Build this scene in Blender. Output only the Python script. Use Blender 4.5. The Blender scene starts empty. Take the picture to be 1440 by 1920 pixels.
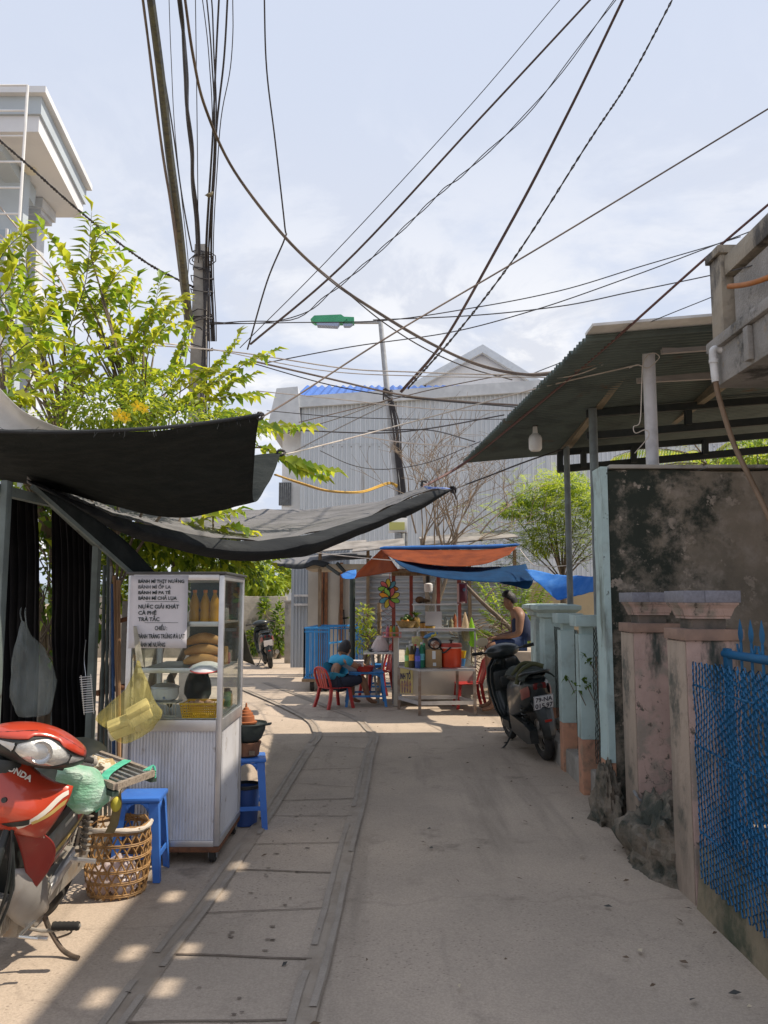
import bpy, bmesh, math, random
from mathutils import Vector, Matrix, Euler, noise
R = math.radians
PI = math.pi
random.seed(11)
sc = bpy.context.scene
C = sc.collection
# ------------------------------------------------------------------ camera, world, sun
F, CX, CY, EYE = 1500.0, 720.0, 960.0, 1.55
TH = math.atan(165 / F)
cam = bpy.data.cameras.new('camera')
cam.sensor_fit = 'AUTO'; cam.sensor_width = 36.0
cam.lens = F / 1920 * 36
cam.clip_start = 0.05; cam.clip_end = 2000
camo = bpy.data.objects.new('camera', cam); C.objects.link(camo)
camo.location = (0, 0, EYE); camo.rotation_euler = (PI / 2 + TH, 0, 0)
sc.camera = camo
SUN_EL, SUN_AZ = 55.0, 0.0       # azimuth measured from +X towards +Y
sd = Vector((math.cos(R(SUN_EL)) * math.cos(R(SUN_AZ)), math.cos(R(SUN_EL)) * math.sin(R(SUN_AZ)), math.sin(R(SUN_EL))))
sl = bpy.data.lights.new('sun', 'SUN'); sl.energy = 4.6; sl.angle = R(0.55); sl.color = (1.0, 0.88, 0.72)
so = bpy.data.objects.new('sun', sl); C.objects.link(so)
so.rotation_euler = sd.to_track_quat('Z', 'Y').to_euler()
so.location = (0, 0, 30)
sc.view_settings.view_transform = 'Standard'; sc.view_settings.look = 'None'
sc.view_settings.exposure = 0.3; sc.view_settings.gamma = 1.0
world = bpy.data.worlds.new('World'); sc.world = world; world.use_nodes = True
def make_world():
    nt = world.node_tree; n = nt.nodes; l = nt.links; n.clear()
    out = n.new('ShaderNodeOutputWorld'); bg = n.new('ShaderNodeBackground'); bg.inputs[1].default_value = 0.1
    sky = n.new('ShaderNodeTexSky'); sky.sky_type = 'NISHITA'; sky.sun_disc = False
    sky.sun_elevation = R(SUN_EL); sky.sun_rotation = R(90 - SUN_AZ)
    sky.air_density = 1.0; sky.dust_density = 2.0; sky.ozone_density = 1.2
    tc = n.new('ShaderNodeTexCoord'); sep = n.new('ShaderNodeSeparateXYZ'); l.new(tc.outputs['Generated'], sep.inputs[0])
    add = n.new('ShaderNodeMath'); add.operation = 'ADD'; add.inputs[1].default_value = 0.22; add.use_clamp = False
    mx = n.new('ShaderNodeMath'); mx.operation = 'MAXIMUM'; mx.inputs[1].default_value = 0.0
    l.new(sep.outputs[2], mx.inputs[0]); l.new(mx.outputs[0], add.inputs[0])
    dv = n.new('ShaderNodeVectorMath'); dv.operation = 'DIVIDE'
    cmb = n.new('ShaderNodeCombineXYZ')
    for i in range(3): l.new(add.outputs[0], cmb.inputs[i])
    l.new(tc.outputs['Generated'], dv.inputs[0]); l.new(cmb.outputs[0], dv.inputs[1])
    def nz(scale, det, rough, off, dist=0.0):
        mp = n.new('ShaderNodeMapping'); mp.inputs['Location'].default_value = off; l.new(dv.outputs[0], mp.inputs[0])
        t = n.new('ShaderNodeTexNoise'); t.inputs['Scale'].default_value = scale; t.inputs['Detail'].default_value = det
        t.inputs['Roughness'].default_value = rough; t.inputs['Distortion'].default_value = dist
        l.new(mp.outputs[0], t.inputs['Vector']); return t
    def ramp(src, a, b, c0=0.0, c1=1.0):
        r = n.new('ShaderNodeMapRange'); r.interpolation_type = 'SMOOTHSTEP'
        r.inputs[1].default_value = a; r.inputs[2].default_value = b; r.inputs[3].default_value = c0; r.inputs[4].default_value = c1
        l.new(src, r.inputs[0]); return r
    big = ramp(nz(1.5, 9, .60, (3.1, 1.7, .4), .3).outputs[0], .40, .56)
    low = ramp(sep.outputs[2], .62, .16)          # thicker clouds low down
    mul = n.new('ShaderNodeMath'); mul.operation = 'MULTIPLY'; l.new(big.outputs[0], mul.inputs[0]); l.new(low.outputs[0], mul.inputs[1])
    # pale hazy blue
    hz = n.new('ShaderNodeMixRGB'); hz.inputs[0].default_value = 0.93; l.new(sky.outputs[0], hz.inputs[1]); hz.inputs[2].default_value = (5.75, 6.3, 7.55, 1)
    shade = n.new('ShaderNodeMixRGB'); sh = ramp(nz(3.0, 8, .60, (9.2, 4.1, 2.2), .4).outputs[0], .44, .55)
    l.new(sh.outputs[0], shade.inputs[0]); shade.inputs[1].default_value = (6.45, 6.6, 7.1, 1); shade.inputs[2].default_value = (8.7, 8.6, 8.55, 1)
    mix = n.new('ShaderNodeMixRGB'); l.new(mul.outputs[0], mix.inputs[0]); l.new(hz.outputs[0], mix.inputs[1]); l.new(shade.outputs[0], mix.inputs[2])
    l.new(mix.outputs[0], bg.inputs[0]); l.new(bg.outputs[0], out.inputs[0])
make_world()

# ------------------------------------------------------------------ projection helpers: a point at a real distance Y = D
def ray(px, py):
    u = (px - CX) / F; v = (CY - py) / F
    return Vector((u, math.cos(TH) - v * math.sin(TH), math.sin(TH) + v * math.cos(TH)))
def W(px, py, D):
    d = ray(px, py); return Vector((0, 0, EYE)) + d * (D / d.y)
def G(px, py, z=0.0):
    d = ray(px, py); return Vector((0, 0, EYE)) + d * ((z - EYE) / d.z)
def WL(pts): return [W(*p) for p in pts]

# ------------------------------------------------------------------ mesh builder
class MB:
    def __init__(s): s.v = []; s.f = []; s.m = []; s.sm = []; s.mi = 0
    def add(s, vs, fs, smooth=False):
        b = len(s.v); s.v.extend([Vector(p) for p in vs])
        for f in fs: s.f.append([b + i for i in f]); s.m.append(s.mi); s.sm.append(smooth)
        return s
    def hexa(s, p):   # 0-3 bottom ring (ccw from above), 4-7 top ring
        return s.add(p, [(3, 2, 1, 0), (4, 5, 6, 7), (0, 1, 5, 4), (1, 2, 6, 5), (2, 3, 7, 6), (3, 0, 4, 7)])
    def box(s, c, d, rot=None, bev=0.0):
        x, y, z = d[0] / 2, d[1] / 2, d[2] / 2
        if bev > 0:
            bm = bmesh.new(); bmesh.ops.create_cube(bm, size=1)
            for v in bm.verts: v.co = Vector((v.co.x * d[0], v.co.y * d[1], v.co.z * d[2]))
            bmesh.ops.bevel(bm, geom=bm.edges[:], offset=min(bev, min(d) * .45), segments=2, affect='EDGES', profile=.6)
            bm.verts.index_update()
            vs = [v.co.copy() for v in bm.verts]; fs = [[v.index for v in f.verts] for f in bm.faces]; bm.free()
        else:
            vs = [Vector(q) for q in ((-x, -y, -z), (x, -y, -z), (x, y, -z), (-x, y, -z), (-x, -y, z), (x, -y, z), (x, y, z), (-x, y, z))]
            fs = [(3, 2, 1, 0), (4, 5, 6, 7), (0, 1, 5, 4), (1, 2, 6, 5), (2, 3, 7, 6), (3, 0, 4, 7)]
        m = rot if isinstance(rot, Matrix) else (Euler(rot).to_matrix() if rot else None)
        c = Vector(c)
        return s.add([(m @ v if m else v) + c for v in vs], fs, bev > 0)
    def bb(s, x0, x1, y0, y1, z0, z1, bev=0.0):
        return s.box(((x0 + x1) / 2, (y0 + y1) / 2, (z0 + z1) / 2), (abs(x1 - x0), abs(y1 - y0), abs(z1 - z0)), None, bev)
    def bar(s, a, b, w, h, up=(0, 0, 1), bev=0.0):   # rectangular bar from a to b
        a = Vector(a); b = Vector(b); t = (b - a); L = t.length; t.normalize()
        u = Vector(up); x = t.cross(u)
        if x.length < 1e-4: x = t.cross(Vector((0, 1, 0)))
        x.normalize(); z = x.cross(t)
        m = Matrix((x, t, z)).transposed()
        return s.box((a + b) / 2, (w, L, h), m, bev)
    def tube(s, pts, r, n=8, caps=True, closed=False):
        pts = [Vector(p) for p in pts]; k = len(pts)
        rs = r if isinstance(r, (list, tuple)) else [r] * k
        vs = []; t0 = None; nx = None
        for i, p in enumerate(pts):
            if closed: t = pts[(i + 1) % k] - pts[i - 1]
            else: t = pts[min(i + 1, k - 1)] - pts[max(i - 1, 0)]
            if t.length < 1e-9: t = Vector((0, 0, 1))
            t.normalize()
            if nx is None:
                a = Vector((0, 0, 1)) if abs(t.z) < .9 else Vector((1, 0, 0))
                nx = t.cross(a).normalized()
            else:
                nx = nx - t * nx.dot(t)
                if nx.length < 1e-6: nx = t.cross(Vector((0, 0, 1)))
                nx.normalize()
            ny = t.cross(nx)
            for j in range(n):
                an = 2 * PI * j / n
                vs.append(p + (nx * math.cos(an) + ny * math.sin(an)) * rs[i])
        fs = []
        for i in range(k if closed else k - 1):
            i2 = (i + 1) % k
            for j in range(n):
                j2 = (j + 1) % n
                fs.append((i * n + j, i * n + j2, i2 * n + j2, i2 * n + j))
        if caps and not closed:
            fs.append(tuple(range(n - 1, -1, -1))); fs.append(tuple((k - 1) * n + j for j in range(n)))
        return s.add(vs, fs, True)
    def cyl(s, a, b, r, r2=None, n=12): return s.tube([a, b], [r, r if r2 is None else r2], n)
    def lathe(s, prof, c=(0, 0, 0), n=16, m=None, caps=True):
        c = Vector(c); vs = []
        for (r, z) in prof:
            for j in range(n):
                a = 2 * PI * j / n; q = Vector((r * math.cos(a), r * math.sin(a), z))
                vs.append((m @ q if m else q) + c)
        k = len(prof); fs = []
        for i in range(k - 1):
            for j in range(n):
                j2 = (j + 1) % n
                fs.append((i * n + j, i * n + j2, (i + 1) * n + j2, (i + 1) * n + j))
        if caps:
            fs.append(tuple(range(n - 1, -1, -1))); fs.append(tuple((k - 1) * n + j for j in range(n)))
        return s.add(vs, fs, True)
    def loft(s, rings, closed=True, caps=True, smooth=True):
        n = len(rings[0]); vs = [p for r in rings for p in r]; fs = []
        for i in range(len(rings) - 1):
            for j in range(n if closed else n - 1):
                j2 = (j + 1) % n
                fs.append((i * n + j, i * n + j2, (i + 1) * n + j2, (i + 1) * n + j))
        if caps and closed:
            fs.append(tuple(range(n - 1, -1, -1))); fs.append(tuple((len(rings) - 1) * n + j for j in range(n)))
        return s.add(vs, fs, smooth)
    def grid(s, rows, smooth=True): return s.loft(rows, closed=False, caps=False, smooth=smooth)
    def ell(s, c, rad, rot=None, n=12, k=8):
        m = Euler(rot).to_matrix() if rot and not isinstance(rot, Matrix) else rot
        c = Vector(c); rings = []
        for i in range(k + 1):
            a = -PI / 2 + PI * i / k; rr = max(math.cos(a), .02)
            ring = []
            for j in range(n):
                b = 2 * PI * j / n; q = Vector((rad[0] * rr * math.cos(b), rad[1] * rr * math.sin(b), rad[2] * math.sin(a)))
                ring.append((m @ q if m else q) + c)
            rings.append(ring)
        return s.loft(rings)
    def prism(s, poly, d, n=Vector((0, 0, 1)), smooth=False):   # poly: 3D points, extruded by vector d
        d = Vector(d); k = len(poly); a = [Vector(p) for p in poly]; b = [p + d for p in a]
        return s.add(a + b, [tuple(range(k - 1, -1, -1)), tuple(range(k, 2 * k))] + [(i, (i + 1) % k, k + (i + 1) % k, k + i) for i in range(k)], smooth)
    def xf(s, m):
        s.v = [m @ v for v in s.v]; return s
    def build(s, name, mats, parent=None, world=False, solid=0.0, sub=0, sharp=38, kind=None, disp=None, off=0.0):
        me = bpy.data.meshes.new(name)
        vs = s.v
        if parent is not None and world:
            root = parent
            while root.parent is not None: root = root.parent
            inv = Matrix.LocRotScale(root.location, root.rotation_euler, root.scale).inverted()
            vs = [inv @ v for v in vs]
        me.from_pydata([tuple(v) for v in vs], [], s.f)
        mats = mats if isinstance(mats, (list, tuple)) else [mats]
        for m in mats: me.materials.append(m)
        me.polygons.foreach_set('material_index', [min(i, len(mats) - 1) for i in s.m])
        me.polygons.foreach_set('use_smooth', s.sm)
        me.update()
        if any(s.sm) and sharp: me.set_sharp_from_angle(angle=R(sharp))
        o = bpy.data.objects.new(name, me); C.objects.link(o)
        if parent is not None: o.parent = parent
        if solid: md = o.modifiers.new('solid', 'SOLIDIFY'); md.thickness = solid; md.offset = off
        if sub: md = o.modifiers.new('sub', 'SUBSURF'); md.levels = sub; md.render_levels = sub
        if kind: o['kind'] = kind
        return o
def tag(o, label, cat, group=None, kind=None):
    if label: o['label'] = label
    if cat: o['category'] = cat
    if group: o['group'] = group
    if kind: o['kind'] = kind
    return o
def thing(name, label, cat, loc=(0, 0, 0), rz=0.0, group=None):
    o = bpy.data.objects.new(name, None); C.objects.link(o); o.empty_display_size = .1
    o.location = loc; o.rotation_euler = (0, 0, rz)
    return tag(o, label, cat, group)
def kids(o): return [c for c in C.objects if c.parent is o]
def dup(root, loc=None, rz=None, label=None, group=None, scale=None):
    def cp(o, par):
        c = o.copy(); C.objects.link(c); c.parent = par
        for ch in kids(o): cp(ch, c)
        return c
    r = cp(root, None)
    if loc is not None: r.location = loc
    if rz is not None: r.rotation_euler = (0, 0, rz)
    if scale is not None: r.scale = scale
    if label: r['label'] = label
    if group: r['group'] = group
    return r
def lerp(a, b, t): return a + (b - a) * t
def spline(pts, k=8):      # catmull-rom through points
    P = [Vector(p) for p in pts]
    if len(P) < 3: return [P[0].lerp(P[1], i / k) for i in range(k + 1)]
    Q = [P[0] * 2 - P[1]] + P + [P[-1] * 2 - P[-2]]; out = []
    for i in range(1, len(Q) - 2):
        a, b, c, d = Q[i - 1], Q[i], Q[i + 1], Q[i + 2]
        for j in range(k):
            t = j / k
            out.append(.5 * ((2 * b) + (c - a) * t + (2 * a - 5 * b + 4 * c - d) * t * t + (3 * b - a - 3 * c + d) * t ** 3))
    out.append(P[-1]); return out

# ------------------------------------------------------------------ materials
MATS = {}
def newmat(name):
    m = bpy.data.materials.new(name); m.use_nodes = True; nt = m.node_tree
    for x in list(nt.nodes): nt.nodes.remove(x)
    out = nt.nodes.new('ShaderNodeOutputMaterial'); MATS[name] = m
    return m, nt, nt.nodes, nt.links, out
def rgba(c): return (c[0], c[1], c[2], 1)
def noise_fac(n, l, tc, scale, a, b, det=6, rough=.6, off=(0, 0, 0), sc3=(1, 1, 1), dist=0.0):
    mp = n.new('ShaderNodeMapping'); mp.inputs['Location'].default_value = off; mp.inputs['Scale'].default_value = sc3
    l.new(tc, mp.inputs[0])
    t = n.new('ShaderNodeTexNoise'); t.inputs['Scale'].default_value = scale; t.inputs['Detail'].default_value = det
    t.inputs['Roughness'].default_value = rough; t.inputs['Distortion'].default_value = dist
    l.new(mp.outputs[0], t.inputs['Vector'])
    r = n.new('ShaderNodeMapRange'); r.interpolation_type = 'SMOOTHSTEP'; r.inputs[1].default_value = a; r.inputs[2].default_value = b
    l.new(t.outputs[0], r.inputs[0]); return r.outputs[0], t.outputs[0]
def mixc(n, l, fac, a, b):
    x = n.new('ShaderNodeMixRGB')
    if isinstance(fac, (int, float)): x.inputs[0].default_value = fac
    else: l.new(fac, x.inputs[0])
    for i, c in ((1, a), (2, b)):
        if isinstance(c, tuple): x.inputs[i].default_value = rgba(c)
        else: l.new(c, x.inputs[i])
    return x.outputs[0]
def mat(name, col, col2=None, scale=6.0, lo=.4, hi=.65, rough=.7, metal=0.0, bump=0.0, bscale=None, spec=.4, coat=0.0, stains=(), sc3=(1, 1, 1), fine=.0, cracks=None):
    """diffuse/plastic/metal with up to two mottled colours; stains: (colour, scale, lo, hi, sc3)"""
    if name in MATS: return MATS[name]
    m, nt, n, l, out = newmat(name)
    p = n.new('ShaderNodeBsdfPrincipled'); tc = n.new('ShaderNodeTexCoord').outputs['Object']
    c = rgba(col)
    if col2 is not None:
        f, raw = noise_fac(n, l, tc, scale, lo, hi, sc3=sc3); c = mixc(n, l, f, tuple(col), tuple(col2))
    for k, st in enumerate(stains):
        f, raw = noise_fac(n, l, tc, st[1], st[2], st[3], off=(3.7 * k + 1.3, 2.1 * k, 5.5 * k), sc3=st[4] if len(st) > 4 else (1, 1, 1), det=9, rough=.65)
        c = mixc(n, l, f, c if not isinstance(c, tuple) else c[:3], tuple(st[0]))
    if cracks:
        v = n.new('ShaderNodeTexVoronoi'); v.feature = 'DISTANCE_TO_EDGE'; v.inputs['Scale'].default_value = cracks[0]; nz = n.new('ShaderNodeTexNoise'); nz.inputs['Scale'].default_value = cracks[0] * 1.7; nz.inputs['Detail'].default_value = 6; l.new(tc, nz.inputs['Vector'])
        ad = n.new('ShaderNodeMixRGB'); ad.blend_type = 'ADD'; ad.inputs[0].default_value = .16; l.new(tc, ad.inputs[1]); l.new(nz.outputs['Color'], ad.inputs[2]); l.new(ad.outputs[0], v.inputs['Vector'])
        mr = n.new('ShaderNodeMapRange'); mr.inputs[1].default_value = cracks[1] * .4; mr.inputs[2].default_value = cracks[1]; mr.inputs[3].default_value = 1; mr.inputs[4].default_value = 0; l.new(v.outputs['Distance'], mr.inputs[0])
        f, raw = noise_fac(n, l, tc, 2.5, .45, .6, off=(3, 3, 3)); mu = n.new('ShaderNodeMath'); mu.operation = 'MULTIPLY'; l.new(mr.outputs[0], mu.inputs[0]); l.new(f, mu.inputs[1])
        c = mixc(n, l, mu.outputs[0], c if not isinstance(c, tuple) else c[:3], cracks[2])
    if fine:
        f, raw = noise_fac(n, l, tc, 160, .3, .7, det=3); mm = n.new('ShaderNodeMixRGB'); mm.blend_type = 'MULTIPLY'; mm.inputs[0].default_value = fine
        if isinstance(c, tuple): mm.inputs[1].default_value = c
        else: l.new(c, mm.inputs[1])
        l.new(f, mm.inputs[2]); c = mm.outputs[0]
    if isinstance(c, tuple): p.inputs['Base Color'].default_value = c
    else: l.new(c, p.inputs['Base Color'])
    p.inputs['Roughness'].default_value = rough; p.inputs['Metallic'].default_value = metal
    p.inputs['Specular IOR Level'].default_value = spec; p.inputs['Coat Weight'].default_value = coat
    p.inputs['Coat Roughness'].default_value = .08
    if bump:
        f, raw = noise_fac(n, l, tc, bscale or scale * 4, 0, 1, det=8)
        b = n.new('ShaderNodeBump'); b.inputs['Strength'].default_value = bump; b.inputs['Distance'].default_value = .02
        l.new(raw, b.inputs['Height']); l.new(b.outputs[0], p.inputs['Normal'])
    l.new(p.outputs[0], out.inputs[0]); return m
def leafmat(name, col, tr, rough=.45, spec=.4, tmix=.45):
    m, nt, n, l, out = newmat(name)
    p = n.new('ShaderNodeBsdfPrincipled'); tc = n.new('ShaderNodeTexCoord').outputs['Object']
    f, raw = noise_fac(n, l, tc, 3.0, .35, .65)
    c = mixc(n, l, f, tuple(x * .75 for x in col), tuple(x * 1.25 for x in col))
    l.new(c, p.inputs['Base Color']); p.inputs['Roughness'].default_value = rough; p.inputs['Specular IOR Level'].default_value = spec
    t = n.new('ShaderNodeBsdfTranslucent'); t.inputs[0].default_value = rgba(tr)
    mx = n.new('ShaderNodeMixShader'); mx.inputs[0].default_value = tmix
    l.new(p.outputs[0], mx.inputs[1]); l.new(t.outputs[0], mx.inputs[2]); l.new(mx.outputs[0], out.inputs[0]); return m
def clothmat(name, col, tr, tmix=.3, rough=.9, wr=0.0, wscale=4, col2=None, sc3=(1, 1, 1), alpha=1.0):
    m, nt, n, l, out = newmat(name)
    p = n.new('ShaderNodeBsdfPrincipled'); tc = n.new('ShaderNodeTexCoord').outputs['Object']
    c = rgba(col)
    f, raw = noise_fac(n, l, tc, wscale, .35, .7, sc3=sc3, det=7)
    c = mixc(n, l, f, tuple(col), tuple(col2 or [x * .7 for x in col]))
    l.new(c, p.inputs['Base Color']); p.inputs['Roughness'].default_value = rough; p.inputs['Specular IOR Level'].default_value = .2
    if wr:
        b = n.new('ShaderNodeBump'); b.inputs['Strength'].default_value = wr; b.inputs['Distance'].default_value = .05
        l.new(raw, b.inputs['Height']); l.new(b.outputs[0], p.inputs['Normal'])
    t = n.new('ShaderNodeBsdfTranslucent'); t.inputs[0].default_value = rgba(tr)
    mx = n.new('ShaderNodeMixShader'); mx.inputs[0].default_value = tmix
    l.new(p.outputs[0], mx.inputs[1]); l.new(t.outputs[0], mx.inputs[2]); last = mx.outputs[0]
    if alpha < 1:
        tp = n.new('ShaderNodeBsdfTransparent'); m2 = n.new('ShaderNodeMixShader'); m2.inputs[0].default_value = alpha
        l.new(tp.outputs[0], m2.inputs[1]); l.new(last, m2.inputs[2]); last = m2.outputs[0]
    l.new(last, out.inputs[0]); return m
def clearmat(name, tint=(.95, .97, .97), film=.06, filmcol=(.8, .8, .8), rough=.03, gloss=.4):
    """thin clear sheet: transparent + fresnel gloss + a dusty film"""
    m, nt, n, l, out = newmat(name)
    tp = n.new('ShaderNodeBsdfTransparent'); tp.inputs[0].default_value = rgba(tint)
    gl = n.new('ShaderNodeBsdfGlossy'); gl.inputs['Roughness'].default_value = rough
    fr = n.new('ShaderNodeFresnel'); fr.inputs[0].default_value = 1.5
    tc = n.new('ShaderNodeTexCoord').outputs['Object']
    df = n.new('ShaderNodeBsdfDiffuse'); df.inputs[0].default_value = rgba(filmcol)
    tl = n.new('ShaderNodeBsdfTranslucent'); tl.inputs[0].default_value = rgba(filmcol)
    dd = n.new('ShaderNodeMixShader'); dd.inputs[0].default_value = .5; l.new(df.outputs[0], dd.inputs[1]); l.new(tl.outputs[0], dd.inputs[2])
    f, raw = noise_fac(n, l, tc, 7, .3, .75)
    mu = n.new('ShaderNodeMath'); mu.operation = 'MULTIPLY_ADD'; mu.inputs[1].default_value = film; mu.inputs[2].default_value = film * .5; l.new(f, mu.inputs[0])
    a = n.new('ShaderNodeMixShader'); l.new(mu.outputs[0], a.inputs[0]); l.new(tp.outputs[0], a.inputs[1]); l.new(dd.outputs[0], a.inputs[2])
    m3 = n.new('ShaderNodeMath'); m3.operation = 'MULTIPLY'; m3.inputs[1].default_value = gloss; l.new(fr.outputs[0], m3.inputs[0])
    b = n.new('ShaderNodeMixShader'); l.new(m3.outputs[0], b.inputs[0]); l.new(a.outputs[0], b.inputs[1]); l.new(gl.outputs[0], b.inputs[2])
    l.new(b.outputs[0], out.inputs[0]); return m
def text_mesh(name, body, size, m, parent, origin, xdir, ydir, bold=0.0, ext=.001, align='LEFT', shear=0.0, sx=1.0, lift=.0015):
    cu = bpy.data.curves.new(name, 'FONT'); cu.body = body; cu.size = size; cu.align_x = align; cu.extrude = ext; cu.offset = bold; cu.shear = shear
    cu.resolution_u = 3
    t = bpy.data.objects.new(name + '_tmp', cu); C.objects.link(t)
    dg = bpy.context.evaluated_depsgraph_get(); me = bpy.data.meshes.new_from_object(t.evaluated_get(dg))
    C.objects.unlink(t); bpy.data.objects.remove(t); bpy.data.curves.remove(cu)
    x = Vector(xdir).normalized(); y = Vector(ydir); y = (y - x * y.dot(x)).normalized(); z = x.cross(y)
    o0 = Vector(origin) + z * lift
    for v in me.vertices: v.co = o0 + x * v.co.x * sx + y * v.co.y + z * v.co.z
    me.materials.clear(); me.materials.append(m); me.name = name
    o = bpy.data.objects.new(name, me); C.objects.link(o); o.parent = parent
    return o
# ------------------------------------------------------------------ shared materials
def road_mat(name, base, base2, dark, wear=.5):
    m, nt, n, l, out = newmat(name)
    p = n.new('ShaderNodeBsdfPrincipled'); tc = n.new('ShaderNodeTexCoord').outputs['Object']
    f, r0 = noise_fac(n, l, tc, .9, .35, .65, det=8); c = mixc(n, l, f, base, base2)
    f, r1 = noise_fac(n, l, tc, 2.6, .55, .75, det=10, rough=.7, off=(4, 2, 0)); c = mixc(n, l, f, c, tuple(x * .72 for x in base))
    f, rs1 = noise_fac(n, l, tc, 1.0, .52, .70, det=7, rough=.6, off=(1, 9, 2), sc3=(2.6, .22, 1)); c = mixc(n, l, f, c, tuple(x * .80 for x in base))
    f, rs2 = noise_fac(n, l, tc, 1.7, .63, .72, det=8, rough=.6, off=(7, 3, 2)); c = mixc(n, l, f, c, tuple(x * .62 for x in base))
    # pits and grit
    v = n.new('ShaderNodeTexVoronoi'); v.inputs['Scale'].default_value = 46; mp = n.new('ShaderNodeMapping'); mp.inputs['Scale'].default_value = (.6, 1, 1)
    l.new(tc, mp.inputs[0]); l.new(mp.outputs[0], v.inputs['Vector'])
    mr = n.new('ShaderNodeMapRange'); mr.inputs[1].default_value = .10; mr.inputs[2].default_value = .22; mr.inputs[3].default_value = 1; mr.inputs[4].default_value = 0
    l.new(v.outputs['Distance'], mr.inputs[0])
    g, r2 = noise_fac(n, l, tc, 1.3, .43, .56, off=(8, 1, 3)); mu = n.new('ShaderNodeMath'); mu.operation = 'MULTIPLY'; l.new(mr.outputs[0], mu.inputs[0]); l.new(g, mu.inputs[1])
    m3 = n.new('ShaderNodeMath'); m3.operation = 'MULTIPLY'; m3.inputs[1].default_value = wear; l.new(mu.outputs[0], m3.inputs[0])
    c = mixc(n, l, m3.outputs[0], c, dark)
    # thin wandering cracks
    vc = n.new('ShaderNodeTexVoronoi'); vc.feature = 'DISTANCE_TO_EDGE'; vc.inputs['Scale'].default_value = .38
    nz = n.new('ShaderNodeTexNoise'); nz.inputs['Scale'].default_value = 2.2; nz.inputs['Detail'].default_value = 6; l.new(tc, nz.inputs['Vector'])
    ad = n.new('ShaderNodeMixRGB'); ad.blend_type = 'ADD'; ad.inputs[0].default_value = .55; l.new(tc, ad.inputs[1]); l.new(nz.outputs['Color'], ad.inputs[2]); l.new(ad.outputs[0], vc.inputs['Vector'])
    mc = n.new('ShaderNodeMapRange'); mc.inputs[1].default_value = .0015; mc.inputs[2].default_value = .006; mc.inputs[3].default_value = .16; mc.inputs[4].default_value = 0
    l.new(vc.outputs['Distance'], mc.inputs[0]); c = mixc(n, l, mc.outputs[0], c, dark)
    # salt-and-pepper grain
    f, r4 = noise_fac(n, l, tc, 95, .28, .72, det=4, rough=.75); mm = n.new('ShaderNodeMixRGB'); mm.blend_type = 'OVERLAY'; mm.inputs[0].default_value = .15
    l.new(c, mm.inputs[1]); l.new(f, mm.inputs[2])
    l.new(mm.outputs[0], p.inputs['Base Color']); p.inputs['Roughness'].default_value = .92; p.inputs['Specular IOR Level'].default_value = .25
    sb = n.new('ShaderNodeMath'); sb.operation = 'SUBTRACT'; l.new(r4, sb.inputs[0]); l.new(m3.outputs[0], sb.inputs[1])
    b = n.new('ShaderNodeBump'); b.inputs['Strength'].default_value = .35; b.inputs['Distance'].default_value = .006; l.new(sb.outputs[0], b.inputs['Height']); l.new(b.outputs[0], p.inputs['Normal'])
    l.new(p.outputs[0], out.inputs[0]); return m
M_road = road_mat('road_concrete', (.385, .32, .258), (.455, .375, .30), (.13, .105, .085), .6)
M_slab = road_mat('slab_concrete', (.37, .31, .252), (.44, .365, .295), (.12, .10, .08), .6)
M_dirt = mat('dirt', (.30, .235, .165), (.22, .17, .12), 7, bump=.4)
M_strip = mat('rail_strip', (.37, .32, .27), (.32, .275, .23), 5, rough=.85, bump=.3, fine=.2)
M_dark = mat('dark_gap', (.21, .17, .135), (.14, .11, .088), 9, rough=.95)
M_conc = mat('grey_concrete', (.36, .34, .31), (.24, .225, .2), 3, bump=.4, stains=[((.07, .065, .055), 2.2, .56, .72)])
M_white = mat('white_paint', (.78, .79, .80), (.66, .67, .68), 2, rough=.6)
M_greyp = mat('pale_grey_paint', (.60, .63, .66), (.50, .53, .56), 2, rough=.6)
M_alu = mat('aluminium', (.62, .62, .63), (.5, .5, .52), 4, rough=.38, metal=.75)
M_steel = mat('dull_steel', (.34, .35, .36), (.22, .22, .22), 8, rough=.5, metal=.6)
M_black = mat('black_plastic', (.018, .019, .02), (.03, .03, .032), 8, rough=.45)
M_rubber = mat('rubber', (.02, .02, .02), (.035, .033, .03), 12, rough=.85)
M_rust = mat('rust', (.20, .085, .04), (.11, .05, .03), 14, rough=.85, bump=.3)
M_wood = mat('old_wood', (.26, .18, .11), (.16, .11, .07), 4, sc3=(8, 8, 1), bump=.3)
M_bark = mat('bark', (.17, .13, .09), (.10, .08, .06), 9, bump=.5)
M_dry = mat('dry_twig', (.26, .20, .145), (.16, .125, .09), 9, bump=.4)

# ------------------------------------------------------------------ ground, road, drain strip
b = MB(); b.add([(-400, -60, -.02), (400, -60, -.02), (400, 900, -.02), (-400, 900, -.02)], [(0, 1, 2, 3)])
b.build('ground', M_dirt, kind='structure')
def sheet(name, x0, x1, y0, y1, z, m, nx, ny, amp=0.0):
    b = MB(); rows = []
    for j in range(ny + 1):
        y = lerp(y0, y1, j / ny); rows.append([Vector((lerp(x0, x1, i / nx), y, z + amp * noise.noise(Vector((lerp(x0, x1, i / nx) * 1.1, y * 1.1, 3))))) for i in range(nx + 1)])
    b.grid(rows); return b.build(name, m, kind='structure')
sheet('road', -10, 1.72, -3, 27, -.006, M_road, 60, 120, .004)
Lr = [(150, 2010), (215, 1920), (310, 1790), (400, 1673), (450, 1602), (510, 1516), (547, 1457), (583, 1399), (596, 1378), (583, 1353), (550, 1334), (500, 1311), (455, 1292)]
Rr = [(555, 2010), (567, 1913), (600, 1800), (630, 1680), (653, 1580), (677, 1497), (693, 1413), (702, 1383), (690, 1366), (667, 1347), (617, 1327), (550, 1300), (497, 1280)]
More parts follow.
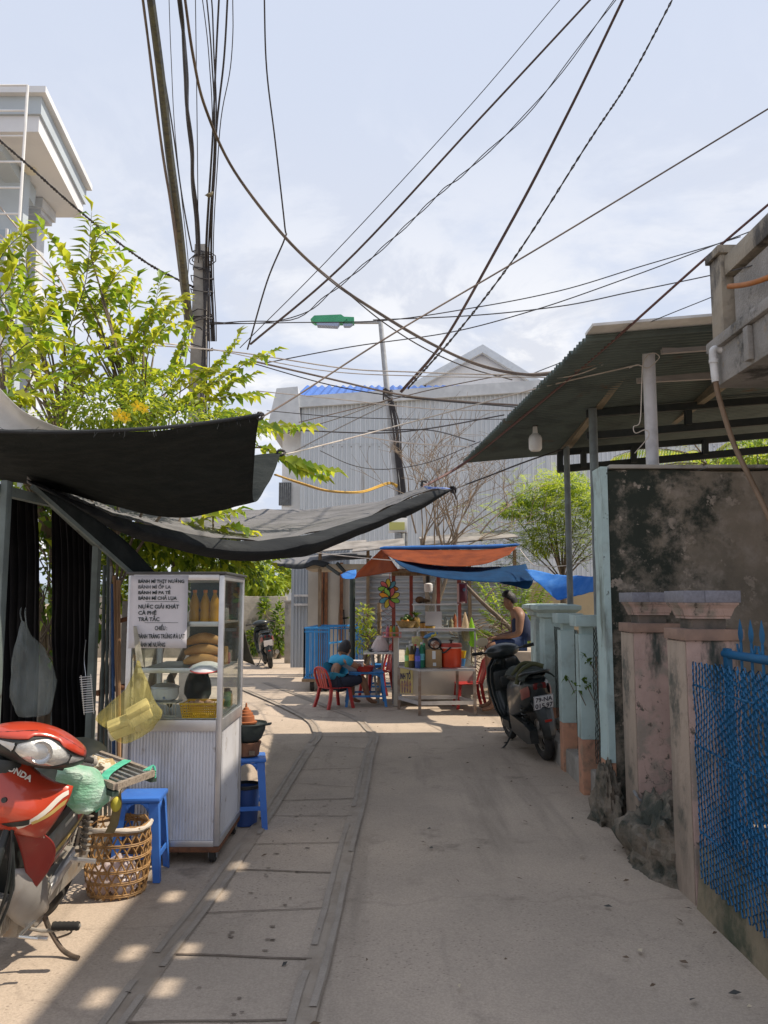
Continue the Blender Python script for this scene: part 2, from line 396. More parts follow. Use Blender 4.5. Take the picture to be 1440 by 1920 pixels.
Lw = spline([G(x, y, .004) for x, y in Lr], 5); Rw = spline([G(x, y, .004) for x, y in Rr], 5)
def side_pts(line, off):
    o = []
    for i, p in enumerate(line):
        t = (line[min(i + 1, len(line) - 1)] - line[max(i - 1, 0)]).normalized()
        o.append(p + Vector((t.y, -t.x, 0)) * off)
    return o
def ribbon(mb, line, a, c, z, wob=0.0, skip=None, th=0.0):
    A = side_pts(line, a); B = side_pts(line, c); rows = []
    for i in range(len(line)):
        w = wob * noise.noise(Vector((line[i].y * 3.1, a * 40, 1.7)))
        rows.append([Vector((A[i].x + w, A[i].y, z)), Vector((B[i].x + w * .6, B[i].y, z))])
    seg = []
    for i in range(len(rows)):
        if skip and skip(i): 
            if len(seg) > 1: mb.grid(seg)
            seg = []
        else: seg.append(rows[i])
    if len(seg) > 1: mb.grid(seg)
b = MB(); b.grid([[a, c] for a, c in zip(side_pts(Lw, -.02), side_pts(Rw, .02))]); b.build('drain_strip', M_slab, kind='structure')
b = MB()
for ln, s in ((Lw, 1), (Rw, -1)): ribbon(b, ln, -.058, .05, .009)
b.build('drain_dirt', mat('drain_dirt', (.335, .28, .225), (.28, .23, .18), 6, bump=.4), kind='structure')
b = MB(); rs = random.Random(4)
for ln, sg in ((Lw, 1), (Rw, -1)):
    for (a, c) in ((-.056, -.026), (.018, .046)):
        k0 = rs.randrange(3, 9)
        ribbon(b, ln, a, c, .014, .012, skip=lambda i, k0=k0: (i + k0) % 13 == 0)
b.build('drain_rails', M_strip, kind='structure')
b = MB(); b2 = MB()
for yy in (1915, 1803, 1706, 1636, 1580, 1535, 1500, 1470, 1440, 1403, 1383, 1347, 1332):
    P0 = min(Lw, key=lambda p: abs(p.y - G(400, yy).y)); P1 = min(Rw, key=lambda p: abs(p.y - G(600, yy + rs.uniform(-2, 2)).y))
    pts = spline([P0 + (P1 - P0) * .06, P0.lerp(P1, .35) + Vector((0, .004, 0)), P0.lerp(P1, .7) - Vector((0, .004, 0)), P0.lerp(P1, .95)], 3)
    w = rs.uniform(.003, .008)
    b.grid([[p + Vector((0, -w, .006)), p + Vector((0, w, .006))] for p in pts])
    # lifting slots and chips
for i in range(2, len(Lw) - 12):
    for t in (.35, .62):
        for k in range(2):
            if rs.random() < .5:
                p = Lw[i].lerp(Rw[i], t + rs.uniform(-.03, .03)) + Vector((0, rs.uniform(-.15, .15), .006)); r = rs.uniform(.004, .012)
                n_ = 7; b2.add([p + Vector((math.cos(2 * PI * q / n_) * r * rs.uniform(.9, 1.9), math.sin(2 * PI * q / n_) * r * rs.uniform(.5, 1.1), 0)) for q in range(n_)], [tuple(range(n_))])
b.build('drain_joints', M_dark, kind='structure'); b2.build('drain_slots', M_dark, kind='structure')
# litter on the road: dead leaves and scraps, too small and many to name
b = MB(); rs = random.Random(9)
for i in range(150):
    y = 2.6 + 9 * rs.random() ** 1.5; x = rs.uniform(-2.2, 1.5)
    if rs.random() < .5: x = rs.choice([rs.uniform(1.0, 1.55), rs.uniform(-2.2, -1.2)])
    a = rs.uniform(0, 6.3); L = rs.uniform(.008, .028); w_ = L * rs.uniform(.25, .5); c = Vector((x, y, .012))
    u = Vector((math.cos(a), math.sin(a), .15)); v = Vector((-math.sin(a), math.cos(a), .1)); b.mi = rs.choice([0, 0, 1, 2])
    b.add([c - u * L, c - v * w_, c + u * L, c + v * w_ + Vector((0, 0, .006))], [(0, 1, 2, 3)])
b.build('litter', [mat('litter_brown', (.12, .08, .05)), mat('litter_dark', (.05, .05, .045)), mat('litter_pale', (.5, .42, .3))], kind='stuff')

# ------------------------------------------------------------------ right side: old wall
def moss_wall_mat():
    m, nt, n, l, out = newmat('mossy_plaster')
    p = n.new('ShaderNodeBsdfPrincipled'); tc = n.new('ShaderNodeTexCoord').outputs['Object']
    f, r0 = noise_fac(n, l, tc, 1.6, .35, .68, det=9, rough=.65); c = mixc(n, l, f, (.255, .215, .17), (.15, .135, .11))
    f, r1 = noise_fac(n, l, tc, 5, .45, .7, det=10, rough=.7, off=(2, 5, 1)); c = mixc(n, l, f, c, (.31, .27, .23))
    f, rq = noise_fac(n, l, tc, 2.6, .56, .66, det=10, rough=.72, off=(6, 1, 2)); c = mixc(n, l, f, c, (.12, .105, .085))
    # black-green mould, thick on the street end and along the top
    sp = n.new('ShaderNodeSeparateXYZ'); l.new(tc, sp.inputs[0])
    gx = n.new('ShaderNodeMapRange'); gx.inputs[1].default_value = .05; gx.inputs[2].default_value = 1.35; gx.inputs[3].default_value = .20; gx.inputs[4].default_value = -.13; gx.clamp = True; l.new(sp.outputs[0], gx.inputs[0])
    gz = n.new('ShaderNodeMapRange'); gz.inputs[1].default_value = 1.35; gz.inputs[2].default_value = 2.45; gz.inputs[3].default_value = -.05; gz.inputs[4].default_value = .10; l.new(sp.outputs[2], gz.inputs[0])
    nn = n.new('ShaderNodeTexNoise'); nn.inputs['Scale'].default_value = 3.1; nn.inputs['Detail'].default_value = 12; nn.inputs['Roughness'].default_value = .72; l.new(tc, nn.inputs['Vector'])
    a1 = n.new('ShaderNodeMath'); a1.operation = 'ADD'; l.new(nn.outputs[0], a1.inputs[0]); l.new(gx.outputs[0], a1.inputs[1])
    a2 = n.new('ShaderNodeMath'); a2.operation = 'ADD'; l.new(a1.outputs[0], a2.inputs[0]); l.new(gz.outputs[0], a2.inputs[1])
    mr = n.new('ShaderNodeMapRange'); mr.interpolation_type = 'SMOOTHSTEP'; mr.inputs[1].default_value = .55; mr.inputs[2].default_value = .72; l.new(a2.outputs[0], mr.inputs[0])
    c = mixc(n, l, mr.outputs[0], c, (.036, .043, .036))
    # flaked pale scars
    f, r2 = noise_fac(n, l, tc, 6.5, .585, .62, det=7, rough=.62, off=(1.5, 0, 3.2), dist=0.0); f2, r3 = noise_fac(n, l, tc, 12, .3, .55, det=5); mu = n.new('ShaderNodeMath'); mu.operation = 'MULTIPLY'; l.new(f, mu.inputs[0]); l.new(f2, mu.inputs[1])
    c = mixc(n, l, mu.outputs[0], c, (.32, .275, .23))
    l.new(c, p.inputs['Base Color']); p.inputs['Roughness'].default_value = .95; p.inputs['Specular IOR Level'].default_value = .15
    b = n.new('ShaderNodeBump'); b.inputs['Strength'].default_value = .5; b.inputs['Distance'].default_value = .02; l.new(r2, b.inputs['Height'])
    b2 = n.new('ShaderNodeBump'); b2.inputs['Strength'].default_value = .5; b2.inputs['Distance'].default_value = .015; l.new(nn.outputs[0], b2.inputs['Height']); l.new(b.outputs[0], b2.inputs['Normal'])
    l.new(b2.outputs[0], p.inputs['Normal']); l.new(p.outputs[0], out.inputs[0]); return m
M_moss = moss_wall_mat()
M_aqua = mat('aqua_paint', (.44, .57, .57), (.38, .50, .50), 4, rough=.8, bump=.3, stains=[((.30, .36, .35), 2.2, .50, .66), ((.17, .21, .19), 4, .56, .70, (1.5, 1.5, .25)), ((.10, .12, .11), 14, .64, .70)])
M_peach = mat('peach_paint', (.52, .27, .17), (.40, .21, .14), 4, rough=.8, bump=.15, stains=[((.30, .19, .13), 5, .52, .66), ((.06, .06, .05), 2.6, .56, .70)])
wall = thing('old_wall', 'tall mouldy black-stained plaster wall with aqua painted end behind the pink pillars', 'wall', (1.635, 5.85, 0))
b = MB(); xs = [0, .25, .5, .9, 1.4, 2.2, 3.2, 4.5]
pr = [(x, 2.50 + .012 * math.sin(x * 5)) for x in xs]
b.prism([Vector((x, 0, z)) for x, z in [(4.5, -.05), (0, -.05)]] + [Vector((x, 0, z)) for x, z in pr], (0, .2, 0)); b.v = [v for v in b.v]
b.build('wall_body', M_moss, wall)
b = MB()
for i in range(6): b.bb(.03 + i * .72, .72 + i * .72, -.02, .22, 2.515 + (i % 2) * .004, 2.545, .006)
b.build('coping', M_conc, wall)
b = MB(); b.mi = 0
rows = []
for k in range(12):
    z = .40 + 2.13 * k / 11; w = .004 * math.sin(k * 2.1)
    rows.append([Vector((-.035 + w, -.012, z)), Vector((.012, -.014, z)), Vector((.012, .212, z)), Vector((-.035 + w, .214, z))])
b.loft(rows, smooth=False); b.build('painted_end', M_aqua, wall)
b = MB(); b.loft([[Vector((-.03 - k * .002, -.013, z)), Vector((.012, -.015, z)), Vector((.012, .21, z)), Vector((-.03 - k * .002, .21, z))] for k, z in enumerate((-.03, .2, .398))], smooth=False)
b.build('painted_base', M_peach, wall)

# ------------------------------------------------------------------ aqua fence
fence = thing('aqua_fence', 'aqua and peach concrete post fence with black wire netting beside the parked black scooter', 'fence', (1.62, 7.0, 0))
M_wire = mat('black_wire', (.02, .035, .033), rough=.6)
def post(X, Y, w, d, h, cap, name='post'):
    b = MB(); b.bb(X, X + w, Y, Y + d, .43, h, .003); o = b.build(name, M_aqua, fence, world=True)
    b = MB(); b.bb(X + .001, X + w - .001, Y + .001, Y + d - .001, -.03, .4295, .006); b.build('post_base', M_peach, o, world=True)
    if cap == 'slab':
        b = MB(); b.bb(X + .025, X + w - .025, Y + .025, Y + d - .025, h, h + .065); b.bb(X - .035, X + w + .05, Y - .04, Y + d + .04, h + .065, h + .155, .003); b.build('post_cap', M_aqua, o, world=True)
    else:
        cx, cy = X + w / 2, Y + d / 2; b = MB(); prof = [(.42, 0), (.42, .05), (.50, .07), (.50, .11), (.58, .13), (.66, .15), (.66, .19), (.5, .205)]
        b.loft([[Vector((cx + s * w * r * 1.15, cy + t * d * r * 1.15, h + z)) for s, t in ((-1, -1), (1, -1), (1, 1), (-1, 1))] for r, z in prof], smooth=False); b.build('post_cap', M_aqua, o, world=True)
post(1.60, 6.62, .155, .15, 1.27, 'slab'); post(1.64, 7.5, .155, .15, 1.27, 'slab')
post(1.70, 8.55, .30, .30, 1.30, 'mould'); post(1.83, 9.75, .34, .34, 1.30, 'mould')
def netting(mb, P0, P1, z0, z1, p, r, seed=0, jit=.15, n=4):
    rs = random.Random(seed); P0 = Vector(P0); P1 = Vector(P1); L = (P1 - P0).length; u = (P1 - P0) / L; nw = int(L / p); nz = int((z1 - z0) / (p * .5))
    for i in range(nw + 1):
        pts = []; ph = 0
        for k in range(nz + 1):
            s = .5 if (k + i) % 2 else -.5
            q = P0 + u * ((i + s * .92 + rs.uniform(-jit, jit) * .3) * p); q = q + Vector((0, 0, z0 + k * p * .5 + rs.uniform(-jit, jit) * p * .3)) + Vector((u.y, -u.x, 0)) * (r * 1.2 * (1 if (k + i) % 2 else -1) + .012 * noise.noise(Vector((i * .13, k * .1, seed))))
            pts.append(q)
        mb.tube(pts, r, n, caps=False)
b = MB(); netting(b, (1.70, 6.08, 0), (1.70, 6.60, 0), .25, 1.33, .05, .0035, 1); netting(b, (1.72, 6.80, 0), (1.76, 7.48, 0), .15, 1.30, .055, .0035, 2); netting(b, (1.76, 7.68, 0), (1.80, 8.53, 0), .1, 1.28, .06, .0035, 3); netting(b, (1.86, 8.9, 0), (1.92, 9.7, 0), .1, 1.25, .07, .0035, 4)
b.build('wire_netting', M_wire, fence, world=True)
b = MB(); b.bb(1.66, 1.9, 6.07, 9.7, -.02, .20, .02); b.build('footing', M_conc, fence, world=True)

# ------------------------------------------------------------------ pink gate pillars
M_pink = mat('pink_plaster', (.44, .315, .275), (.35, .25, .22), 3, rough=.85, bump=.5, stains=[((.27, .23, .195), 5, .46, .60), ((.045, .055, .048), 3.4, .50, .62, (1.3, 1.3, .42)), ((.10, .085, .07), 16, .58, .66)], cracks=(7, .012, (.06, .05, .045)))
M_pinklit = mat('lit_side_plaster', (.38, .305, .245), (.26, .215, .175), 6, bump=.4, stains=[((.09, .09, .075), 3, .52, .66)], sc3=(1, 1, .3))
M_tile = mat('grey_granite_tile', (.20, .205, .25), (.15, .155, .19), 60, rough=.45, lo=.3, hi=.7)
M_band = mat('terracotta_band', (.30, .20, .155), (.22, .15, .12), 6, rough=.8, bump=.2)
M_neck = mat('dark_neck_plaster', (.075, .07, .06), (.16, .13, .11), 6, bump=.3)  # pillar neck, darker than the shaft
def gate_pillar(x, y, label):
    t = thing('gate_pillar', label, 'pillar', (x, y, 0), 0, 'pink gate pillars'); w = .29
    b = MB(); b.bb(.0, w, 0, w, -.05, 1.335, .006); b.build('shaft', M_pink, t)
    b = MB(); b.bb(-.006, -.0006, .012, w - .01, -.05, 1.33, .002); b.build('lit_side_cover', M_pinklit, t)  # cover on the street side; the light on it is put into its colour
    b = MB(); b.bb(-.014, w + .014, -.014, w + .014, 1.336, 1.395, .004); b.build('band', M_band, t)
    b = MB(); b.bb(.055, w - .055, .055, w - .055, 1.395, 1.45); b.build('neck', M_neck, t)
    c = w / 2; b = MB(); prof = [(.10, 1.4495), (.108, 1.4505), (.108, 1.462), (.114, 1.466), (.118, 1.482), (.126, 1.505), (.138, 1.522), (.143, 1.526), (.143, 1.536)]
    b.loft([[Vector((c + s * r, c + u * r, z)) for s, u in ((-1, -1), (1, -1), (1, 1), (-1, 1))] for r, z in prof], smooth=False); b.build('cornice', M_pink, t)
    b = MB()
    for i, (x0, x1) in enumerate(((-.006, .105), (.1065, .296))): b.bb(x0, x1, -.006, .296, 1.5362, 1.60, .002)
    b.build('tile_cap', M_tile, t); return t
p1 = gate_pillar(1.60, 4.28, 'pink gate pillar half covered by the blue wire mesh')
p2 = gate_pillar(1.655, 5.35, 'pink gate pillar with black mould streaks and a chain round its foot')
b = MB(); rs = random.Random(2)
ch = spline([(1.635, 5.40, .31), (1.635, 5.335, .29), (1.66, 5.325, .265), (1.78, 5.32, .245), (1.95, 5.325, .26)], 14)
for i in range(len(ch) - 1):
    p, q = ch[i], ch[i + 1]; t = (q - p); u = t.normalized(); s = Vector((0, 0, 1)) if i % 2 else Vector((u.y, -u.x, 0)); k = u.cross(s)
    b.tube([p + t * .5 + u * math.cos(a) * t.length * .8 + (s * math.sin(a)) * .009 for a in [2 * PI * j / 8 for j in range(8)]], .0032, 5, closed=True)
tag(b.build('chain', M_steel), 'steel chain wound round the foot of the mouldy pink pillar', 'chain')
# rubble lump between the pillars
def lump(name, c, rad, seed, m, amp=.25, n=54, k=34, flat=0):
    b = MB(); b.ell((0, 0, 0), rad, None, n, k)
    o = []
    for v in b.v:
        q = Vector((v.x / rad[0], v.y / rad[1], v.z / rad[2])); d = 1 + amp * noise.fractal(q * 1.6 + Vector((seed, 0, 0)), 1, 2, 6) + amp * .5 * noise.fractal(q * 6 + Vector((0, seed, 0)), 1, 2, 4)
        o.append(Vector((v.x * d, v.y * d, max(v.z * d, -.02))) + Vector(c))
    b.v = o; return b.build(name, m)
M_rub = mat('rough_mortar', (.21, .175, .135), (.12, .105, .08), 7, bump=1.0, bscale=34, stains=[((.045, .052, .04), 4, .44, .6)])
tag(lump('mortar_lump', (1.66, 4.93, .0), (.23, .42, .36), 3, M_rub, .3), 'rough grey mortar lump slumped between the two pink pillars', 'rubble')
tag(lump('mortar_heap', (1.58, 5.86, .0), (.10, .22, .36), 8, M_rub, .35), 'low crumbling mortar heap at the foot of the mouldy wall end', 'rubble')

# ------------------------------------------------------------------ blue spear fence and mesh on a low wall
M_blue = mat('blue_enamel', (.010, .115, .26), (.008, .085, .19), 5, rough=.55, spec=.35)
M_lowwall = mat('mossy_low_wall', (.23, .19, .125), (.16, .135, .09), 4, bump=.6, stains=[((.055, .065, .04), 2.5, .48, .65), ((.30, .22, .13), 7, .6, .72)])
b = MB(); rows = []
for j in range(24):
    y = 1.2 + 3.05 * j / 23; w = .02 * noise.noise(Vector((y * 2, 0, 0))); rows.append([Vector((1.60 + w - .02, y, -.03)), Vector((1.61 + w, y, .27)), Vector((1.63, y, .30)), Vector((1.84, y, .30)), Vector((1.85, y, -.03))])
b.loft(rows, closed=True); tag(b.build('low_wall', M_lowwall), 'low mossy brown wall under the blue mesh fence', 'wall')
sf = thing('spear_fence', 'blue painted steel fence with spear tips behind the wire mesh', 'fence', (1.76, 3.4, .3))
b = MB(); b.tube([(1.79, 1.3, 1.27), (1.79, 4.26, 1.27)], .022, 10); b.tube([(1.79, 1.3, .42), (1.79, 4.26, .42)], .018, 10); b.bb(1.775, 1.805, 4.2, 4.25, .3, 1.30, .004); b.build('rails', M_blue, sf, world=True)
for i in range(18):
    y = 4.06 - i * .115
    b = MB(); b.cyl((1.79, y, .30), (1.79, y, 1.34), .007, n=6)
    b.loft([[Vector((1.79 + a * s * .6, y + c * s, 1.34 + z)) for a, c in ((-1, -1), (1, -1), (1, 1), (-1, 1))] for s, z in ((.005, 0), (.011, .02), (.013, .045), (.008, .08), (.001, .115))], smooth=False)
    sg = -1 if i % 2 else 1
    b.tube([(1.79, y, 1.32), (1.79, y + sg * .02, 1.29), (1.79, y + sg * .038, 1.30), (1.79, y + sg * .042, 1.33)], .006, 5)
    b.build('spear', M_blue, sf, world=True)
wm = thing('wire_mesh_fence', 'blue wavy chain-link mesh hung in front of the near pink pillar', 'fence', (1.585, 3.5, .3))
b = MB(); netting(b, (1.575, 4.14, 0), (1.565, 1.9, 0), .17, 1.255, .035, .0040, 21, .35); b.build('wire_mesh', M_blue, wm, world=True)
b = MB()
for z in (.40, .82, 1.12): b.tube(spline([(1.583, 4.15, z), (1.580, 3.4, z - .01), (1.575, 2.2, z)], 4), .006, 6)
b.build('tie_rails', M_blue, wm, world=True)
b = MB(); netting(b, (1.715, 4.2, 0), (1.71, 1.9, 0), .30, 1.24, .042, .0036, 33, .35); b.build('backing_mesh', M_blue, wm, world=True)

# ------------------------------------------------------------------ corrugated roof on posts
M_tin = mat('old_green_tin', (.115, .15, .142), (.08, .105, .10), 3, rough=.6, metal=.0, stains=[((.13, .10, .075), 3, .60, .72)])
M_tintop = mat('pale_tin_flashing', (.80, .80, .79), (.66, .66, .65), 6, rough=.5)
roof = thing('tin_roof', 'dark corrugated tin canopy on steel posts over the right side of the lane', 'roof', (2.0, 7.5, 0))
NL = W(1100, 632, 5.84); FL = W(868, 866, 9.6); NR0 = W(1352, 611, 5.84); FR0 = W(1440, 814, 9.75)
NR = NL + (NR0 - NL) * 3.4; FR = FL + (FR0 - FL) * 1.35
b = MB(); NV = 62 * 6; rows = []
nrm = (NR - NL).cross(FL - NL).normalized(); nrm = nrm if nrm.z > 0 else -nrm
for j in range(NV + 1):
    t = j / NV; a = NL.lerp(FL, t); c = NR.lerp(FR, t); h = nrm * (.021 * math.sin(2 * PI * 62 * t))
    e = (c - a).normalized() * (.02 * noise.noise(Vector((t * 40, 1, 1))))
    rows.append([a + h - e, a.lerp(c, .33) + h, c + h])
b.grid(rows); b.build('sheeting', M_tin, roof, world=True, solid=.003)
b = MB(); dn = (NR - NL).normalized(); b.bar(NL + nrm * .03 + Vector((0, -.08, 0)), NR + nrm * .03 + Vector((0, -.08, 0)), .22, .02); b.build('flashing', M_tintop, roof, world=True)
M_postg = mat('grey_steel_post', (.20, .235, .245), (.15, .17, .18), 6, rough=.6, stains=[((.10, .07, .05), 5, .64, .74)])
M_raft = mat('brown_timber', (.215, .185, .135), (.15, .13, .095), 5, sc3=(6, 1, 6), bump=.2)
M_board = mat('greyed_board', (.42, .40, .40), (.33, .31, .31), 4, sc3=(1, 6, 6))
M_beam = mat('dark_beam', (.03, .04, .042), (.045, .05, .05), 5, rough=.7)
def pole(px, ptop, D, r, m, base=0.0, name='post'):
    p = W(px, ptop, D); b = MB(); b.cyl((p.x, p.y, base), (p.x, p.y, p.z), r, n=14); return b.build(name, m, roof, world=True)
pole(1062, 838, 8.8, .034, M_postg); pole(1111, 766, 7.7, .041, M_postg)
p = W(1215, 640, 6.3); b = MB(); b.cyl((p.x, p.y, 0), (p.x, p.y, p.z), .05, n=16); b.build('post', mat('white_pipe_paint', (.60, .60, .63), (.46, .46, .48), 5, rough=.6, stains=[((.2, .17, .14), 4, .62, .72)]), roof, world=True)
b = MB(); b.bar(W(1222, 622, 6.05), W(1055, 846, 9.4), .07, .11); b.bar(W(1390, 690, 6.6), W(1236, 806, 9.3), .07, .11); b.build('rafter', M_raft, roof, world=True)
b = MB(); b.bar(W(1240, 656, 6.2), W(1480, 640, 6.25), .04, .065); b.bar(W(1194, 709, 6.9), W(1480, 694, 6.95), .04, .09); b.build('batten', M_board, roof, world=True)
b = MB(); b.bar(W(1100, 776, 7.75), W(1560, 742, 7.75), .05, .07); b.bar(W(1100, 818, 7.85), W(1560, 779, 7.85), .05, .075)
b.bar(W(1045, 849, 8.95), W(1560, 806, 8.95), .05, .07); b.bar(W(1045, 880, 8.95), W(1560, 832, 8.95), .05, .08)
for x, y0, y1 in ((1050, 852, 884), (1094, 846, 876), (1188, 838, 868), (1322, 826, 852), (1290, 765, 797)): b.bar(W(x, y0, 8.9 if y0 > 800 else 7.8), W(x, y1, 8.9 if y0 > 800 else 7.8), .06, .06, up=(0, 1, 0))
b.build('truss', M_beam, roof, world=True)
lb = thing('light_bulb', 'white bulb lamp hanging under the tin canopy', 'lamp', W(1003, 795, 8.2)); b = MB()
p = W(1003, 795, 8.2); q = W(1003, 768, 8.2)
b.lathe([(.001, -.29), (.05, -.285), (.068, -.26), (.07, -.16), (.058, -.125), (.028, -.10), (.022, -.03)], (0, 0, 0), 16); b.build('globe', mat('bulb_white', (.72, .72, .72), rough=.35), lb)
b = MB(); b.cyl((0, 0, -.03), (0, 0, .02), .03, n=10); b.cyl((0, 0, .02), (0, 0, .17), .006, n=6); b.build('socket', M_black, lb)

# ------------------------------------------------------------------ right house with balcony (mostly beyond the frame; its parapet shades the lane)
M_stucco = mat('pebble_stucco', (.34, .325, .31), (.25, .24, .225), 4, bump=.7, bscale=60, stains=[((.05, .05, .045), 2.4, .56, .68), ((.30, .25, .18), 5, .60, .7)])
M_beige = mat('beige_stained', (.34, .30, .24), (.23, .205, .17), 4, bump=.5, stains=[((.06, .055, .05), 4, .48, .62, (1, 1, .5))])
hs = thing('balcony_house', 'weathered concrete house whose mouldy balcony juts over the lane above the tin canopy', 'house', (3.0, 4.0, 0))
X0, Y1 = 2.12, 5.02
b = MB(); b.bb(3.0, 7.0, 3.04, 5.75, 0, 5.38); b.build('wall', M_stucco, hs, world=True)
b = MB(); b.bb(X0, 2.998, 1.6, Y1, 2.90, 3.13, .01); b.bb(X0 - .03, 2.996, 1.6, Y1 + .03, 3.132, 3.20, .01)
for y in (4.45, 3.4, 2.3): b.bb(X0 - .035, X0 - .002, y, y + .06, 2.92, 3.12, .004)
b.build('balcony_slab', M_stucco, hs, world=True)
bal = MB()
for y in (4.84, 3.9, 2.96, 2.02): bal = MB(); bal.bb(X0, X0 + .17, y, y + .17, 3.20, 3.72, .008); bal.bb(X0 - .02, X0 + .19, y - .02, y + .19, 3.722, 3.775, .006); bal.build('balustrade_post', M_beige, hs, world=True)
b = MB(); b.bb(X0 + .02, X0 + .15, 1.6, 4.838, 3.575, 3.70, .01); b.build('handrail', M_beige, hs, world=True)
b = MB()
for y in (4.075, 3.135, 2.195): b.bb(X0 + .05, X0 + .11, y + .06, y + .76 - .06, 3.26, 3.54)
b.build('balustrade_panel', M_stucco, hs, world=True)
# roof parapet of pierced blocks: unseen, added so its gaps throw the light patches on the lane
par = MB(); zt = 6.17; xa, xb = 3.0, 3.035
holes = [(4.42, 5.90), (3.74, 5.90), (3.34, 5.90), (4.40, 5.56), (3.74, 5.56), (3.40, 5.56), (4.86, 5.53)]
ys = sorted(set([3.04, 5.75] + [y + s * .07 for y, z in holes for s in (-1, 1)])); zs = sorted(set([5.381, zt] + [z + s * .075 for y, z in holes for s in (-1, 1)]))
for i in range(len(ys) - 1):
    for j in range(len(zs) - 1):
        cy, cz = (ys[i] + ys[i + 1]) / 2, (zs[j] + zs[j + 1]) / 2
        if any(abs(cy - y) < .07 and abs(cz - z) < .075 for y, z in holes): continue
        par.bb(xa, xb, ys[i], ys[i + 1], zs[j], zs[j + 1])
par.build('shadow_parapet', M_conc, hs, world=True)
M_pvc = mat('white_pvc', (.66, .67, .68), (.5, .5, .5), 8, rough=.45, stains=[((.22, .2, .17), 6, .6, .72)])
dp = thing('drain_pipe', 'white PVC drain elbow with brown hose hanging from the balcony', 'pipe', W(1338, 656, 4.9))
e = W(1338, 656, 4.9); b = MB(); b.tube(spline([W(1376, 655, 4.85), W(1350, 656, 4.9), e, W(1337, 672, 4.9), W(1342, 716, 4.9)], 5), .024, 12)
b.tube([W(1352, 655, 4.9), W(1356, 655, 4.9)], .029, 12); b.tube([W(1338, 674, 4.9), W(1338, 681, 4.9)], .029, 12); b.build('elbow', M_pvc, dp, world=True)
b = MB(); b.tube(spline([W(1342, 716, 4.9), W(1348, 745, 4.9), W(1375, 830, 4.85), W(1408, 900, 4.75), W(1446, 980, 4.65), W(1500, 1120, 4.6)], 6), .016, 10); b.build('hose', mat('brown_hose', (.19, .13, .085), (.14, .095, .06), 5, rough=.6), dp, world=True)
b = MB(); b.tube(spline([W(1367, 537, 4.6), W(1395, 534, 4.45), W(1425, 526, 4.3), W(1480, 505, 4.1)], 6), .016, 12)
tag(b.build('orange_conduit', mat('orange_conduit', (.42, .16, .04), (.33, .12, .03), 6, rough=.5)), 'short orange plastic conduit sticking out of the balcony balustrade', 'pipe')
# ------------------------------------------------------------------ warehouse
M_ware = mat('zinc_wall', (.62, .66, .70), (.55, .59, .63), 1.2, rough=.55, metal=.1, sc3=(1, 1, .12), stains=[((.55, .59, .63), 1.0, .47, .49, (.9, .01, .01)), ((.64, .67, .70), 1.0, .56, .58, (.7, .01, .01)), ((.34, .32, .30), 1.0, .58, .72, (2, 1, .1))])
M_bluetin = mat('blue_roof', (.03, .13, .46), (.025, .10, .36), 3, rough=.5)
ware = thing('warehouse', 'large pale grey corrugated metal warehouse with blue roof edge', 'warehouse', (4, 28, 0))
D0 = 28.0
A = W(566, 752, D0); Bt = W(1010, 722, D0); slope = (Bt.z - A.z) / (Bt.x - A.x)
XL, XR = A.x, 15.5
b = MB(); rows = []; x = XL; pr = [(0, 0), (.085, 0), (.105, -.05), (.145, -.05), (.165, 0)]
pts = []
while x < XR:
    for dx, dy in pr[:-1]: pts.append((x + dx, D0 + dy))
    x += .165
b.grid([[Vector((px, py, 0)) for px, py in pts], [Vector((px, py, A.z + slope * (px - XL))) for px, py in pts]], smooth=False); b.v = b.v
b.build('front_wall', M_ware, ware, world=True, solid=.01)
# seams and screws
b = MB()
for i in range(60):
    xx = XL + .125 + i * .33; b.box((xx, D0 - .056, W(566, 838, D0).z), (.05, .02, .05))
b.build('screws', M_steel, ware, world=True)
b = MB(); zz = W(566, 832, D0).z; b.bb(XL, XR, D0 - .062, D0 - .052, zz - .01, zz + .012); b.build('lap_seam', M_greyp, ware, world=True)
b = MB(); zt = A.z; b.hexa([Vector((XL - .15, D0 - .22, zt - .28)), Vector((XR, D0 - .22, zt - .28 + slope * (XR - XL))), Vector((XR, D0 - .06, zt - .28 + slope * (XR - XL))), Vector((XL - .15, D0 - .06, zt - .28)), Vector((XL - .15, D0 - .22, zt + .12)), Vector((XR, D0 - .22, zt + .12 + slope * (XR - XL))), Vector((XR, D0 + .1, zt + .12 + slope * (XR - XL))), Vector((XL - .15, D0 + .1, zt + .12))])
b.build('gutter', M_greyp, ware, world=True)
# left return wall, eave and roof
b = MB(); pts = []; y = D0
while y < 40:
    for dy, dx in pr[:-1]: pts.append((XL - dx * 0 - .0, y + dy, dx))
    y += .165
b.grid([[Vector((XL + .01 + dx, yy, 0)) for _, yy, dx in pts], [Vector((XL + .01 + dx, yy, A.z - .05)) for _, yy, dx in pts]], smooth=False); b.build('side_wall', M_ware, ware, world=True)
e0 = W(545, 722, D0 - .3); e1 = W(520, 790, D0 - .3)
b = MB(); b.hexa([e1 + Vector((-.35, 0, -.2)), Vector((XL, e1.y, e1.z - .2)), Vector((XL, 40, e1.z - .2)), e1 + Vector((-.35, 12, -.2)), e0 + Vector((-.5, 0, -.12)), Vector((XL - .12, e0.y, e0.z - .05)), Vector((XL - .12, 40, e0.z - .05)), e0 + Vector((-.5, 12, -.12))]); b.build('eave_box', M_greyp, ware, world=True)
b = MB(); rows = []; n = 0
r0, r1 = W(546, 724, D0 - .25), W(780, 722, D0 + .2)
x = r0.x; zR = W(620, 724, 33).z
while x < XR:
    k = (x - r0.x); rows.append([Vector((x, D0 + .11, A.z + .10 + slope * k + .05 * math.sin(k * 2 * PI / .3))), Vector((x, 33, zR + .05 * math.sin(k * 2 * PI / .3)))]); x += .055
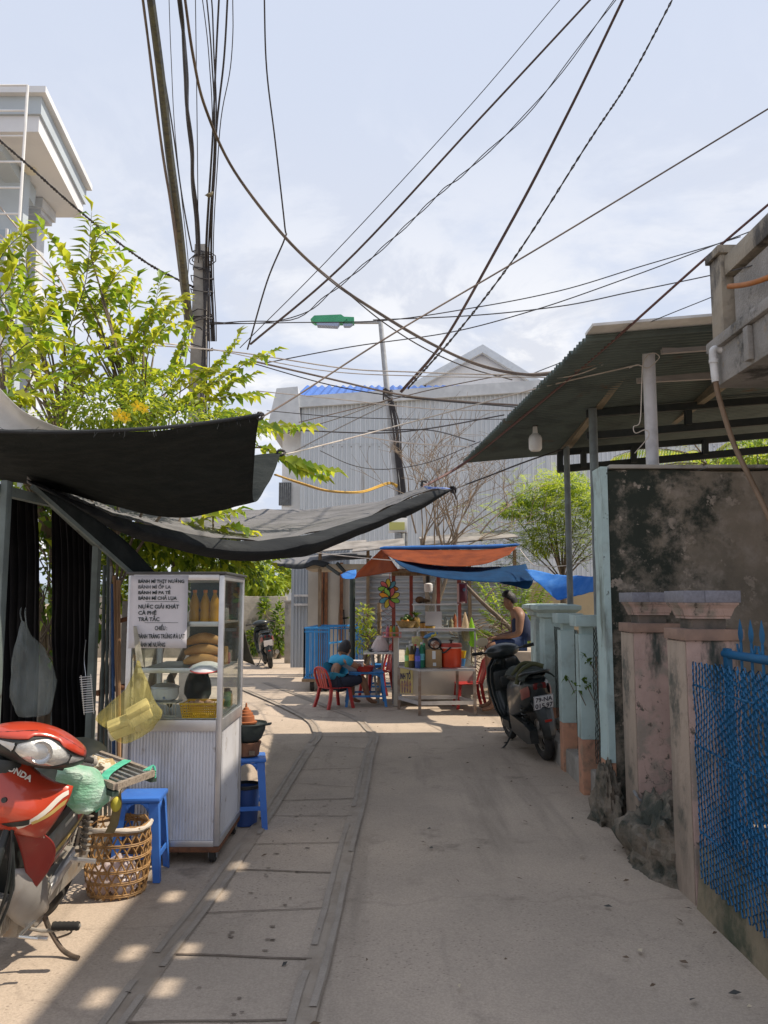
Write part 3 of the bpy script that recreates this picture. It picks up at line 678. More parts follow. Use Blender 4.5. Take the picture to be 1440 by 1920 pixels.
b.grid(rows); b.build('roof', M_bluetin, ware, world=True)
b = MB(); b.bb(XL - .75, XL - .02, D0 + .6, 34, 0, W(530, 800, D0).z); b.build('annex_wall', M_white, ware, world=True)
b = MB(); w0 = W(524, 905, D0 + .59); w1 = W(546, 948, D0 + .59); b.bb(w0.x, w1.x, D0 + .55, D0 + .598, w1.z, w0.z); o = b.build('window', mat('dark_glass', (.06, .07, .08), rough=.15), ware, world=True)
b = MB()
for i in range(7): xx = lerp(w0.x, w1.x, i / 6); b.bb(xx - .012, xx + .012, D0 + .52, D0 + .545, w1.z, w0.z)
b.build('bars', M_steel, o, world=True)
# gable house behind
gh = thing('gable_house', 'white gable roof peak with blue tiles rising behind the warehouse', 'house', (8, 42, 0)); DG = 40.0
ap = W(903, 655, DG); gl = W(770, 728, DG); gr = W(1012, 722, DG)
b = MB(); b.prism([Vector((gl.x + .8, DG, 0)), Vector((gr.x - .6, DG, 0)), Vector((gr.x - .6, DG, gr.z + .15)), ap + Vector((0, 0, -.16)), Vector((gl.x + .8, DG, gl.z + .3))], (0, 9, 0)); b.build('wall', mat('gable_white', (.86, .87, .88), (.8, .81, .82)), gh, world=True)
for s, e in ((0, gl), (1, gr)):
    d = (e - ap); u = d.normalized(); nn = Vector((-u.z, 0, u.x)); nn = nn if nn.z > 0 else -nn
    b = MB(); q = [ap, e + u * .6, e + u * .6 + nn * .16, ap + Vector((0, 0, .16 / nn.z))]; b.prism([x + Vector((0, -.12, 0)) for x in q], (0, 9.6, 0)); b.build('roof', M_bluetin, gh, world=True)
    b = MB(); q = [ap - Vector((0, 0, .26 / nn.z)), e + u * .6 - nn * .24, e + u * .6 + nn * .10, ap + Vector((0, 0, .10 / nn.z))]; b.prism([x + Vector((0, -.46, 0)) for x in q], (0, .3, 0)); b.build('bargeboard', mat('gable_trim', (.70, .74, .77), (.64, .68, .71)), gh, world=True)

# ------------------------------------------------------------------ white house top left
M_housew = mat('house_white', (.72, .74, .76), (.64, .66, .69), 1.0, rough=.6)
M_houseg = mat('house_grey', (.46, .53, .58), (.42, .48, .53), 1.0, rough=.6)
wh = thing('white_house', 'tall white house with deep overhanging eave at the upper left', 'house', (-8, 14, 0))
cn = W(72, 247, 13.0); zs = cn.z; cf = G(155, 408, zs); zt = W(77, 172, 13.0).z; tn = G(80, 165, zt); tf = G(163, 354, zt)
ex = (cf - cn).normalized(); lx = Vector((-1, 0, 0))
def eave(z0, z1, out, m, name):
    a = cn + Vector((out, -out, 0)); c = cf + Vector((out, out * .3, 0)); b = MB(); P = [Vector((a.x, a.y, z0)), Vector((c.x, c.y, z0)), Vector((-16, c.y, z0)), Vector((-16, a.y, z0))]
    b.prism(P, (0, 0, z1 - z0)); b.build(name, m, wh, world=True)
hz = zt - zs
eave(zs, zs + hz * .40, 0, M_housew, 'soffit_slab'); eave(zs + hz * .402, zs + hz * .84, .05, M_houseg, 'fascia'); eave(zs + hz * .842, zs + hz * 1.0, .16, M_housew, 'cornice')
wr = W(42, 420, 14.2)
b = MB(); b.bb(-16, wr.x, 14.2, 14.42, 0, zs - .01); b.build('wall', M_houseg, wh, world=True)
b = MB(); 0 and b.hexa([Vector((-16, 13.3, zs - .9)), Vector((wr.x - .7, 13.3, zs - .9)), Vector((wr.x + .28, 15.2, zs - .9)), Vector((-16, 15.2, zs - .9)), Vector((-16, 13.2, zs - .3)), Vector((wr.x - .6, 13.2, zs - .3)), Vector((wr.x + .36, 15.3, zs - .3)), Vector((-16, 15.3, zs - .3))]); b.bar(W(-10, 268, 13.4), W(52, 372, 14.9), .30, .34); b.build('beam', M_houseg, wh, world=True)
c0 = W(45, 405, 15.4); c1 = W(71, 405, 15.4)
b = MB(); b.bb(c0.x, c1.x, 15.4, 15.75, 0, c0.z); b.bb(c0.x - .05, c1.x + .10, 15.3, 15.85, c0.z, c0.z + .10); b.bb(c0.x - .08, c1.x + .15, 15.25, 15.9, c0.z + .10, zs - .012); b.build('column', M_greyp, wh, world=True)
b = MB(); zc = W(50, 540, 15.4).z; b.bb(c0.x - .04, c1.x + .06, 15.33, 15.82, zc - .2, zc); b.bb(-16, c1.x + .1, 15.2, 15.9, zc - .6, zc - .3); b.build('balcony_ledge', M_housew, wh, world=True)
lp = W(56, 303, 14.2); b = MB(); b.cyl((lp.x, lp.y, zs - .06), (lp.x, lp.y, zs - .001), .13, n=16); b.build('soffit_lamp', mat('cream_lens', (.75, .70, .55), rough=.4), wh, world=True)
b = MB(); r = Vector((-7.6, 14.6, zt)); b.loft([[Vector((-9.5, 12.9, zt + .01)), Vector((cn.x - .2, 12.9, zt + .01)), Vector((cf.x - .2, 16, zt + .01)), Vector((-9.5, 16, zt + .01))], [Vector((-9, 14.2, zt + .8)), Vector((-7.6, 14.2, zt + .8)), Vector((-7.6, 15, zt + .8)), Vector((-9, 15, zt + .8))]], smooth=False); b.build('roof', mat('grey_rooftile', (.25, .25, .27), rough=.8), wh, world=True)
wy = W(20, 480, 14.19); b = MB()
for k in range(5):
    xx = wr.x - .25 - k * .34
    b.bb(xx - .02, xx + .02, 14.12, 14.16, 2.2, zs - 1.2)
b.build('window_bars', M_white, wh, world=True)
b = MB(); b.bb(wr.x - 1.9, wr.x - .2, 14.17, 14.198, 2.2, zs - 1.2); b.build('window', mat('blue_glass', (.35, .43, .5), rough=.2), wh, world=True)
# white lattice mast standing before the house
lm = thing('lattice_ladder', 'thin white metal ladder mast rising before the white house', 'ladder', W(37, 420, 9.0)); D9 = 9.0
t0, t1 = W(52, 160, D9), W(33, 470, D9); l0, l1 = W(-45, 160, D9), W(-70, 470, D9); low = Vector((t1.x - .05, D9, 0)); lowl = Vector((l1.x - .05, D9, 0))
b = MB(); b.tube([t0, t1, low], .018, 8); b.tube([l0, l1, lowl], .018, 8); b.build('rails', M_white, lm, world=True)
b = MB()
for i in range(24):
    k = i / 6.4
    if k <= 1: b.tube([t0.lerp(t1, k), l0.lerp(l1, k)], .012, 6)
    else: b.tube([t1.lerp(low, (k - 1) / 2.8), l1.lerp(lowl, (k - 1) / 2.8)], .012, 6)
b.build('rungs', M_white, lm, world=True)

# ------------------------------------------------------------------ mid-distance fences
M_rough = mat('rough_far_wall', (.36, .33, .28), (.26, .24, .20), 3, bump=.5, stains=[((.10, .10, .07), 1.8, .55, .68)])
b = MB(); a = W(380, 1236, 22); c = W(536, 1236, 22); b.bb(a.x - 4, c.x, 22, 22.2, -.02, W(460, 1118, 22).z, .02)
tag(b.build('concrete_wall', M_rough), 'rough concrete wall with climbing greenery behind the far black motorbike', 'wall')
fp = thing('concrete_post', 'grey concrete gatepost beside the silver ribbed gate sheets', 'post', W(540, 1236, 20)); b = MB(); a = W(533, 1236, 20); c = W(549, 1130, 20); b.bb(a.x, c.x, 20, 20.22, -.02, c.z, .01); b.bb(a.x - .03, c.x + .03, 19.97, 20.25, c.z, c.z + .06, .01); b.build('shaft', M_conc, fp, world=True)
M_silver = mat('silver_sheet', (.36, .40, .45), (.28, .31, .35), 1.5, rough=.5, metal=.35, sc3=(1, 1, .15))
gs = thing('metal_gate', 'silver ribbed sheet metal gate behind the blue cage', 'gate', W(560, 1250, 18.5)); x0 = W(545, 1200, 18.5).x; x1 = W(580, 1200, 18.5).x; zt = W(560, 1030, 18.5).z; pts = []; x = x0
while x < x1 + .9:
    pts += [(x, 0), (x + .03, 0), (x + .04, -.025), (x + .065, -.025)]; x += .075
b = MB(); b.grid([[Vector((px, 18.5 + py, .02)) for px, py in pts], [Vector((px, 18.5 + py, zt)) for px, py in pts]], smooth=False); b.build('sheet', M_silver, gs, world=True, solid=.006)
b = MB()
for yy in (1117, 1134): z = W(560, yy, 18.4).z; b.bb(x0 + .08, x1 + .06, 18.36, 18.44, z - .02, z + .03)
b.build('crossbar', M_alu, gs, world=True)
M_panel = mat('cream_panel', (.50, .475, .43), (.42, .395, .355), 1.2, rough=.6, stains=[((.22, .16, .11), 1.4, .62, .72, (3, 1, .2))])
bt = thing('panel_booth', 'cream weathered metal panel booth with rusty uprights behind the blue cage', 'booth', W(640, 1250, 17)); Dp = 17.0
zt = W(640, 1062, Dp).z
xs = [W(v, 1150, Dp).x for v in (576, 603, 613, 640, 662, 700)]
b = MB()
for i in range(5): b.bb(xs[i] + .012, xs[i + 1] - .012, Dp + .05 * (i % 2), Dp + .12 + .05 * (i % 2), 0, zt - .06 * (i % 3))
b.build('panel', M_panel, bt, world=True)
b = MB()
for x in (xs[1], xs[2] - .02, xs[3]): b.bb(x - .035, x + .035, Dp - .05, Dp - .002, 0, zt + .08, .006)
b.build('upright', M_rust, bt, world=True)
b = MB(); c = W(646, 1160, Dp - .03); b.bar(c + Vector((-.09, 0, 0)), c + Vector((.09, 0, .02)), .02, .035); b.bar(c + Vector((0, 0, -.19)), c + Vector((-.02, 0, .19)), .02, .03); b.build('painted_mark', M_black, bt, world=True)
# horizontally ribbed sheet fence behind the drink stall
M_hsheet = mat('weathered_zinc', (.42, .43, .45), (.34, .34, .355), 1.3, rough=.5, metal=.2, sc3=(.3, 1, 1), stains=[((.24, .17, .12), 1.6, .62, .73, (.25, 1, 2))])
sfz = thing('sheet_fence', 'horizontally ribbed zinc sheet fence behind the drink stall', 'fence', W(800, 1200, 15)); Ds = 15.0
b = MB(); rows = []; z0, z1 = W(800, 1218, Ds).z, W(800, 1072, Ds).z; nn = 14
for k in range(nn * 6 + 1):
    z = lerp(z0, z1, k / (nn * 6)); y = Ds - .03 * math.sin(2 * PI * k / 6); rows.append([Vector((W(655, 1100, Ds).x, y, z)), Vector((W(800, 1100, Ds).x, y + .01, z)), Vector((W(940, 1100, Ds).x + .5, y, z))])
b.grid(rows); b.build('sheet', M_hsheet, sfz, world=True, solid=.006)
b = MB()
for px in (662, 790, 880, 938): x = W(px, 1100, Ds).x; b.bb(x - .04, x + .04, Ds + .05, Ds + .13, 0, z1 + .1)
b.build('post', M_rust, sfz, world=True)
rb = thing('rusty_netting', 'rusty wire netting on a dark twisted post beside the drink stall', 'fence', W(700, 1240, 13.6)); Dn = 13.6
b = MB(); netting(b, (W(672, 1200, Dn).x, Dn, 0), (W(742, 1200, Dn).x, Dn, 0), .15, W(700, 1140, Dn).z, .09, .006, 9, .4); b.build('wire_netting', M_rust, rb, world=True)
b = MB(); x = W(711, 1190, Dn - .05).x; zt = W(711, 1130, Dn).z; b.cyl((x, Dn - .05, 0), (x, Dn - .05, zt), .035, n=10)
b.tube([(x + .038 * math.cos(a), Dn - .05 + .038 * math.sin(a), .1 + (zt - .15) * a / 60) for a in [i * .6 for i in range(100)]], .009, 5); b.build('post', M_wood, rb, world=True)
# lean-to roof of bleached sheets over the booth and behind the tarp
lt = thing('lean_to_roof', 'thin bleached sheet lean-to roof behind the orange tarp', 'roof', W(780, 1020, 14)); b = MB()
for (xa, ya, xb2, yb, d0, d1) in ((588, 1036, 684, 1029, 14.6, 16), (660, 1036, 760, 1026, 14.2, 15.6), (792, 1024, 905, 1014, 14, 15.4), (880, 1016, 972, 1008, 14, 15.5)):
    p, q = W(xa, ya, d0), W(xb2, yb, d0); b.hexa([p, q, q + Vector((0, d1 - d0, .25)), p + Vector((0, d1 - d0, .25)), p + Vector((0, 0, .02)), q + Vector((0, 0, .02)), q + Vector((0, d1 - d0, .27)), p + Vector((0, d1 - d0, .27))])
b.build('sheet', mat('bleached_sheet', (.30, .28, .26), (.17, .155, .14), 2.5, rough=.8), lt, world=True)
b = MB()
for px in (600, 690, 800, 880, 965): p = W(px, 1030, 14.9); b.bb(p.x - .03, p.x + .03, 14.9, 14.96, 0, p.z)
b.build('post', M_wood, lt, world=True)
# distant land: hills / far rooftops behind everything so that no bare horizon shows
b = MB(); rows = []
for i in range(81):
    x = -260 + 520 * i / 80; h = 9 + 7 * noise.noise(Vector((x * .012, 0, 4))) + 3 * noise.noise(Vector((x * .05, 2, 4))); rows.append([Vector((x, 330, -1)), Vector((x, 336, h)), Vector((x, 420, h * .7))])
b.grid(rows); b.build('hills', mat('hill_green', (.16, .21, .2), (.12, .16, .14), .1), kind='structure')
# ------------------------------------------------------------------ foliage helpers
def leaf(mb, p, d, up, L, w, fold=.25, droop=.15, rs=random):
    d = Vector(d).normalized(); up = Vector(up); s = d.cross(up)
    if s.length < 1e-4: s = Vector((1, 0, 0))
    s.normalize(); n = s.cross(d)
    p = Vector(p); m = p + d * L * .45 + n * L * .06; t = p + d * L - n * L * droop
    a = m + s * w * .5 + n * w * fold; c = m - s * w * .5 + n * w * fold
    mb.add([p, a, t, c, m], [(0, 1, 4), (0, 4, 3), (1, 2, 4), (4, 2, 3)], True)
def shoot(ml, ms, pts, gap, L, w, rs, r=.006, nm=3, start=.12, up=(0, 0, 1), droop=.25, tipleaf=True):
    sp = spline(pts, 6); ms.tube(sp, [lerp(r, r * .3, i / (len(sp) - 1)) for i in range(len(sp))], 5)
    tot = sum((sp[i + 1] - sp[i]).length for i in range(len(sp) - 1)); s = tot * start; n = 0; acc = 0
    for i in range(len(sp) - 1):
        seg = sp[i + 1] - sp[i]; l = seg.length; t = seg.normalized()
        while acc + l >= s and s <= tot:
            q = sp[i] + t * (s - acc); sd_ = t.cross(Vector(up))
            if sd_.length < .05: sd_ = t.cross(Vector((0, -1, .3)))
            sd_.normalize(); k = s / tot; sc_ = (1 - .45 * abs(k - .45) * 1.2) * rs.uniform(.8, 1.15)
            for sg in (1, -1):
                ml.mi = rs.randrange(nm); dd = (t * rs.uniform(.35, .75) + sd_ * sg + Vector((0, 0, rs.uniform(-.35, .15)))).normalized()
                leaf(ml, q + t * rs.uniform(-.2, .2) * gap, dd, Vector((rs.uniform(-.4, .4), rs.uniform(-1.1, -.2), .8)), L * sc_, w * sc_, .2, droop * rs.uniform(.4, 1.5))
            s += gap
        acc += l
    if tipleaf:
        for k in range(2): leaf(ml, sp[-1], (sp[-1] - sp[-3]).normalized() + Vector((rs.uniform(-.5, .5), 0, 0)), (0, 0, 1), L * .8, w * .8)
def clump(ml, c, rad, n, L, w, rs, nm=3, shell=.35, flat=0.0, gaps=0.0, seed=0):
    c = Vector(c); k = 0; tries = 0
    while k < n and tries < n * 6:
        tries += 1
        v = Vector((rs.gauss(0, 1), rs.gauss(0, 1), rs.gauss(0, 1))).normalized(); q = v * lerp(shell, 1, rs.random() ** .5)
        p = c + Vector((q.x * rad[0], q.y * rad[1], q.z * rad[2]))
        if gaps and noise.noise(p * (1.6 / max(rad)) + Vector((seed, seed, 0))) + .35 * noise.noise(p * (5 / max(rad))) < gaps - .5: continue
        d = (v + Vector((rs.uniform(-.7, .7), rs.uniform(-.7, .7), rs.uniform(-.6, .3)))).normalized()
        ml.mi = rs.randrange(nm); s = rs.uniform(.7, 1.25); leaf(ml, p, d, Vector((rs.uniform(-.6, .6), rs.uniform(-1, .3), .9)), L * s, w * s, .2, .2); k += 1
LV = [leafmat('leaf_bright', (.20, .265, .028), (.78, .84, .06)), leafmat('leaf_mid', (.10, .18, .025), (.46, .64, .05)), leafmat('leaf_yellow', (.24, .27, .03), (.78, .78, .06))]
LD = [leafmat('leaf_deep', (.035, .075, .018), (.14, .24, .02)), leafmat('leaf_green', (.075, .14, .022), (.36, .50, .04)), leafmat('leaf_lime', (.15, .22, .025), (.60, .70, .05))]
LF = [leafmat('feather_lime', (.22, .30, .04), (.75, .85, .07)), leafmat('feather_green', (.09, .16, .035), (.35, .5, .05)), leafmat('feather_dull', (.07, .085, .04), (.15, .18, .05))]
# ------------------------------------------------------------------ custard-apple tree on the left
rs = random.Random(21)
tr = thing('leafy_tree', 'bright yellow-green tree with long leafy shoots rising behind the black awning', 'tree', (-3.1, 7.4, 0))
ml = MB(); ms = MB()
SH = [((92, 700, 6.6), (60, 560, 6.5), (42, 440, 6.4)), ((120, 640, 6.8), (160, 530, 6.7), (172, 398, 6.6)), ((155, 560, 6.9), (118, 480, 6.8), (82, 432, 6.7)), ((150, 520, 7), (190, 480, 7), (224, 472, 7)),
  ((140, 610, 7), (190, 570, 7.1), (240, 535, 7.2)), ((185, 660, 7), (275, 610, 7.2), (300, 528, 7.3)), ((270, 620, 7.2), (310, 580, 7.3), (338, 560, 7.4)), ((200, 690, 6.8), (270, 640, 6.9), (335, 612, 7)), ((190, 560, 6.8), (215, 520, 6.8), (232, 500, 6.7)),
  ((62, 700, 6.2), (22, 620, 6.1), (-10, 585, 6)), ((90, 740, 6.4), (70, 670, 6.4), (78, 600, 6.3)), ((0, 650, 6.1), (25, 590, 6.1), (45, 545, 6.1)), ((120, 730, 6.6), (180, 680, 6.7), (255, 650, 6.8)),
  ((330, 740, 7.2), (400, 690, 7.3), (448, 632, 7.4)), ((360, 745, 7.2), (455, 685, 7.3), (512, 660, 7.4)), ((330, 770, 7.1), (420, 745, 7.2), (486, 742, 7.3)), ((300, 745, 7), (350, 708, 7.1), (405, 690, 7.2)), ((430, 800, 7), (510, 800, 7.1), (582, 800, 7.2)),
  ((470, 830, 7), (560, 868, 7.1), (624, 884, 7.2)), ((500, 840, 7.1), (545, 870, 7.1), (600, 895, 7.2)), ((350, 800, 7), (430, 775, 7.1), (482, 790, 7.2)), ((0, 710, 6.1), (35, 680, 6.2), (60, 650, 6.2)), ((-20, 520, 6.3), (10, 470, 6.3), (42, 438, 6.3)), ((-20, 580, 6.2), (15, 540, 6.2), (30, 500, 6.2)),
  ((230, 730, 6.8), (300, 700, 6.9), (350, 690, 7)), ((140, 650, 6.6), (110, 590, 6.6), (100, 520, 6.6)), ((40, 760, 5.9), (80, 720, 6), (130, 700, 6.1)), ((10, 780, 5.8), (20, 720, 5.8), (50, 670, 5.9)), ((200, 640, 6.9), (170, 600, 6.9), (150, 545, 6.9)), ((240, 680, 7), (225, 640, 7), (205, 590, 7)),
  ((330, 990, 6.6), (400, 968, 6.6), (442, 958, 6.6)), ((400, 1000, 6.6), (440, 985, 6.6), (468, 995, 6.6)), ((150, 740, 6.4), (200, 720, 6.5), (240, 700, 6.6)), ((270, 780, 6.8), (330, 760, 6.9), (380, 720, 7)), ((60, 620, 6.5), (30, 560, 6.5), (20, 500, 6.4)),
  ((-30, 760, 5.7), (20, 740, 5.7), (70, 745, 5.8)), ((390, 760, 7.1), (430, 720, 7.2), (470, 705, 7.3)), ((20, 670, 6), (60, 640, 6), (110, 640, 6.1)), ((100, 700, 6.3), (150, 660, 6.4), (200, 640, 6.5)), ((170, 480, 6.8), (185, 445, 6.8), (210, 430, 6.7))]
hub = [W(110, 830, 6.6), W(250, 830, 6.9), W(380, 860, 7.0), W(0, 830, 6.1)]
for s in SH:
    P = WL(s); shoot(ml, ms, P, .044, .20, .084, rs)
    h = min(hub, key=lambda q: (q - P[0]).length); ms.tube(spline([h, h.lerp(P[0], .5) + Vector((.03, 0, .05)), P[0]], 3), [.016] * 3 + [.012] * 2 + [.008] * 2, 6)
for k in range(32):   # inner shoots fill the crown
    x, y, d = rs.uniform(-10, 330), rs.uniform(600, 800), rs.uniform(6.3, 7.8); a = rs.uniform(-1.0, 1.0) - PI / 2; L = rs.uniform(60, 120)
    P = [W(x, y, d), W(x + math.cos(a) * L * .5, y + math.sin(a) * L * .5, d), W(x + math.cos(a) * L + rs.uniform(0, 30), y + math.sin(a) * L, d)]
    shoot(ml, ms, P, .042, .18, .075, rs); h = min(hub, key=lambda q: (q - P[0]).length); ms.tube(spline([h, h.lerp(P[0], .5) + Vector((.03, 0, .05)), P[0]], 3), [.012] * 3 + [.01] * 2 + [.006] * 2, 5)
ml.build('crown', LV, tr, world=True, sharp=0)
base = Vector((-3.1, 7.4, -.05)); fork = Vector((-2.9, 7.2, 1.7))
for h in hub: ms.tube(spline([fork, fork.lerp(h, .5) + Vector((.05, 0, .1)), h], 5), [.05] * 5 + [.03] * 4 + [.02] * 2, 7)
ms.tube(spline([base, Vector((-3.05, 7.3, .8)), fork], 5), [.09, .085, .08, .08, .075, .07, .07, .065, .06, .06, .055], 9)
ms.build('trunk', M_bark, tr, world=True)
# allamanda bush with yellow flowers
bs = thing('flowering_bush', 'small-leaved climbing bush with yellow trumpet flowers above the black awning', 'bush', (-2.2, 6.3, 0)); ml = MB(); ms = MB()
for (x, y, d, rx, ry, n) in ((200, 765, 6.3, .5, .20, 1000), (330, 785, 6.5, .6, .15, 700), (110, 790, 6.1, .45, .18, 500), (430, 800, 6.8, .4, .12, 260), (260, 725, 6.6, .35, .15, 250)): clump(ml, W(x, y, d), (rx, .4, ry), n, .062, .026, rs, 3, .1, gaps=.30, seed=x)
ml.build('foliage', LD[1:] + [LV[0]], bs, world=True, sharp=0)
for (x, y) in ((120, 800), (220, 810), (330, 800), (420, 810)): ms.tube(spline([(-2.2, 6.3, 0), (-2.1, 6.3, 1.6), W(x, y, 6.4)], 5), .012, 5)
ms.build('stem', M_bark, bs, world=True)
M_yel = leafmat('petal_yellow', (.90, .66, .02), (.95, .70, .03), tmix=.35)
for (x, y, s) in ((224, 779, .062), (237, 784, .05), (258, 762, .052), (272, 768, .042)):
    c = W(x, y, 5.9); b = MB()
    for k in range(5):
        a = 2 * PI * k / 5 + x; b.add([c, c + Vector((math.cos(a - .5) * s * .7, -.02, math.sin(a - .5) * s * .7)), c + Vector((math.cos(a) * s, -.012, math.sin(a) * s)), c + Vector((math.cos(a + .5) * s * .7, -.02, math.sin(a + .5) * s * .7))], [(0, 1, 2, 3)], True)
    b.tube([c, c + Vector((0, .04, -.01))], [.014, .006], 6); b.build('flower', M_yel, bs, world=True)
# greenery behind the shed and the cart
def bushy(name, label, spec, L, w, lm, loc, seed, gaps=.42, trunk=None, cat='bush', shell=.15):
    rs = random.Random(seed); t = thing(name, label, cat, loc); ml = MB()
    for (x, y, d, rx, ry, rz, n) in spec: clump(ml, W(x, y, d), (rx, ry, rz), n, L, w, rs, 3, shell, gaps=gaps, seed=seed)
    ml.build('foliage' if cat == 'bush' else 'crown', lm, t, world=True, sharp=0)
    ms = MB()
    for (x, y, d, rx, ry, rz, n) in spec:
        c = W(x, y, d); ms.tube(spline([loc, Vector(loc).lerp(c, .5) + Vector((.1, 0, .2)), c], 4), [.05, .045, .04, .035, .03, .025, .02, .015, .01], 6)
    ms.build('stem' if cat == 'bush' else 'trunk', M_bark, t, world=True); return t
bushy('shrub', 'dark green shrub between the awnings and the sandwich cart', [(330, 1020, 8.6, 1.0, .5, .40, 1500), (240, 990, 8.2, .7, .5, .45, 900), (430, 1050, 9.3, .6, .4, .35, 700), (215, 1090, 7.8, .35, .3, .3, 260), (300, 1100, 9, .6, .3, .25, 250)], .11, .055, LD, (-2.6, 8.6, 0), 31)
bushy('creeper', 'sunlit creeper showing through the gap between the dark curtains', [(90, 1080, 6.9, .55, .4, .9, 900), (40, 960, 6.6, .6, .4, .35, 350), (140, 950, 7, .5, .3, .3, 250)], .10, .05, LD, (-2.9, 6.9, 0), 32, .38)
b = MB(); rs = random.Random(5)
for i in range(38):
    a = W(rs.uniform(55, 120), rs.uniform(930, 1280), 5.9); L = rs.uniform(.15, .5); an = rs.gauss(PI / 2, .5); b.tube(spline([a, a + Vector((math.cos(an) * L * .5 + .03, 0, math.sin(an) * L * .5)), a + Vector((math.cos(an) * L, .02, math.sin(an) * L))], 3), .005, 4)
tag(b.build('dry_vines', M_bark), 'tangle of dark dry vine stems hanging in the gap between the curtains', 'vines', kind='stuff')
# far trees
bushy('acacia_tree', 'lime green feathery tree over the far concrete wall', [(485, 1090, 23, .75, .8, .45, 900), (530, 1075, 24, .5, .6, .55, 600), (455, 1075, 24, .5, .6, .4, 500), (505, 1145, 23, .42, .4, .5, 380), (400, 1060, 25, 1, .8, .6, 500), (470, 1150, 22.6, .15, .2, .5, 120)], .20, .10, [LV[0], LD[2], LD[1]], W(500, 1236, 23), 33, .40, cat='tree')
bushy('wall_creeper', 'dark creeper hanging down the concrete wall beside the gatepost', [(523, 1180, 21.6, .16, .1, .8, 260), (497, 1150, 21.8, .12, .1, .4, 120), (478, 1200, 21.8, .2, .1, .35, 130)], .16, .08, LD, W(523, 1240, 21.7), 34, .3)
bushy('weedy_plant', 'yellow-green weed beside the rusty netting', [(680, 1160, 13.3, .17, .15, .22, 150), (676, 1190, 13.3, .12, .1, .3, 90), (694, 1205, 13.3, .12, .1, .2, 60)], .09, .035, LV, W(680, 1262, 13.3), 35, .2)
# tamarind-like feathery tree
rs = random.Random(41); t = thing('feathery_tree', 'lime green feathery tree behind the steel posts', 'tree', W(1060, 1200, 15.5)); ml = MB(); ms = MB(); hb = W(1055, 1090, 15.5)
ms.tube(spline([W(1060, 1240, 15.5), W(1058, 1160, 15.5), hb], 4), [.09, .085, .08, .075, .07, .065, .06, .055, .05], 8)
for k in range(230):
    x = rs.gauss(1045, 56); y = rs.uniform(893, 1040) + abs(x - 1050) * .28; d = rs.uniform(14.6, 16.4); e = W(x, y, d)
    m = hb.lerp(e, .55) + Vector((rs.uniform(-.1, .1), 0, .12)); sp = spline([hb, m, e], 5)
    if k % 9 == 0: ms.tube(sp, [lerp(.016, .003, i / (len(sp) - 1)) for i in range(len(sp))], 4)
    for q in range(7):
        o = e + Vector((rs.uniform(-.25, .25), 0, rs.uniform(-.2, .2))) + Vector((rs.uniform(-.12, .12), rs.uniform(-.12, .12), rs.uniform(-.1, .12)))
        dd = Vector((rs.gauss(0, .8) + (-.5 if x < 1000 else .1), rs.gauss(0, .5), rs.uniform(-.3, .8))).normalized(); L = rs.uniform(.16, .30)
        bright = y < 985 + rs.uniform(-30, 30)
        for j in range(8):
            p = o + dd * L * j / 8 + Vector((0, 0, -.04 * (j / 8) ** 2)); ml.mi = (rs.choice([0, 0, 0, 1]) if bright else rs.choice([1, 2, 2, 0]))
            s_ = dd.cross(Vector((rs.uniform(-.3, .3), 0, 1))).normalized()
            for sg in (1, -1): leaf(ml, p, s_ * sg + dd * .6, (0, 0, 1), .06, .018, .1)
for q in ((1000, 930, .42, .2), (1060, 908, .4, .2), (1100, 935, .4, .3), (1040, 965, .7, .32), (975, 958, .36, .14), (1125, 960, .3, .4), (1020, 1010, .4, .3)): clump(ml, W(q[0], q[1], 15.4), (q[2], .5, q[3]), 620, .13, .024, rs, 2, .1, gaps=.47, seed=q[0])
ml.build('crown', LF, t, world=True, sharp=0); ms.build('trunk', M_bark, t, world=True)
# bush behind the seated man
rs = random.Random(42); t = thing('leafy_bush', 'green leafy bush behind the man in the tank top', 'bush', W(965, 1260, 13.5)); ml = MB(); ms = MB(); hb = W(965, 1210, 13.5)
for k in range(75):
    x = rs.uniform(885, 1040); y = rs.uniform(1075, 1225) ; d = rs.uniform(12.7, 14.3); e = W(x, y, d); shoot(ml, ms, [hb.lerp(e, .5), hb.lerp(e, .78) + Vector((0, 0, .05)), e], .045, .13, .045, rs, .004)
ms.tube([W(965, 1262, 13.5), hb], .03, 6); ml.build('foliage', [LD[1], LV[1], LD[2]], t, world=True, sharp=0); ms.build('stem', M_bark, t, world=True)
# bare tree and dead branches
rs = random.Random(51)
def branch(ms, p, d, L, r, depth, spread=.8, minr=.004):
    pts = [p]; q = p; dd = d.normalized()
    for i in range(4):
        dd = (dd + Vector((rs.gauss(0, .16), rs.gauss(0, .12), rs.gauss(0, .12)))).normalized(); q = q + dd * L / 4; pts.append(q)
    ms.tube(pts, [lerp(r, r * .55, i / 4) for i in range(5)], 6 if r > .015 else 4)
    if depth <= 0: return
    for k in range(rs.choice([2, 3, 3])):
        i = rs.choice([2, 3, 4]); a = rs.uniform(0, 2 * PI); nd = (dd + Vector((math.cos(a), math.sin(a) * .6, rs.uniform(-.2, .5))) * spread * rs.uniform(.7, 1.5)).normalized()
        branch(ms, pts[i], nd, L * rs.uniform(.55, .85), max(r * .55, minr), depth - 1, spread)
bt_ = thing('bare_tree', 'leafless tree of thin tangled twigs behind the orange tarp', 'tree', W(815, 1240, 13.9)); ms = MB(); b0 = W(815, 1250, 13.9)
f0 = W(812, 1150, 13.9)
ms.tube(spline([b0, W(800, 1190, 13.9), f0], 4), [.075, .07, .07, .065, .065, .06, .06, .06, .055], 8)
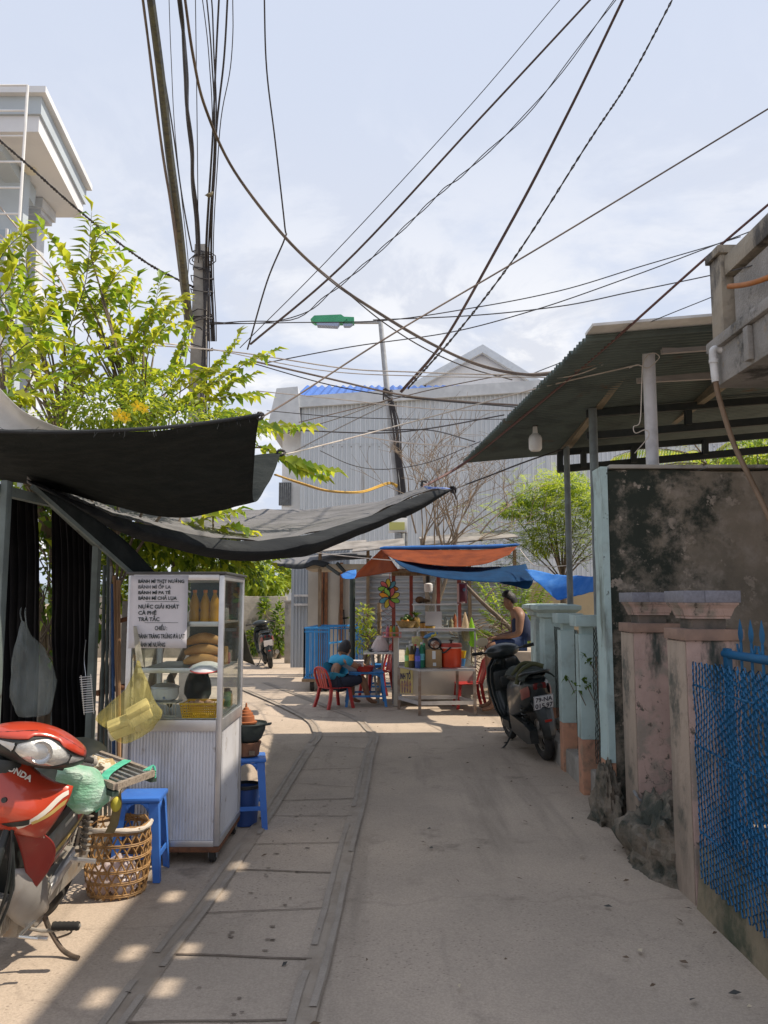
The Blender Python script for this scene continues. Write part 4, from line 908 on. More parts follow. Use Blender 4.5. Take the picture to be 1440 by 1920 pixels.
for (x, y, x2, y2, r) in ((818, 1100, 838, 1020, .05), (800, 1110, 790, 1010, .045), (835, 1090, 858, 1000, .04), (826, 1110, 815, 1030, .04)):
    a = W(x, y, 13.9); c = W(x2, y2, 13.9); ms.tube(spline([f0, a, c], 4), [r, r, r * .95, r * .9, r * .85, r * .8, r * .75, r * .7, r * .65], 7)
    for k in range(4): branch(ms, a.lerp(c, rs.uniform(.6, 1)), Vector((rs.gauss(.1, .5), rs.gauss(0, .3), .9)), rs.uniform(.8, 1.3), .016, 3)
for (x, y, x2, y2) in ((850, 1010, 868, 880), (780, 1000, 765, 850), (900, 1000, 960, 930), (820, 1005, 800, 870)): branch(ms, W(x, y, 13.9), W(x2, y2, 13.9) - W(x, y, 13.9), 1.0, .017, 3, .9)
ms.build('branches', M_dry, bt_, world=True)
b = MB(); rs = random.Random(52)
for k in range(230):
    x, y = rs.uniform(868, 985), rs.uniform(1175, 1275); d = rs.uniform(12.2, 13.6); p = W(x, y, d); p.z = max(p.z, .02); a = rs.uniform(0, PI); L = rs.uniform(.15, .55); q = p + Vector((math.cos(a) * L, rs.uniform(-.2, .2), math.sin(a) * L * .6)); q.z = max(q.z, .02)
    b.tube(spline([p, p.lerp(q, .5) + Vector((0, 0, rs.uniform(-.05, .08))), q], 2), rs.uniform(.003, .009), 4)
tag(b.build('brushwood', M_dry), 'heap of dry brushwood and twigs beside the drink stall', 'brushwood', kind='stuff')
b = MB(); b.tube(spline([W(868, 1092, 12.9), W(905, 1130, 12.7), W(960, 1182, 12.4), W(990, 1230, 12.2), G(1000, 1300)], 5), [.03 + .001 * i for i in range(21)], 8); b.tube(spline([W(905, 1132, 12.7), W(925, 1105, 12.8), W(965, 1095, 12.9)], 3), .014, 6)
b.tube(spline([W(940, 1165, 12.5), W(942, 1185, 12.5), W(958, 1200, 12.5)], 3), .012, 6)
tag(b.build('fallen_branch', M_bark), 'thick bare branch slanting across behind the seated man', 'branch')
# coconut palm behind the wall
rs = random.Random(61); t = thing('coconut_palm', 'coconut palm fronds showing under the tin canopy above the wall', 'tree', (6.5, 17, 0)); ml = MB(); ms = MB(); c = W(1330, 872, 17); ms.tube(spline([(c.x, 17, 0), c], 4), .14, 9)
for k in range(16):
    a = rs.uniform(0, 2 * PI); L = rs.uniform(1.6, 2.4); el = rs.uniform(-.1, .8); pts = []; d = Vector((math.cos(a), math.sin(a), el))
    for i in range(8): s = i / 7; pts.append(c + d * L * s + Vector((0, 0, -1.1 * s * s)))
    ms.tube(pts, [.02 - .002 * i for i in range(8)], 5)
    for i in range(1, 7):
        for j in range(5):
            p = pts[i].lerp(pts[i + 1], j / 5); tt = (pts[i + 1] - pts[i]).normalized(); s_ = tt.cross(Vector((0, 0, 1))).normalized()
            for sg in (1, -1): ml.mi = rs.randrange(3); leaf(ml, p, s_ * sg + tt * .6 + Vector((0, 0, -.5)), (0, 0, 1), .5, .035, .1, .25)
ml.build('crown', [LV[2], LD[2], LD[1]], t, world=True, sharp=0); ms.build('trunk', M_bark, t, world=True)
bushy('garden_tree', 'green tree top behind the old wall near the right edge', [(1420, 850, 15, .6, .6, .4, 500), (1350, 890, 16, 1.0, .6, .4, 400), (1480, 860, 15, .6, .6, .5, 300)], .14, .06, [LD[1], LD[2], LV[1]], W(1420, 1240, 15), 62, .4, cat='tree')
# sprigs growing through the aqua fence
ms = MB(); ml = MB(); rs = random.Random(71); t = thing('fence_vine', 'small dark green vine growing through the wire netting of the aqua fence', 'vine', (1.68, 6.55, .1))
for (x, y, d, k) in ((1105, 1238, 6.55, 8), (1100, 1285, 6.55, 9), (1066, 1275, 7.4, 6), (1085, 1130 + 165, 6.6, 4)):
    p = W(x, y, d)
    for i in range(k): leaf(ml, p + Vector((rs.uniform(-.03, .03), 0, rs.uniform(-.03, .04))), (rs.uniform(-1, .6), rs.uniform(-1, 0), rs.uniform(-.5, .9)), (0, 0, 1), .075, .03)
    ms.tube([p, p + Vector((.06, .02, -.12))], .004, 4)
ms.tube(spline([(1.72, 6.55, .1), (1.71, 6.5, .6), (1.70, 6.5, 1.1)], 5), .005, 4)
ml.build('leaves', LD, t, world=True, sharp=0); ms.build('stem', M_bark, t, world=True)

# ------------------------------------------------------------------ poles and cables
up_ = thing('utility_pole', 'grey concrete utility pole hung with tangled cables behind the leafy tree', 'pole', (0, 0, 0)); D = 12.5
a = W(361, 560, D); c = W(386, 560, D); zt = W(370, 462, D).z; w = (c.x - a.x) * .5; cx = (a.x + c.x) / 2 + .02; up_.location = (cx, D, 0)
b = MB(); b.loft([[Vector((cx + s * w * k, D + u * w * k, z)) for s, u in ((-1, -1), (1, -1), (1, 1), (-1, 1))] for k, z in ((1.35, -.1), (1.0, W(370, 600, D).z), (.86, zt))], smooth=False); b.build('shaft', M_conc, up_, world=True)
b = MB(); rs = random.Random(3)
for k in range(15):
    z = lerp(W(370, 700, D).z, zt - .05, rs.random() ** .6); r = w * rs.uniform(1.1, 2.0); ph = rs.uniform(0, 6.3); n = 10
    b.tube([Vector((cx + math.cos(ph + 2 * PI * i / n) * r + .02, D + math.sin(ph + 2 * PI * i / n) * r, z + .05 * math.sin(ph * 3 + 2 * PI * i / n * (1 + k % 2)) + rs.uniform(-.02, .02))) for i in range(n)], .009, 5, closed=True)
for k in range(6):
    x0, x1 = rs.uniform(.05, .2), rs.uniform(.06, .24); z0, z1 = zt - rs.uniform(.05, .5), rs.uniform(2.2, 4.0); b.tube(spline([(cx + x0, D - w * 1.1, z0), (cx + (x0 + x1) / 2 + rs.uniform(-.05, .05), D - w * 1.2, (z0 + z1) / 2), (cx + x1, D - w * 1.1, z1)], 5), .010, 5)
M_cable = mat('cable_black', (.035, .032, .036), (.055, .05, .052), 3, rough=.6)
M_cableb = mat('cable_brown', (.20, .155, .125), (.13, .10, .085), 3, rough=.6)
M_cablel = mat('cable_pale', (.55, .50, .45), (.42, .36, .32), 3, rough=.5)
M_cableg = mat('cable_olive', (.13, .125, .075), (.055, .055, .05), 5, rough=.6, sc3=(3, 3, .4))
M_ropey = mat('yellow_rope', (.55, .34, .06), (.42, .25, .05), 9)
b.build('cable_tangle', M_cable, up_, world=True)
def wire(name, label, pts, wpx, m=None, k=8, twist=0, group='overhead cables', wob=0.0, strands=1, sp=.02, cat='cable', sag=0.0):
    P = spline(WL(pts), k); Ds = [p.y for p in P]; b = MB(); n = len(P)
    for s in range(strands):
        q = []
        for i, p in enumerate(P):
            t = (P[min(i + 1, n - 1)] - P[max(i - 1, 0)]).normalized(); u = t.cross(Vector((0, 1, 0.2))).normalized(); v = t.cross(u)
            r_ = wpx * .5 * p.y / F
            if strands > 1 and twist: an = twist * i / n * 2 * PI + PI * 2 * s / strands; o = (u * math.cos(an) + v * math.sin(an)) * r_ * sp
            elif strands > 1: o = u * (s - (strands - 1) / 2) * r_ * sp * (1 + .5 * noise.noise(Vector((i * .11, s * 5, 2)))) + v * r_ * sp * .6 * noise.noise(Vector((i * .09, s * 3, 8)))
            else: o = Vector((0, 0, 0))
            if wob: o = o + (u * noise.noise(Vector((i * .17, s * 7.1, wpx)))) * wob * r_
            q.append(p + o)
        b.tube(q, [wpx * .5 * p.y / F for p in P], 6)
    return tag(b.build(name, m or M_cable), label, cat, group)
wire('cable_bundle', 'thickest olive cable bundle running up past the utility pole to the top edge', [(279, -30, 5.0), (300, 130, 6.2), (318, 290, 8), (335, 425, 10), (349, 560, 12), (354, 605, 12.4)], 17, M_cableg, 10)
wire('overhead_cable', 'thin brown cable hugging the left side of the thick olive bundle', [(264, -30, 5.0), (284, 130, 6.2), (307, 300, 8), (328, 430, 10), (343, 540, 12), (354, 606, 12.4)], 5, M_cableb, 8, strands=2, sp=2.0)
wire('overhead_cable', 'thin black wire just right of the thick olive bundle', [(309, 150, 6.5), (325, 250, 8), (340, 360, 9.5), (352, 430, 11), (360, 470, 12.3)], 3, k=8)
wire('ribbon_cable', 'wavy flat dark ribbon cable ending at the top of the utility pole', [(333, -30, 5.5), (343, 60, 6), (349, 140, 7), (351, 205, 8), (360, 285, 9), (362, 345, 10), (369, 410, 11), (372, 475, 12.3)], 7, M_cable, 8, strands=2, sp=1.1)
wire('twisted_cable', 'twisted cable sloping from the left edge across to the utility pole', [(-20, 247, 7), (45, 303, 7.8), (110, 362, 8.7), (160, 405, 9.4), (225, 457, 10.4), (290, 502, 11.4), (362, 538, 12.4)], 3.2, M_cable, 14, twist=34, strands=2, sp=1.1)
for i, (x0, x1, x2, x3, w_) in enumerate(((316, 321, 330, 352, 1.6), (366, 368, 370, 372, 1.8), (376, 392, 398, 388, 2.0), (385, 397, 402, 391, 3), (394, 402, 405, 393, 3), (412, 405, 398, 386, 4), (428, 420, 404, 396, 4), (437, 434, 410, 400, 2))):
    wire('overhead_cable', ['faint straight wire between the olive bundle and the ribbon cable', 'straight thin wire dropping onto the utility pole top', 'leftmost slack wire of the fan above the utility pole', 'second wire of the fan right of the utility pole', 'middle wire of the fan right of the utility pole', 'thick dark wire of the fan right of the utility pole', 'thick wire at the outer right of the fan above the utility pole', 'curling loose wire at the right of the fan above the pole'][i],
         [(x0, -30, 6 + .2 * i), (x1, 110, 7 + .2 * i), (x2, 270, 9), (x3, 480, 12.2), (x3 + (6 if i > 1 else 0), 640 if i > 1 else 520, 12.6)], w_, M_cable, 9, wob=3 if i in (7, 4) else 0)
wire('overhead_cable', 'single black wire dropping from the top edge and kinking at the brown cable pair', [(495, -30, 6.5), (500, 130, 7.5), (516, 265, 9), (534, 425, 11), (534, 447, 11.2), (500, 530, 12.4), (464, 655, 14)], 3.2, M_cable, 8)
wire('cable_pair', 'pale brown double cable curving from the top edge down to the canopy post', [(343, -30, 5), (362, 105, 5.6), (386, 205, 6.2), (440, 322, 6.9), (535, 445, 7.4), (620, 525, 7.6), (700, 580, 7.6), (800, 640, 7.5), (900, 685, 7.2), (1000, 703, 6.9), (1090, 690, 6.5), (1150, 668, 6.4), (1198, 644, 6.35)], 3.4, M_cableb, 8, strands=2, sp=1.7)
wire('overhead_cable', 'black cable under the pale double cable ending at the warehouse gable', [(640, 540, 9), (720, 605, 10), (800, 655, 11), (880, 690, 12), (960, 712, 13)], 2.5, k=8)
wire('overhead_cable', 'thinnest straight wire slanting down from the top edge to the leafy tree', [(1062, -15, 7), (860, 222, 8.5), (610, 492, 11), (450, 652, 14)], 1.8, k=8)
wire('overhead_cable', 'thick brown-black cable slanting from the top edge down left past the street lamp', [(1120, -15, 6), (900, 222, 7.5), (640, 500, 10), (470, 645, 13)], 4.4, mat('cable_redbrown', (.10, .07, .065), (.07, .05, .05), 3), 8)
wire('overhead_cable', 'wavy twin wire slanting from the top edge beside the thick brown-black cable', [(1164, -15, 6), (1000, 200, 7.5), (880, 316, 8.6), (825, 362, 9), (760, 425, 9.8), (690, 490, 10.5), (620, 548, 11.5), (545, 598, 12.5), (390, 606, 13)], 2, M_cable, 8, strands=2, sp=2.2, twist=7)
wire('cable_pair', 'steep double cable from the top edge down to the street lamp pole', [(1182, -30, 6.5), (1060, 222, 8.5), (950, 432, 11), (830, 642, 15), (752, 735, 17)], 3.6, mat('cable_maroon', (.11, .075, .08), (.08, .055, .06), 3), 8, strands=2, sp=1.3)
wire('twisted_cable', 'steep twisted cable from the top right down to the street lamp pole', [(1276, -30, 6.5), (1180, 150, 7.8), (1100, 272, 9), (960, 490, 12), (850, 632, 15), (765, 728, 17)], 2.6, M_cable, 16, twist=30, strands=2, sp=1.2)
wire('brown_rope', 'straight brown rope slanting from the right edge down to the black awning corner', [(1480, 180, 5), (1010, 465, 5), (740, 624, 4.7), (560, 740, 4.4), (488, 784, 4.12)], 3.4, M_cableb, 6, cat='rope')
wire('red_rope', 'thick reddish rope from the right edge along the canopy to its far corner', [(1480, 350, 4.6), (1330, 478, 5), (1180, 612, 5.7), (1090, 690, 6.5), (985, 778, 7.7), (868, 870, 9.55), (790, 915, 9.0)], 5, mat('red_rope', (.15, .075, .07), (.10, .055, .055), 60), 8, cat='rope')
wire('overhead_cable', 'topmost thin wire running from the balcony rail leftwards to the utility pole', [(1388, 444, 4.8), (1330, 462, 5.4), (1200, 500, 7), (1050, 545, 9), (900, 575, 10.5), (720, 601, 12), (540, 605, 12.4), (388, 608, 12.5)], 2.2, k=8)
wire('overhead_cable', 'second thin wire from the balcony rail to the utility pole', [(1412, 432, 4.6), (1180, 520, 7), (1000, 582, 9), (840, 624, 10.5), (660, 650, 12), (490, 682, 12.6)], 2.2, k=8)
wire('overhead_cable', 'third thin wire tied to the balcony post with a dangling scrap of string', [(1440, 490, 4.4), (1352, 512, 4.9), (1180, 548, 7), (1045, 575, 9), (880, 592, 11), (700, 600, 13)], 2.4, k=8)
wire('overhead_cable', 'thin wire from the balcony post down behind the canopy edge', [(1352, 550, 4.95), (1200, 612, 5.8), (1100, 660, 6.5), (1000, 700, 8)], 1.8, k=6)
for i, (pts, w_, m_, lab) in enumerate((
    ([(255, 645, 9), (440, 660, 9), (640, 690, 8.6), (760, 697, 8.2), (960, 702, 7.2), (1090, 686, 6.5), (1198, 642, 6.35)], 2.6, M_cablel, 'pale sunlit cable crossing the lane to the white canopy post'),
    ([(400, 655, 9), (600, 694, 8.6), (780, 705, 8), (980, 707, 7), (1080, 703, 6.6), (1198, 650, 6.35)], 2, M_cablel, 'slacker pale cable crossing the lane just below the sunlit one'),
    ([(470, 676, 10), (600, 706, 9.5), (750, 740, 9), (870, 753, 8.5), (975, 760, 7.9)], 4, M_cableb, 'thick tan cable crossing the warehouse front at lamp-clamp height'),
    ([(470, 680, 10.3), (620, 722, 9.5), (760, 745, 9), (975, 764, 7.9)], 2.4, M_cable, 'black cable sagging just below the thick tan cable'),
    ([(480, 733, 12), (620, 747, 11), (800, 766, 9.5), (960, 770, 8)], 2.2, M_cablel, 'pale thin cable across the upper warehouse wall'),
    ([(1196, 684, 6.35), (1000, 730, 7), (750, 797, 8), (560, 846, 6.9), (528, 850, 5.95)], 2.6, M_cablel, 'white line from the canopy post to the awning corner'),
    ([(540, 812, 15), (640, 782, 15.8), (735, 745, 17)], 2.2, M_cable, 'black cable rising from the leafy tree to the lamp pole clamp'),
    ([(545, 850, 14), (640, 800, 15.5), (738, 752, 17)], 2.2, M_cable, 'lower black cable rising from the leafy tree to the lamp pole clamp'),
    ([(540, 806, 12), (700, 812, 12), (800, 804, 11), (945, 778, 8.6)], 2.6, M_cable, 'black cable crossing the warehouse wall level with the canopy edge'),
    ([(690, 808, 13), (800, 806, 12), (890, 828, 9.5)], 2.6, M_cable, 'short black cable dipping to the canopy edge'),
    ([(600, 845, 13), (660, 872, 13), (720, 880, 13), (800, 868, 12), (900, 828, 9.4)], 1.6, M_cable, 'thin loose black wire sagging before the warehouse'),
    ([(560, 792, 14), (690, 760, 14), (820, 728, 13), (960, 700, 12)], 2.0, M_cableb, 'tan wire rising to the right before the warehouse'),
    ([(680, 818, 13), (760, 830, 12), (880, 838, 9.7)], 2.6, M_cablel, 'pale cord dropping to the canopy corner'),
    ([(500, 770, 12), (640, 782, 12), (790, 786, 11), (945, 786, 8.5)], 1.6, M_cable, 'hair-thin wire level across the warehouse wall'),
    ([(354, 606, 12.4), (330, 665, 12), (305, 735, 11.6), (290, 790, 11.2)], 2, M_cable, 'left stay wire spreading down from the cable clamp by the pole'),
    ([(354, 606, 12.4), (340, 665, 12), (325, 735, 11.6), (316, 800, 11.2)], 3, M_cable, 'middle stay wire spreading down from the cable clamp by the pole'),
    ([(356, 606, 12.4), (350, 665, 12.2), (338, 735, 11.9), (332, 800, 11.6)], 2, M_cable, 'right stay wire spreading down from the cable clamp by the pole'),
    ([(262, 640, 10), (310, 644, 11), (362, 650, 12.4)], 3, M_cablel, 'short pale cable from the leafy tree to the utility pole'),
    ([(0, 388, 9), (55, 455, 9.2), (110, 520, 9.5), (130, 560, 9.6)], 3, M_cablel, 'upper white stay wire sloping in front of the white house'),
    ([(0, 440, 9), (60, 500, 9.2), (120, 545, 9.5)], 3, M_cablel, 'lower white stay wire sloping in front of the white house'))):
    wire('overhead_cable' if 'line' not in lab else 'white_line', lab, pts, w_, m_, 8)
wire('yellow_rope', 'slack yellow rope tied round the lamp pole', [(516, 890, 8), (560, 905, 10), (620, 921, 13), (680, 922, 16), (728, 906, 16.9), (745, 912, 16.9)], 3.2, M_ropey, 8, strands=2, sp=1.5, cat='rope', group=None)
wire('tie_rope', 'black tie rope from the grey awning tip up to the canopy post', [(848, 918, 7.12), (915, 893, 7.6), (985, 866, 8.2), (1056, 842, 8.8)], 3, M_cable, 6, cat='rope', group=None)
wire('thin_rope', 'white cord from the blue tarps to the aqua fence post', [(975, 1030, 10.9), (992, 1052, 10.5), (1010, 1062, 10.2), (1065, 1060, 9.2), (1106, 1049, 7.75)], 2, M_cablel, 6, cat='rope', group=None)
wire('thin_rope', 'white cord strung before the orange tarp to the grey awning', [(590, 1036, 13), (680, 1046, 11.4), (740, 1051, 10.9)], 1.8, M_cablel, 6, cat='rope', group=None)
wire('thin_rope', 'loose white cord looped round the white canopy post', [(1180, 690, 6.2), (1196, 684, 6.22), (1214, 690, 6.2), (1230, 678, 6.2), (1236, 668, 6.2), (1222, 662, 6.2), (1206, 680, 6.2), (1203, 730, 6.2), (1200, 790, 6.2), (1188, 800, 6.2), (1192, 812, 6.2), (1210, 806, 6.2), (1216, 818, 6.2), (1190, 850, 6.2)], 2, M_cablel, 6, cat='rope', group=None)
# street lamp
sl_ = thing('street_lamp', 'leaning steel street lamp with a green lamp head before the warehouse', 'lamp', (0, 17, 0)); D = 17.0
pt, pm, pb = W(713, 600, D), W(727, 745, D), W(750, 960, D); gz = Vector((pb.x + (pb.x - pm.x) * .8, D, -.05)); sl_.location = (gz.x, D, 0)
b = MB(); b.tube([pt, pm, pb, gz], [.05, .065, .08, .09], 12); a0 = W(664, 605, D); b.tube([pt + Vector((.02, 0, -.06)), a0], .032, 8); b.build('pole', mat('galvanised', (.40, .42, .44), (.3, .31, .33), 4, rough=.5, metal=.3), sl_, world=True)
M_lampg = mat('lamp_green', (.08, .42, .22), (.06, .34, .18), 4, rough=.5)
b = MB(); q = [W(583, 602, D), W(590, 595, D), W(640, 593, D), W(651, 601, D), W(645, 607, D), W(590, 607, D)]; b.prism([x + Vector((0, -.12, 0)) for x in q], (0, .24, 0)); q = [W(640, 596, D), W(664, 597, D), W(664, 608, D), W(646, 608, D)]; b.prism([x + Vector((0, -.09, 0)) for x in q], (0, .18, 0)); b.build('lamp_head', M_lampg, sl_, world=True)
b = MB(); q = [W(594, 607.5, D), W(637, 607.5, D), W(633, 614, D), W(595, 612, D)]; b.prism([x + Vector((0, -.10, 0)) for x in q], (0, .2, 0)); q = [W(643, 608.5, D), W(662, 608.5, D), W(656, 613, D), W(645, 613, D)]; b.prism([x + Vector((0, -.07, 0)) for x in q], (0, .14, 0)); b.build('lens', mat('lamp_lens', (.35, .42, .6), rough=.3), sl_, world=True)
b = MB(); rs = random.Random(6)
for k in range(7): x = k * 2.2; b.tube(spline([W(728 + x * .5, 748, 16.9), W(735 + x + rs.uniform(-3, 3), 800, 16.88), W(742 + x * .8, 860, 16.87), W(747 + x + rs.uniform(-3, 3), 920, 16.86), W(752 + x * .7, 1000, 16.85)], 5), .018, 5)
for k in range(5): z = W(728, 742, D).z + rs.uniform(-.1, .15); b.tube([Vector((pm.x + .1 * math.cos(a), D + .1 * math.sin(a), z + .04 * math.sin(2 * a))) for a in [2 * PI * i / 9 for i in range(9)]], .018, 5, closed=True)
b.build('cable_run', M_cable, sl_, world=True)
jb = thing('meter_box', 'white and yellow junction box on the lamp pole above the orange tarp', 'box', W(745, 998, 16.7)); b = MB(); p = W(728, 998, 16.7); q = W(763, 972, 16.7)
b.bb(p.x, q.x, 16.6, 16.8, p.z, q.z, .01); b.build('case', M_white, jb, world=True); b = MB(); b.bb(p.x + .02, q.x - .05, 16.585, 16.598, p.z + .04, q.z - .09); b.build('front_panel', mat('pale_yellow', (.62, .60, .20), rough=.6), jb, world=True)
b = MB(); p = W(742, 1022, 16.7); b.bb(p.x - .02, p.x + .11, 16.62, 16.78, p.z, W(742, 1000, 16.7).z); b.cyl((p.x + .22, 16.7, p.z - .3), (p.x + .22, 16.7, W(742, 999, 16.7).z), .03, n=8); b.build('lower_box', M_steel, jb, world=True)
# little bird on the cables
bd = thing('bird', 'small brown bird perched on the wires above the utility pole', 'bird', W(393, 366, 9.5)); b = MB(); D = 9.5
cc = [W(384, 366, D), W(388, 366, D), W(392, 366, D), W(396, 364, D), W(398, 361, D), W(400, 360, D)]; b.tube(spline(cc, 3), [.004, .006, .010, .018, .024, .028, .03, .028, .024, .02, .019, .018, .016, .011, .006, .002][:len(spline(cc, 3))], 8); b.build('body', mat('bird_brown', (.14, .11, .06), (.22, .19, .11), 30), bd, world=True)
# ------------------------------------------------------------------ left shed frame and dark curtains
M_shed = mat('shed_post_paint', (.13, .16, .155), (.09, .11, .105), 5, rough=.7, stains=[((.05, .045, .04), 4, .6, .72)])
M_curt = mat('black_curtain', (.012, .012, .014), (.02, .019, .02), 3, rough=.95, spec=.1)
shed = thing('shed_frame', 'dark grey-green steel frame of the stall shelter on the left, behind the red motorbike', 'frame', (-1.9, 4.6, 0))
def vpost(px0, px1, ptop, D, dep=.06, name='post'):
    a, c = W(px0, ptop, D), W(px1, ptop, D); b = MB(); b.bb(a.x, c.x, D, D + dep, -.02, a.z, .006); return b.build(name, M_shed, shed, world=True)
vpost(1, 14, 900, 3.95); vpost(173, 185, 1015, 5.55, .07)
b = MB(); b.bar(W(-20, 914, 3.9), W(100, 943, 4.75), .05, .05); b.bar(W(100, 943, 4.75), W(182, 1020, 5.58), .045, .045); b.build('beam', M_shed, shed, world=True)
b = MB(); b.bar(W(60, 912, 4.35), W(247, 1076, 5.0), .022, .022); b.build('strut', M_shed, shed, world=True)
b = MB(); b.bb(W(95, 1345, 5.7).x, W(172, 1345, 5.7).x, 5.7, 5.78, -.02, W(130, 1335, 5.7).z); b.bb(-2.9, -2.05, 5.9, 6.0, -.02, .5); b.build('kick_board', M_shed, shed, world=True)
def curtain(label, px0, px1, ptop, pbot, D, seed, dd=0.0):
    b = MB(); rows = []
    for j in range(15):
        y = lerp(ptop, pbot, j / 14); row = []
        for i in range(41):
            x = lerp(px0, px1, i / 40) + (px1 - px0) * .06 * noise.noise(Vector((j * .35, i * .04, seed))); p = W(x, y, D + dd * i / 40); p.y += .03 * math.sin(i * 1.1 + .5 * noise.noise(Vector((i * .2, j * .2, seed))))
            row.append(p)
        rows.append(row)
    b.grid(rows); return tag(b.build('dark_curtain', M_curt, solid=.004), label, 'curtain', 'dark curtains of the shelter')
curtain('narrow black curtain beside the nearest shelter post', -30, 70, 925, 1420, 5.3, 1, .2)
curtain('wide black curtain hanging left of the poles bundle', 98, 176, 945, 1400, 5.65, 2)
# ------------------------------------------------------------------ awnings
M_blk = clothmat('black_tarp', (.016, .021, .022), (.008, .012, .012), .1, wr=.5, wscale=7, col2=(.026, .031, .032), sc3=(1, 2, 1))
M_net = clothmat('grey_shade_net', (.25, .25, .265), (.09, .09, .095), .22, wr=1.0, wscale=3.5, col2=(.17, .172, .18), sc3=(.35, 2.2, 2))
M_netd = clothmat('shaded_dark_net', (.028, .032, .038), (.015, .018, .02), .12, wr=.6, wscale=4, col2=(.05, .055, .06), sc3=(.4, 1.5, 1.5))  # darker copy of the grey net, shade painted into the folds; also hem rope
def cloth(name, rows, m, label, cat, n=10, k=8, wr=.012, parent=None, seed=0, solid=.003, wl=3.0):
    S = [spline(WL(r), n) for r in rows]; out = []
    L = min(len(s) for s in S)
    for i in range(L):
        out.append(spline([s[i] for s in S], k))
    for i, col in enumerate(out):
        for j, p in enumerate(col): p += Vector((0, .3, 1)) * wr * (noise.noise(Vector((p.x * wl * .6, p.y * wl * 1.4, seed))) + .5 * noise.noise(Vector((p.x * wl * 2, p.y * wl * 4, seed + 3))))
    b = MB(); b.grid(out); o = b.build(name, m, parent, world=parent is not None, solid=solid)
    if label: tag(o, label, cat)
    return o
aw = thing('black_awning', 'black cloth awning slung over the red motorbike at the left', 'awning', W(250, 880, 4.6))
cloth('cloth', [[(-90, 808, 3.7), (120, 811, 3.85), (300, 803, 4.0), (420, 789, 4.05), (486, 779, 4.1)], [(-90, 850, 4.1), (120, 868, 4.3), (300, 868, 4.4), (420, 856, 4.4), (478, 846, 4.42)], [(-90, 885, 5.0), (70, 908, 5.05), (300, 966, 5.2), (410, 957, 5.2), (476, 941, 5.2)], [(-90, 860, 5.5), (120, 885, 5.6), (300, 905, 5.7), (430, 892, 5.6), (508, 898, 5.6)], [(-90, 850, 5.7), (120, 860, 5.8), (300, 868, 5.9), (430, 858, 5.9), (527, 848, 5.95)]], M_blk, None, None, parent=aw, wr=.022, wl=2.4, k=12)
b = MB(); b.tube(spline(WL([(-90, 807, 3.69), (120, 810, 3.84), (300, 802, 3.99), (420, 788, 4.04), (487, 778, 4.09)]), 8), .010, 8); rs = random.Random(4); HM = spline(WL([(-90, 807, 3.69), (120, 810, 3.84), (300, 802, 3.99), (420, 788, 4.04), (487, 778, 4.09)]), 8)
for k in range(60): p = HM[rs.randrange(len(HM) - 1)].lerp(HM[-1], rs.random() * .15); b.tube([p, p + Vector((rs.uniform(-.02, .02), rs.uniform(-.02, .01), rs.uniform(-.05, .02)))], .0012, 3)
b.build('rope_hem', M_netd, aw, world=True)
b = MB(); p = W(488, 780, 4.1); b.tube([p + Vector((math.cos(a) * .018, .01 * math.sin(2 * a), math.sin(a) * .018)) for a in [2 * PI * i / 9 for i in range(9)]], .007, 6, closed=True); b.tube([p, p + Vector((.02, 0, .01))], .01, 6)
p = W(527, 849, 5.94); b.tube([p + Vector((math.cos(a) * .03, .01 * math.sin(2 * a), math.sin(a) * .02)) for a in [2 * PI * i / 9 for i in range(9)]], .010, 6, closed=True); b.build('corner_knot', M_cable, aw, world=True)
an = thing('grey_awning', 'long grey shade-net awning sagging across the lane above the sandwich cart', 'awning', W(480, 990, 7))
cloth('net', [[(50, 897, 4.6), (200, 962, 5.3), (300, 990, 5.75), (400, 1008, 6.1), (480, 1013, 6.25), (588, 998, 6.5), (697, 966, 6.7), (787, 928, 6.95), (848, 918, 7.12)],
  [(70, 893, 6.2), (210, 952, 6.9), (330, 974, 7.3), (430, 983, 7.6), (510, 984, 7.8), (600, 975, 7.9), (700, 952, 7.9), (785, 922, 7.9), (825, 916, 7.9)],
  [(100, 890, 8), (225, 942, 8.6), (350, 955, 9.0), (450, 959, 9.2), (530, 957, 9.3), (610, 951, 9.3), (705, 941, 9.3), (775, 922, 9.1), (800, 913, 8.8)]], M_net, None, None, parent=an, k=22, n=14, wr=.04, wl=2.6)
cloth('front_fold', [[(50, 897, 4.59), (200, 962, 5.29), (300, 990, 5.74), (400, 1008, 6.09), (480, 1013, 6.24), (588, 998, 6.49), (697, 966, 6.69), (787, 928, 6.94), (848, 918, 7.11)],
  [(52, 901, 4.55), (200, 974, 5.2), (300, 1006, 5.65), (400, 1028, 5.98), (480, 1034, 6.12), (588, 1018, 6.38), (697, 981, 6.6), (787, 945, 6.88), (848, 919, 7.1)],
  [(55, 904, 4.6), (200, 986, 5.3), (300, 1023, 5.76), (400, 1045, 6.1), (480, 1050, 6.24), (588, 1037, 6.5), (697, 994, 6.7), (787, 957, 6.95), (847, 920, 7.12)]], M_netd, None, None, parent=an, k=6, n=14, wr=.014, seed=5, wl=3.5)
cloth('blue_patch', [[(795, 911, 7.4), (820, 913, 7.3), (846, 917, 7.15)], [(800, 918, 7.38), (822, 921, 7.28), (842, 921, 7.13)]], mat('blue_plastic_sheet', (.07, .15, .5), (.4, .45, .6), 30), None, None, n=5, k=3, parent=an)
b = MB(); p = W(850, 918, 7.1)
for k in range(3): b.tube([p + Vector((math.cos(a + k) * .025, .01, math.sin(a) * .03)) for a in [2 * PI * i / 8 for i in range(8)]], .008, 5, closed=True)
b.tube([p, p + Vector((.03, 0, -.09))], .008, 5); p = W(790, 912, 7.3); b.tube([p, p + Vector((.01, 0, .05)), p + Vector((.05, 0, .045))], .014, 6); b.build('corner_knot', M_cable, an, world=True)
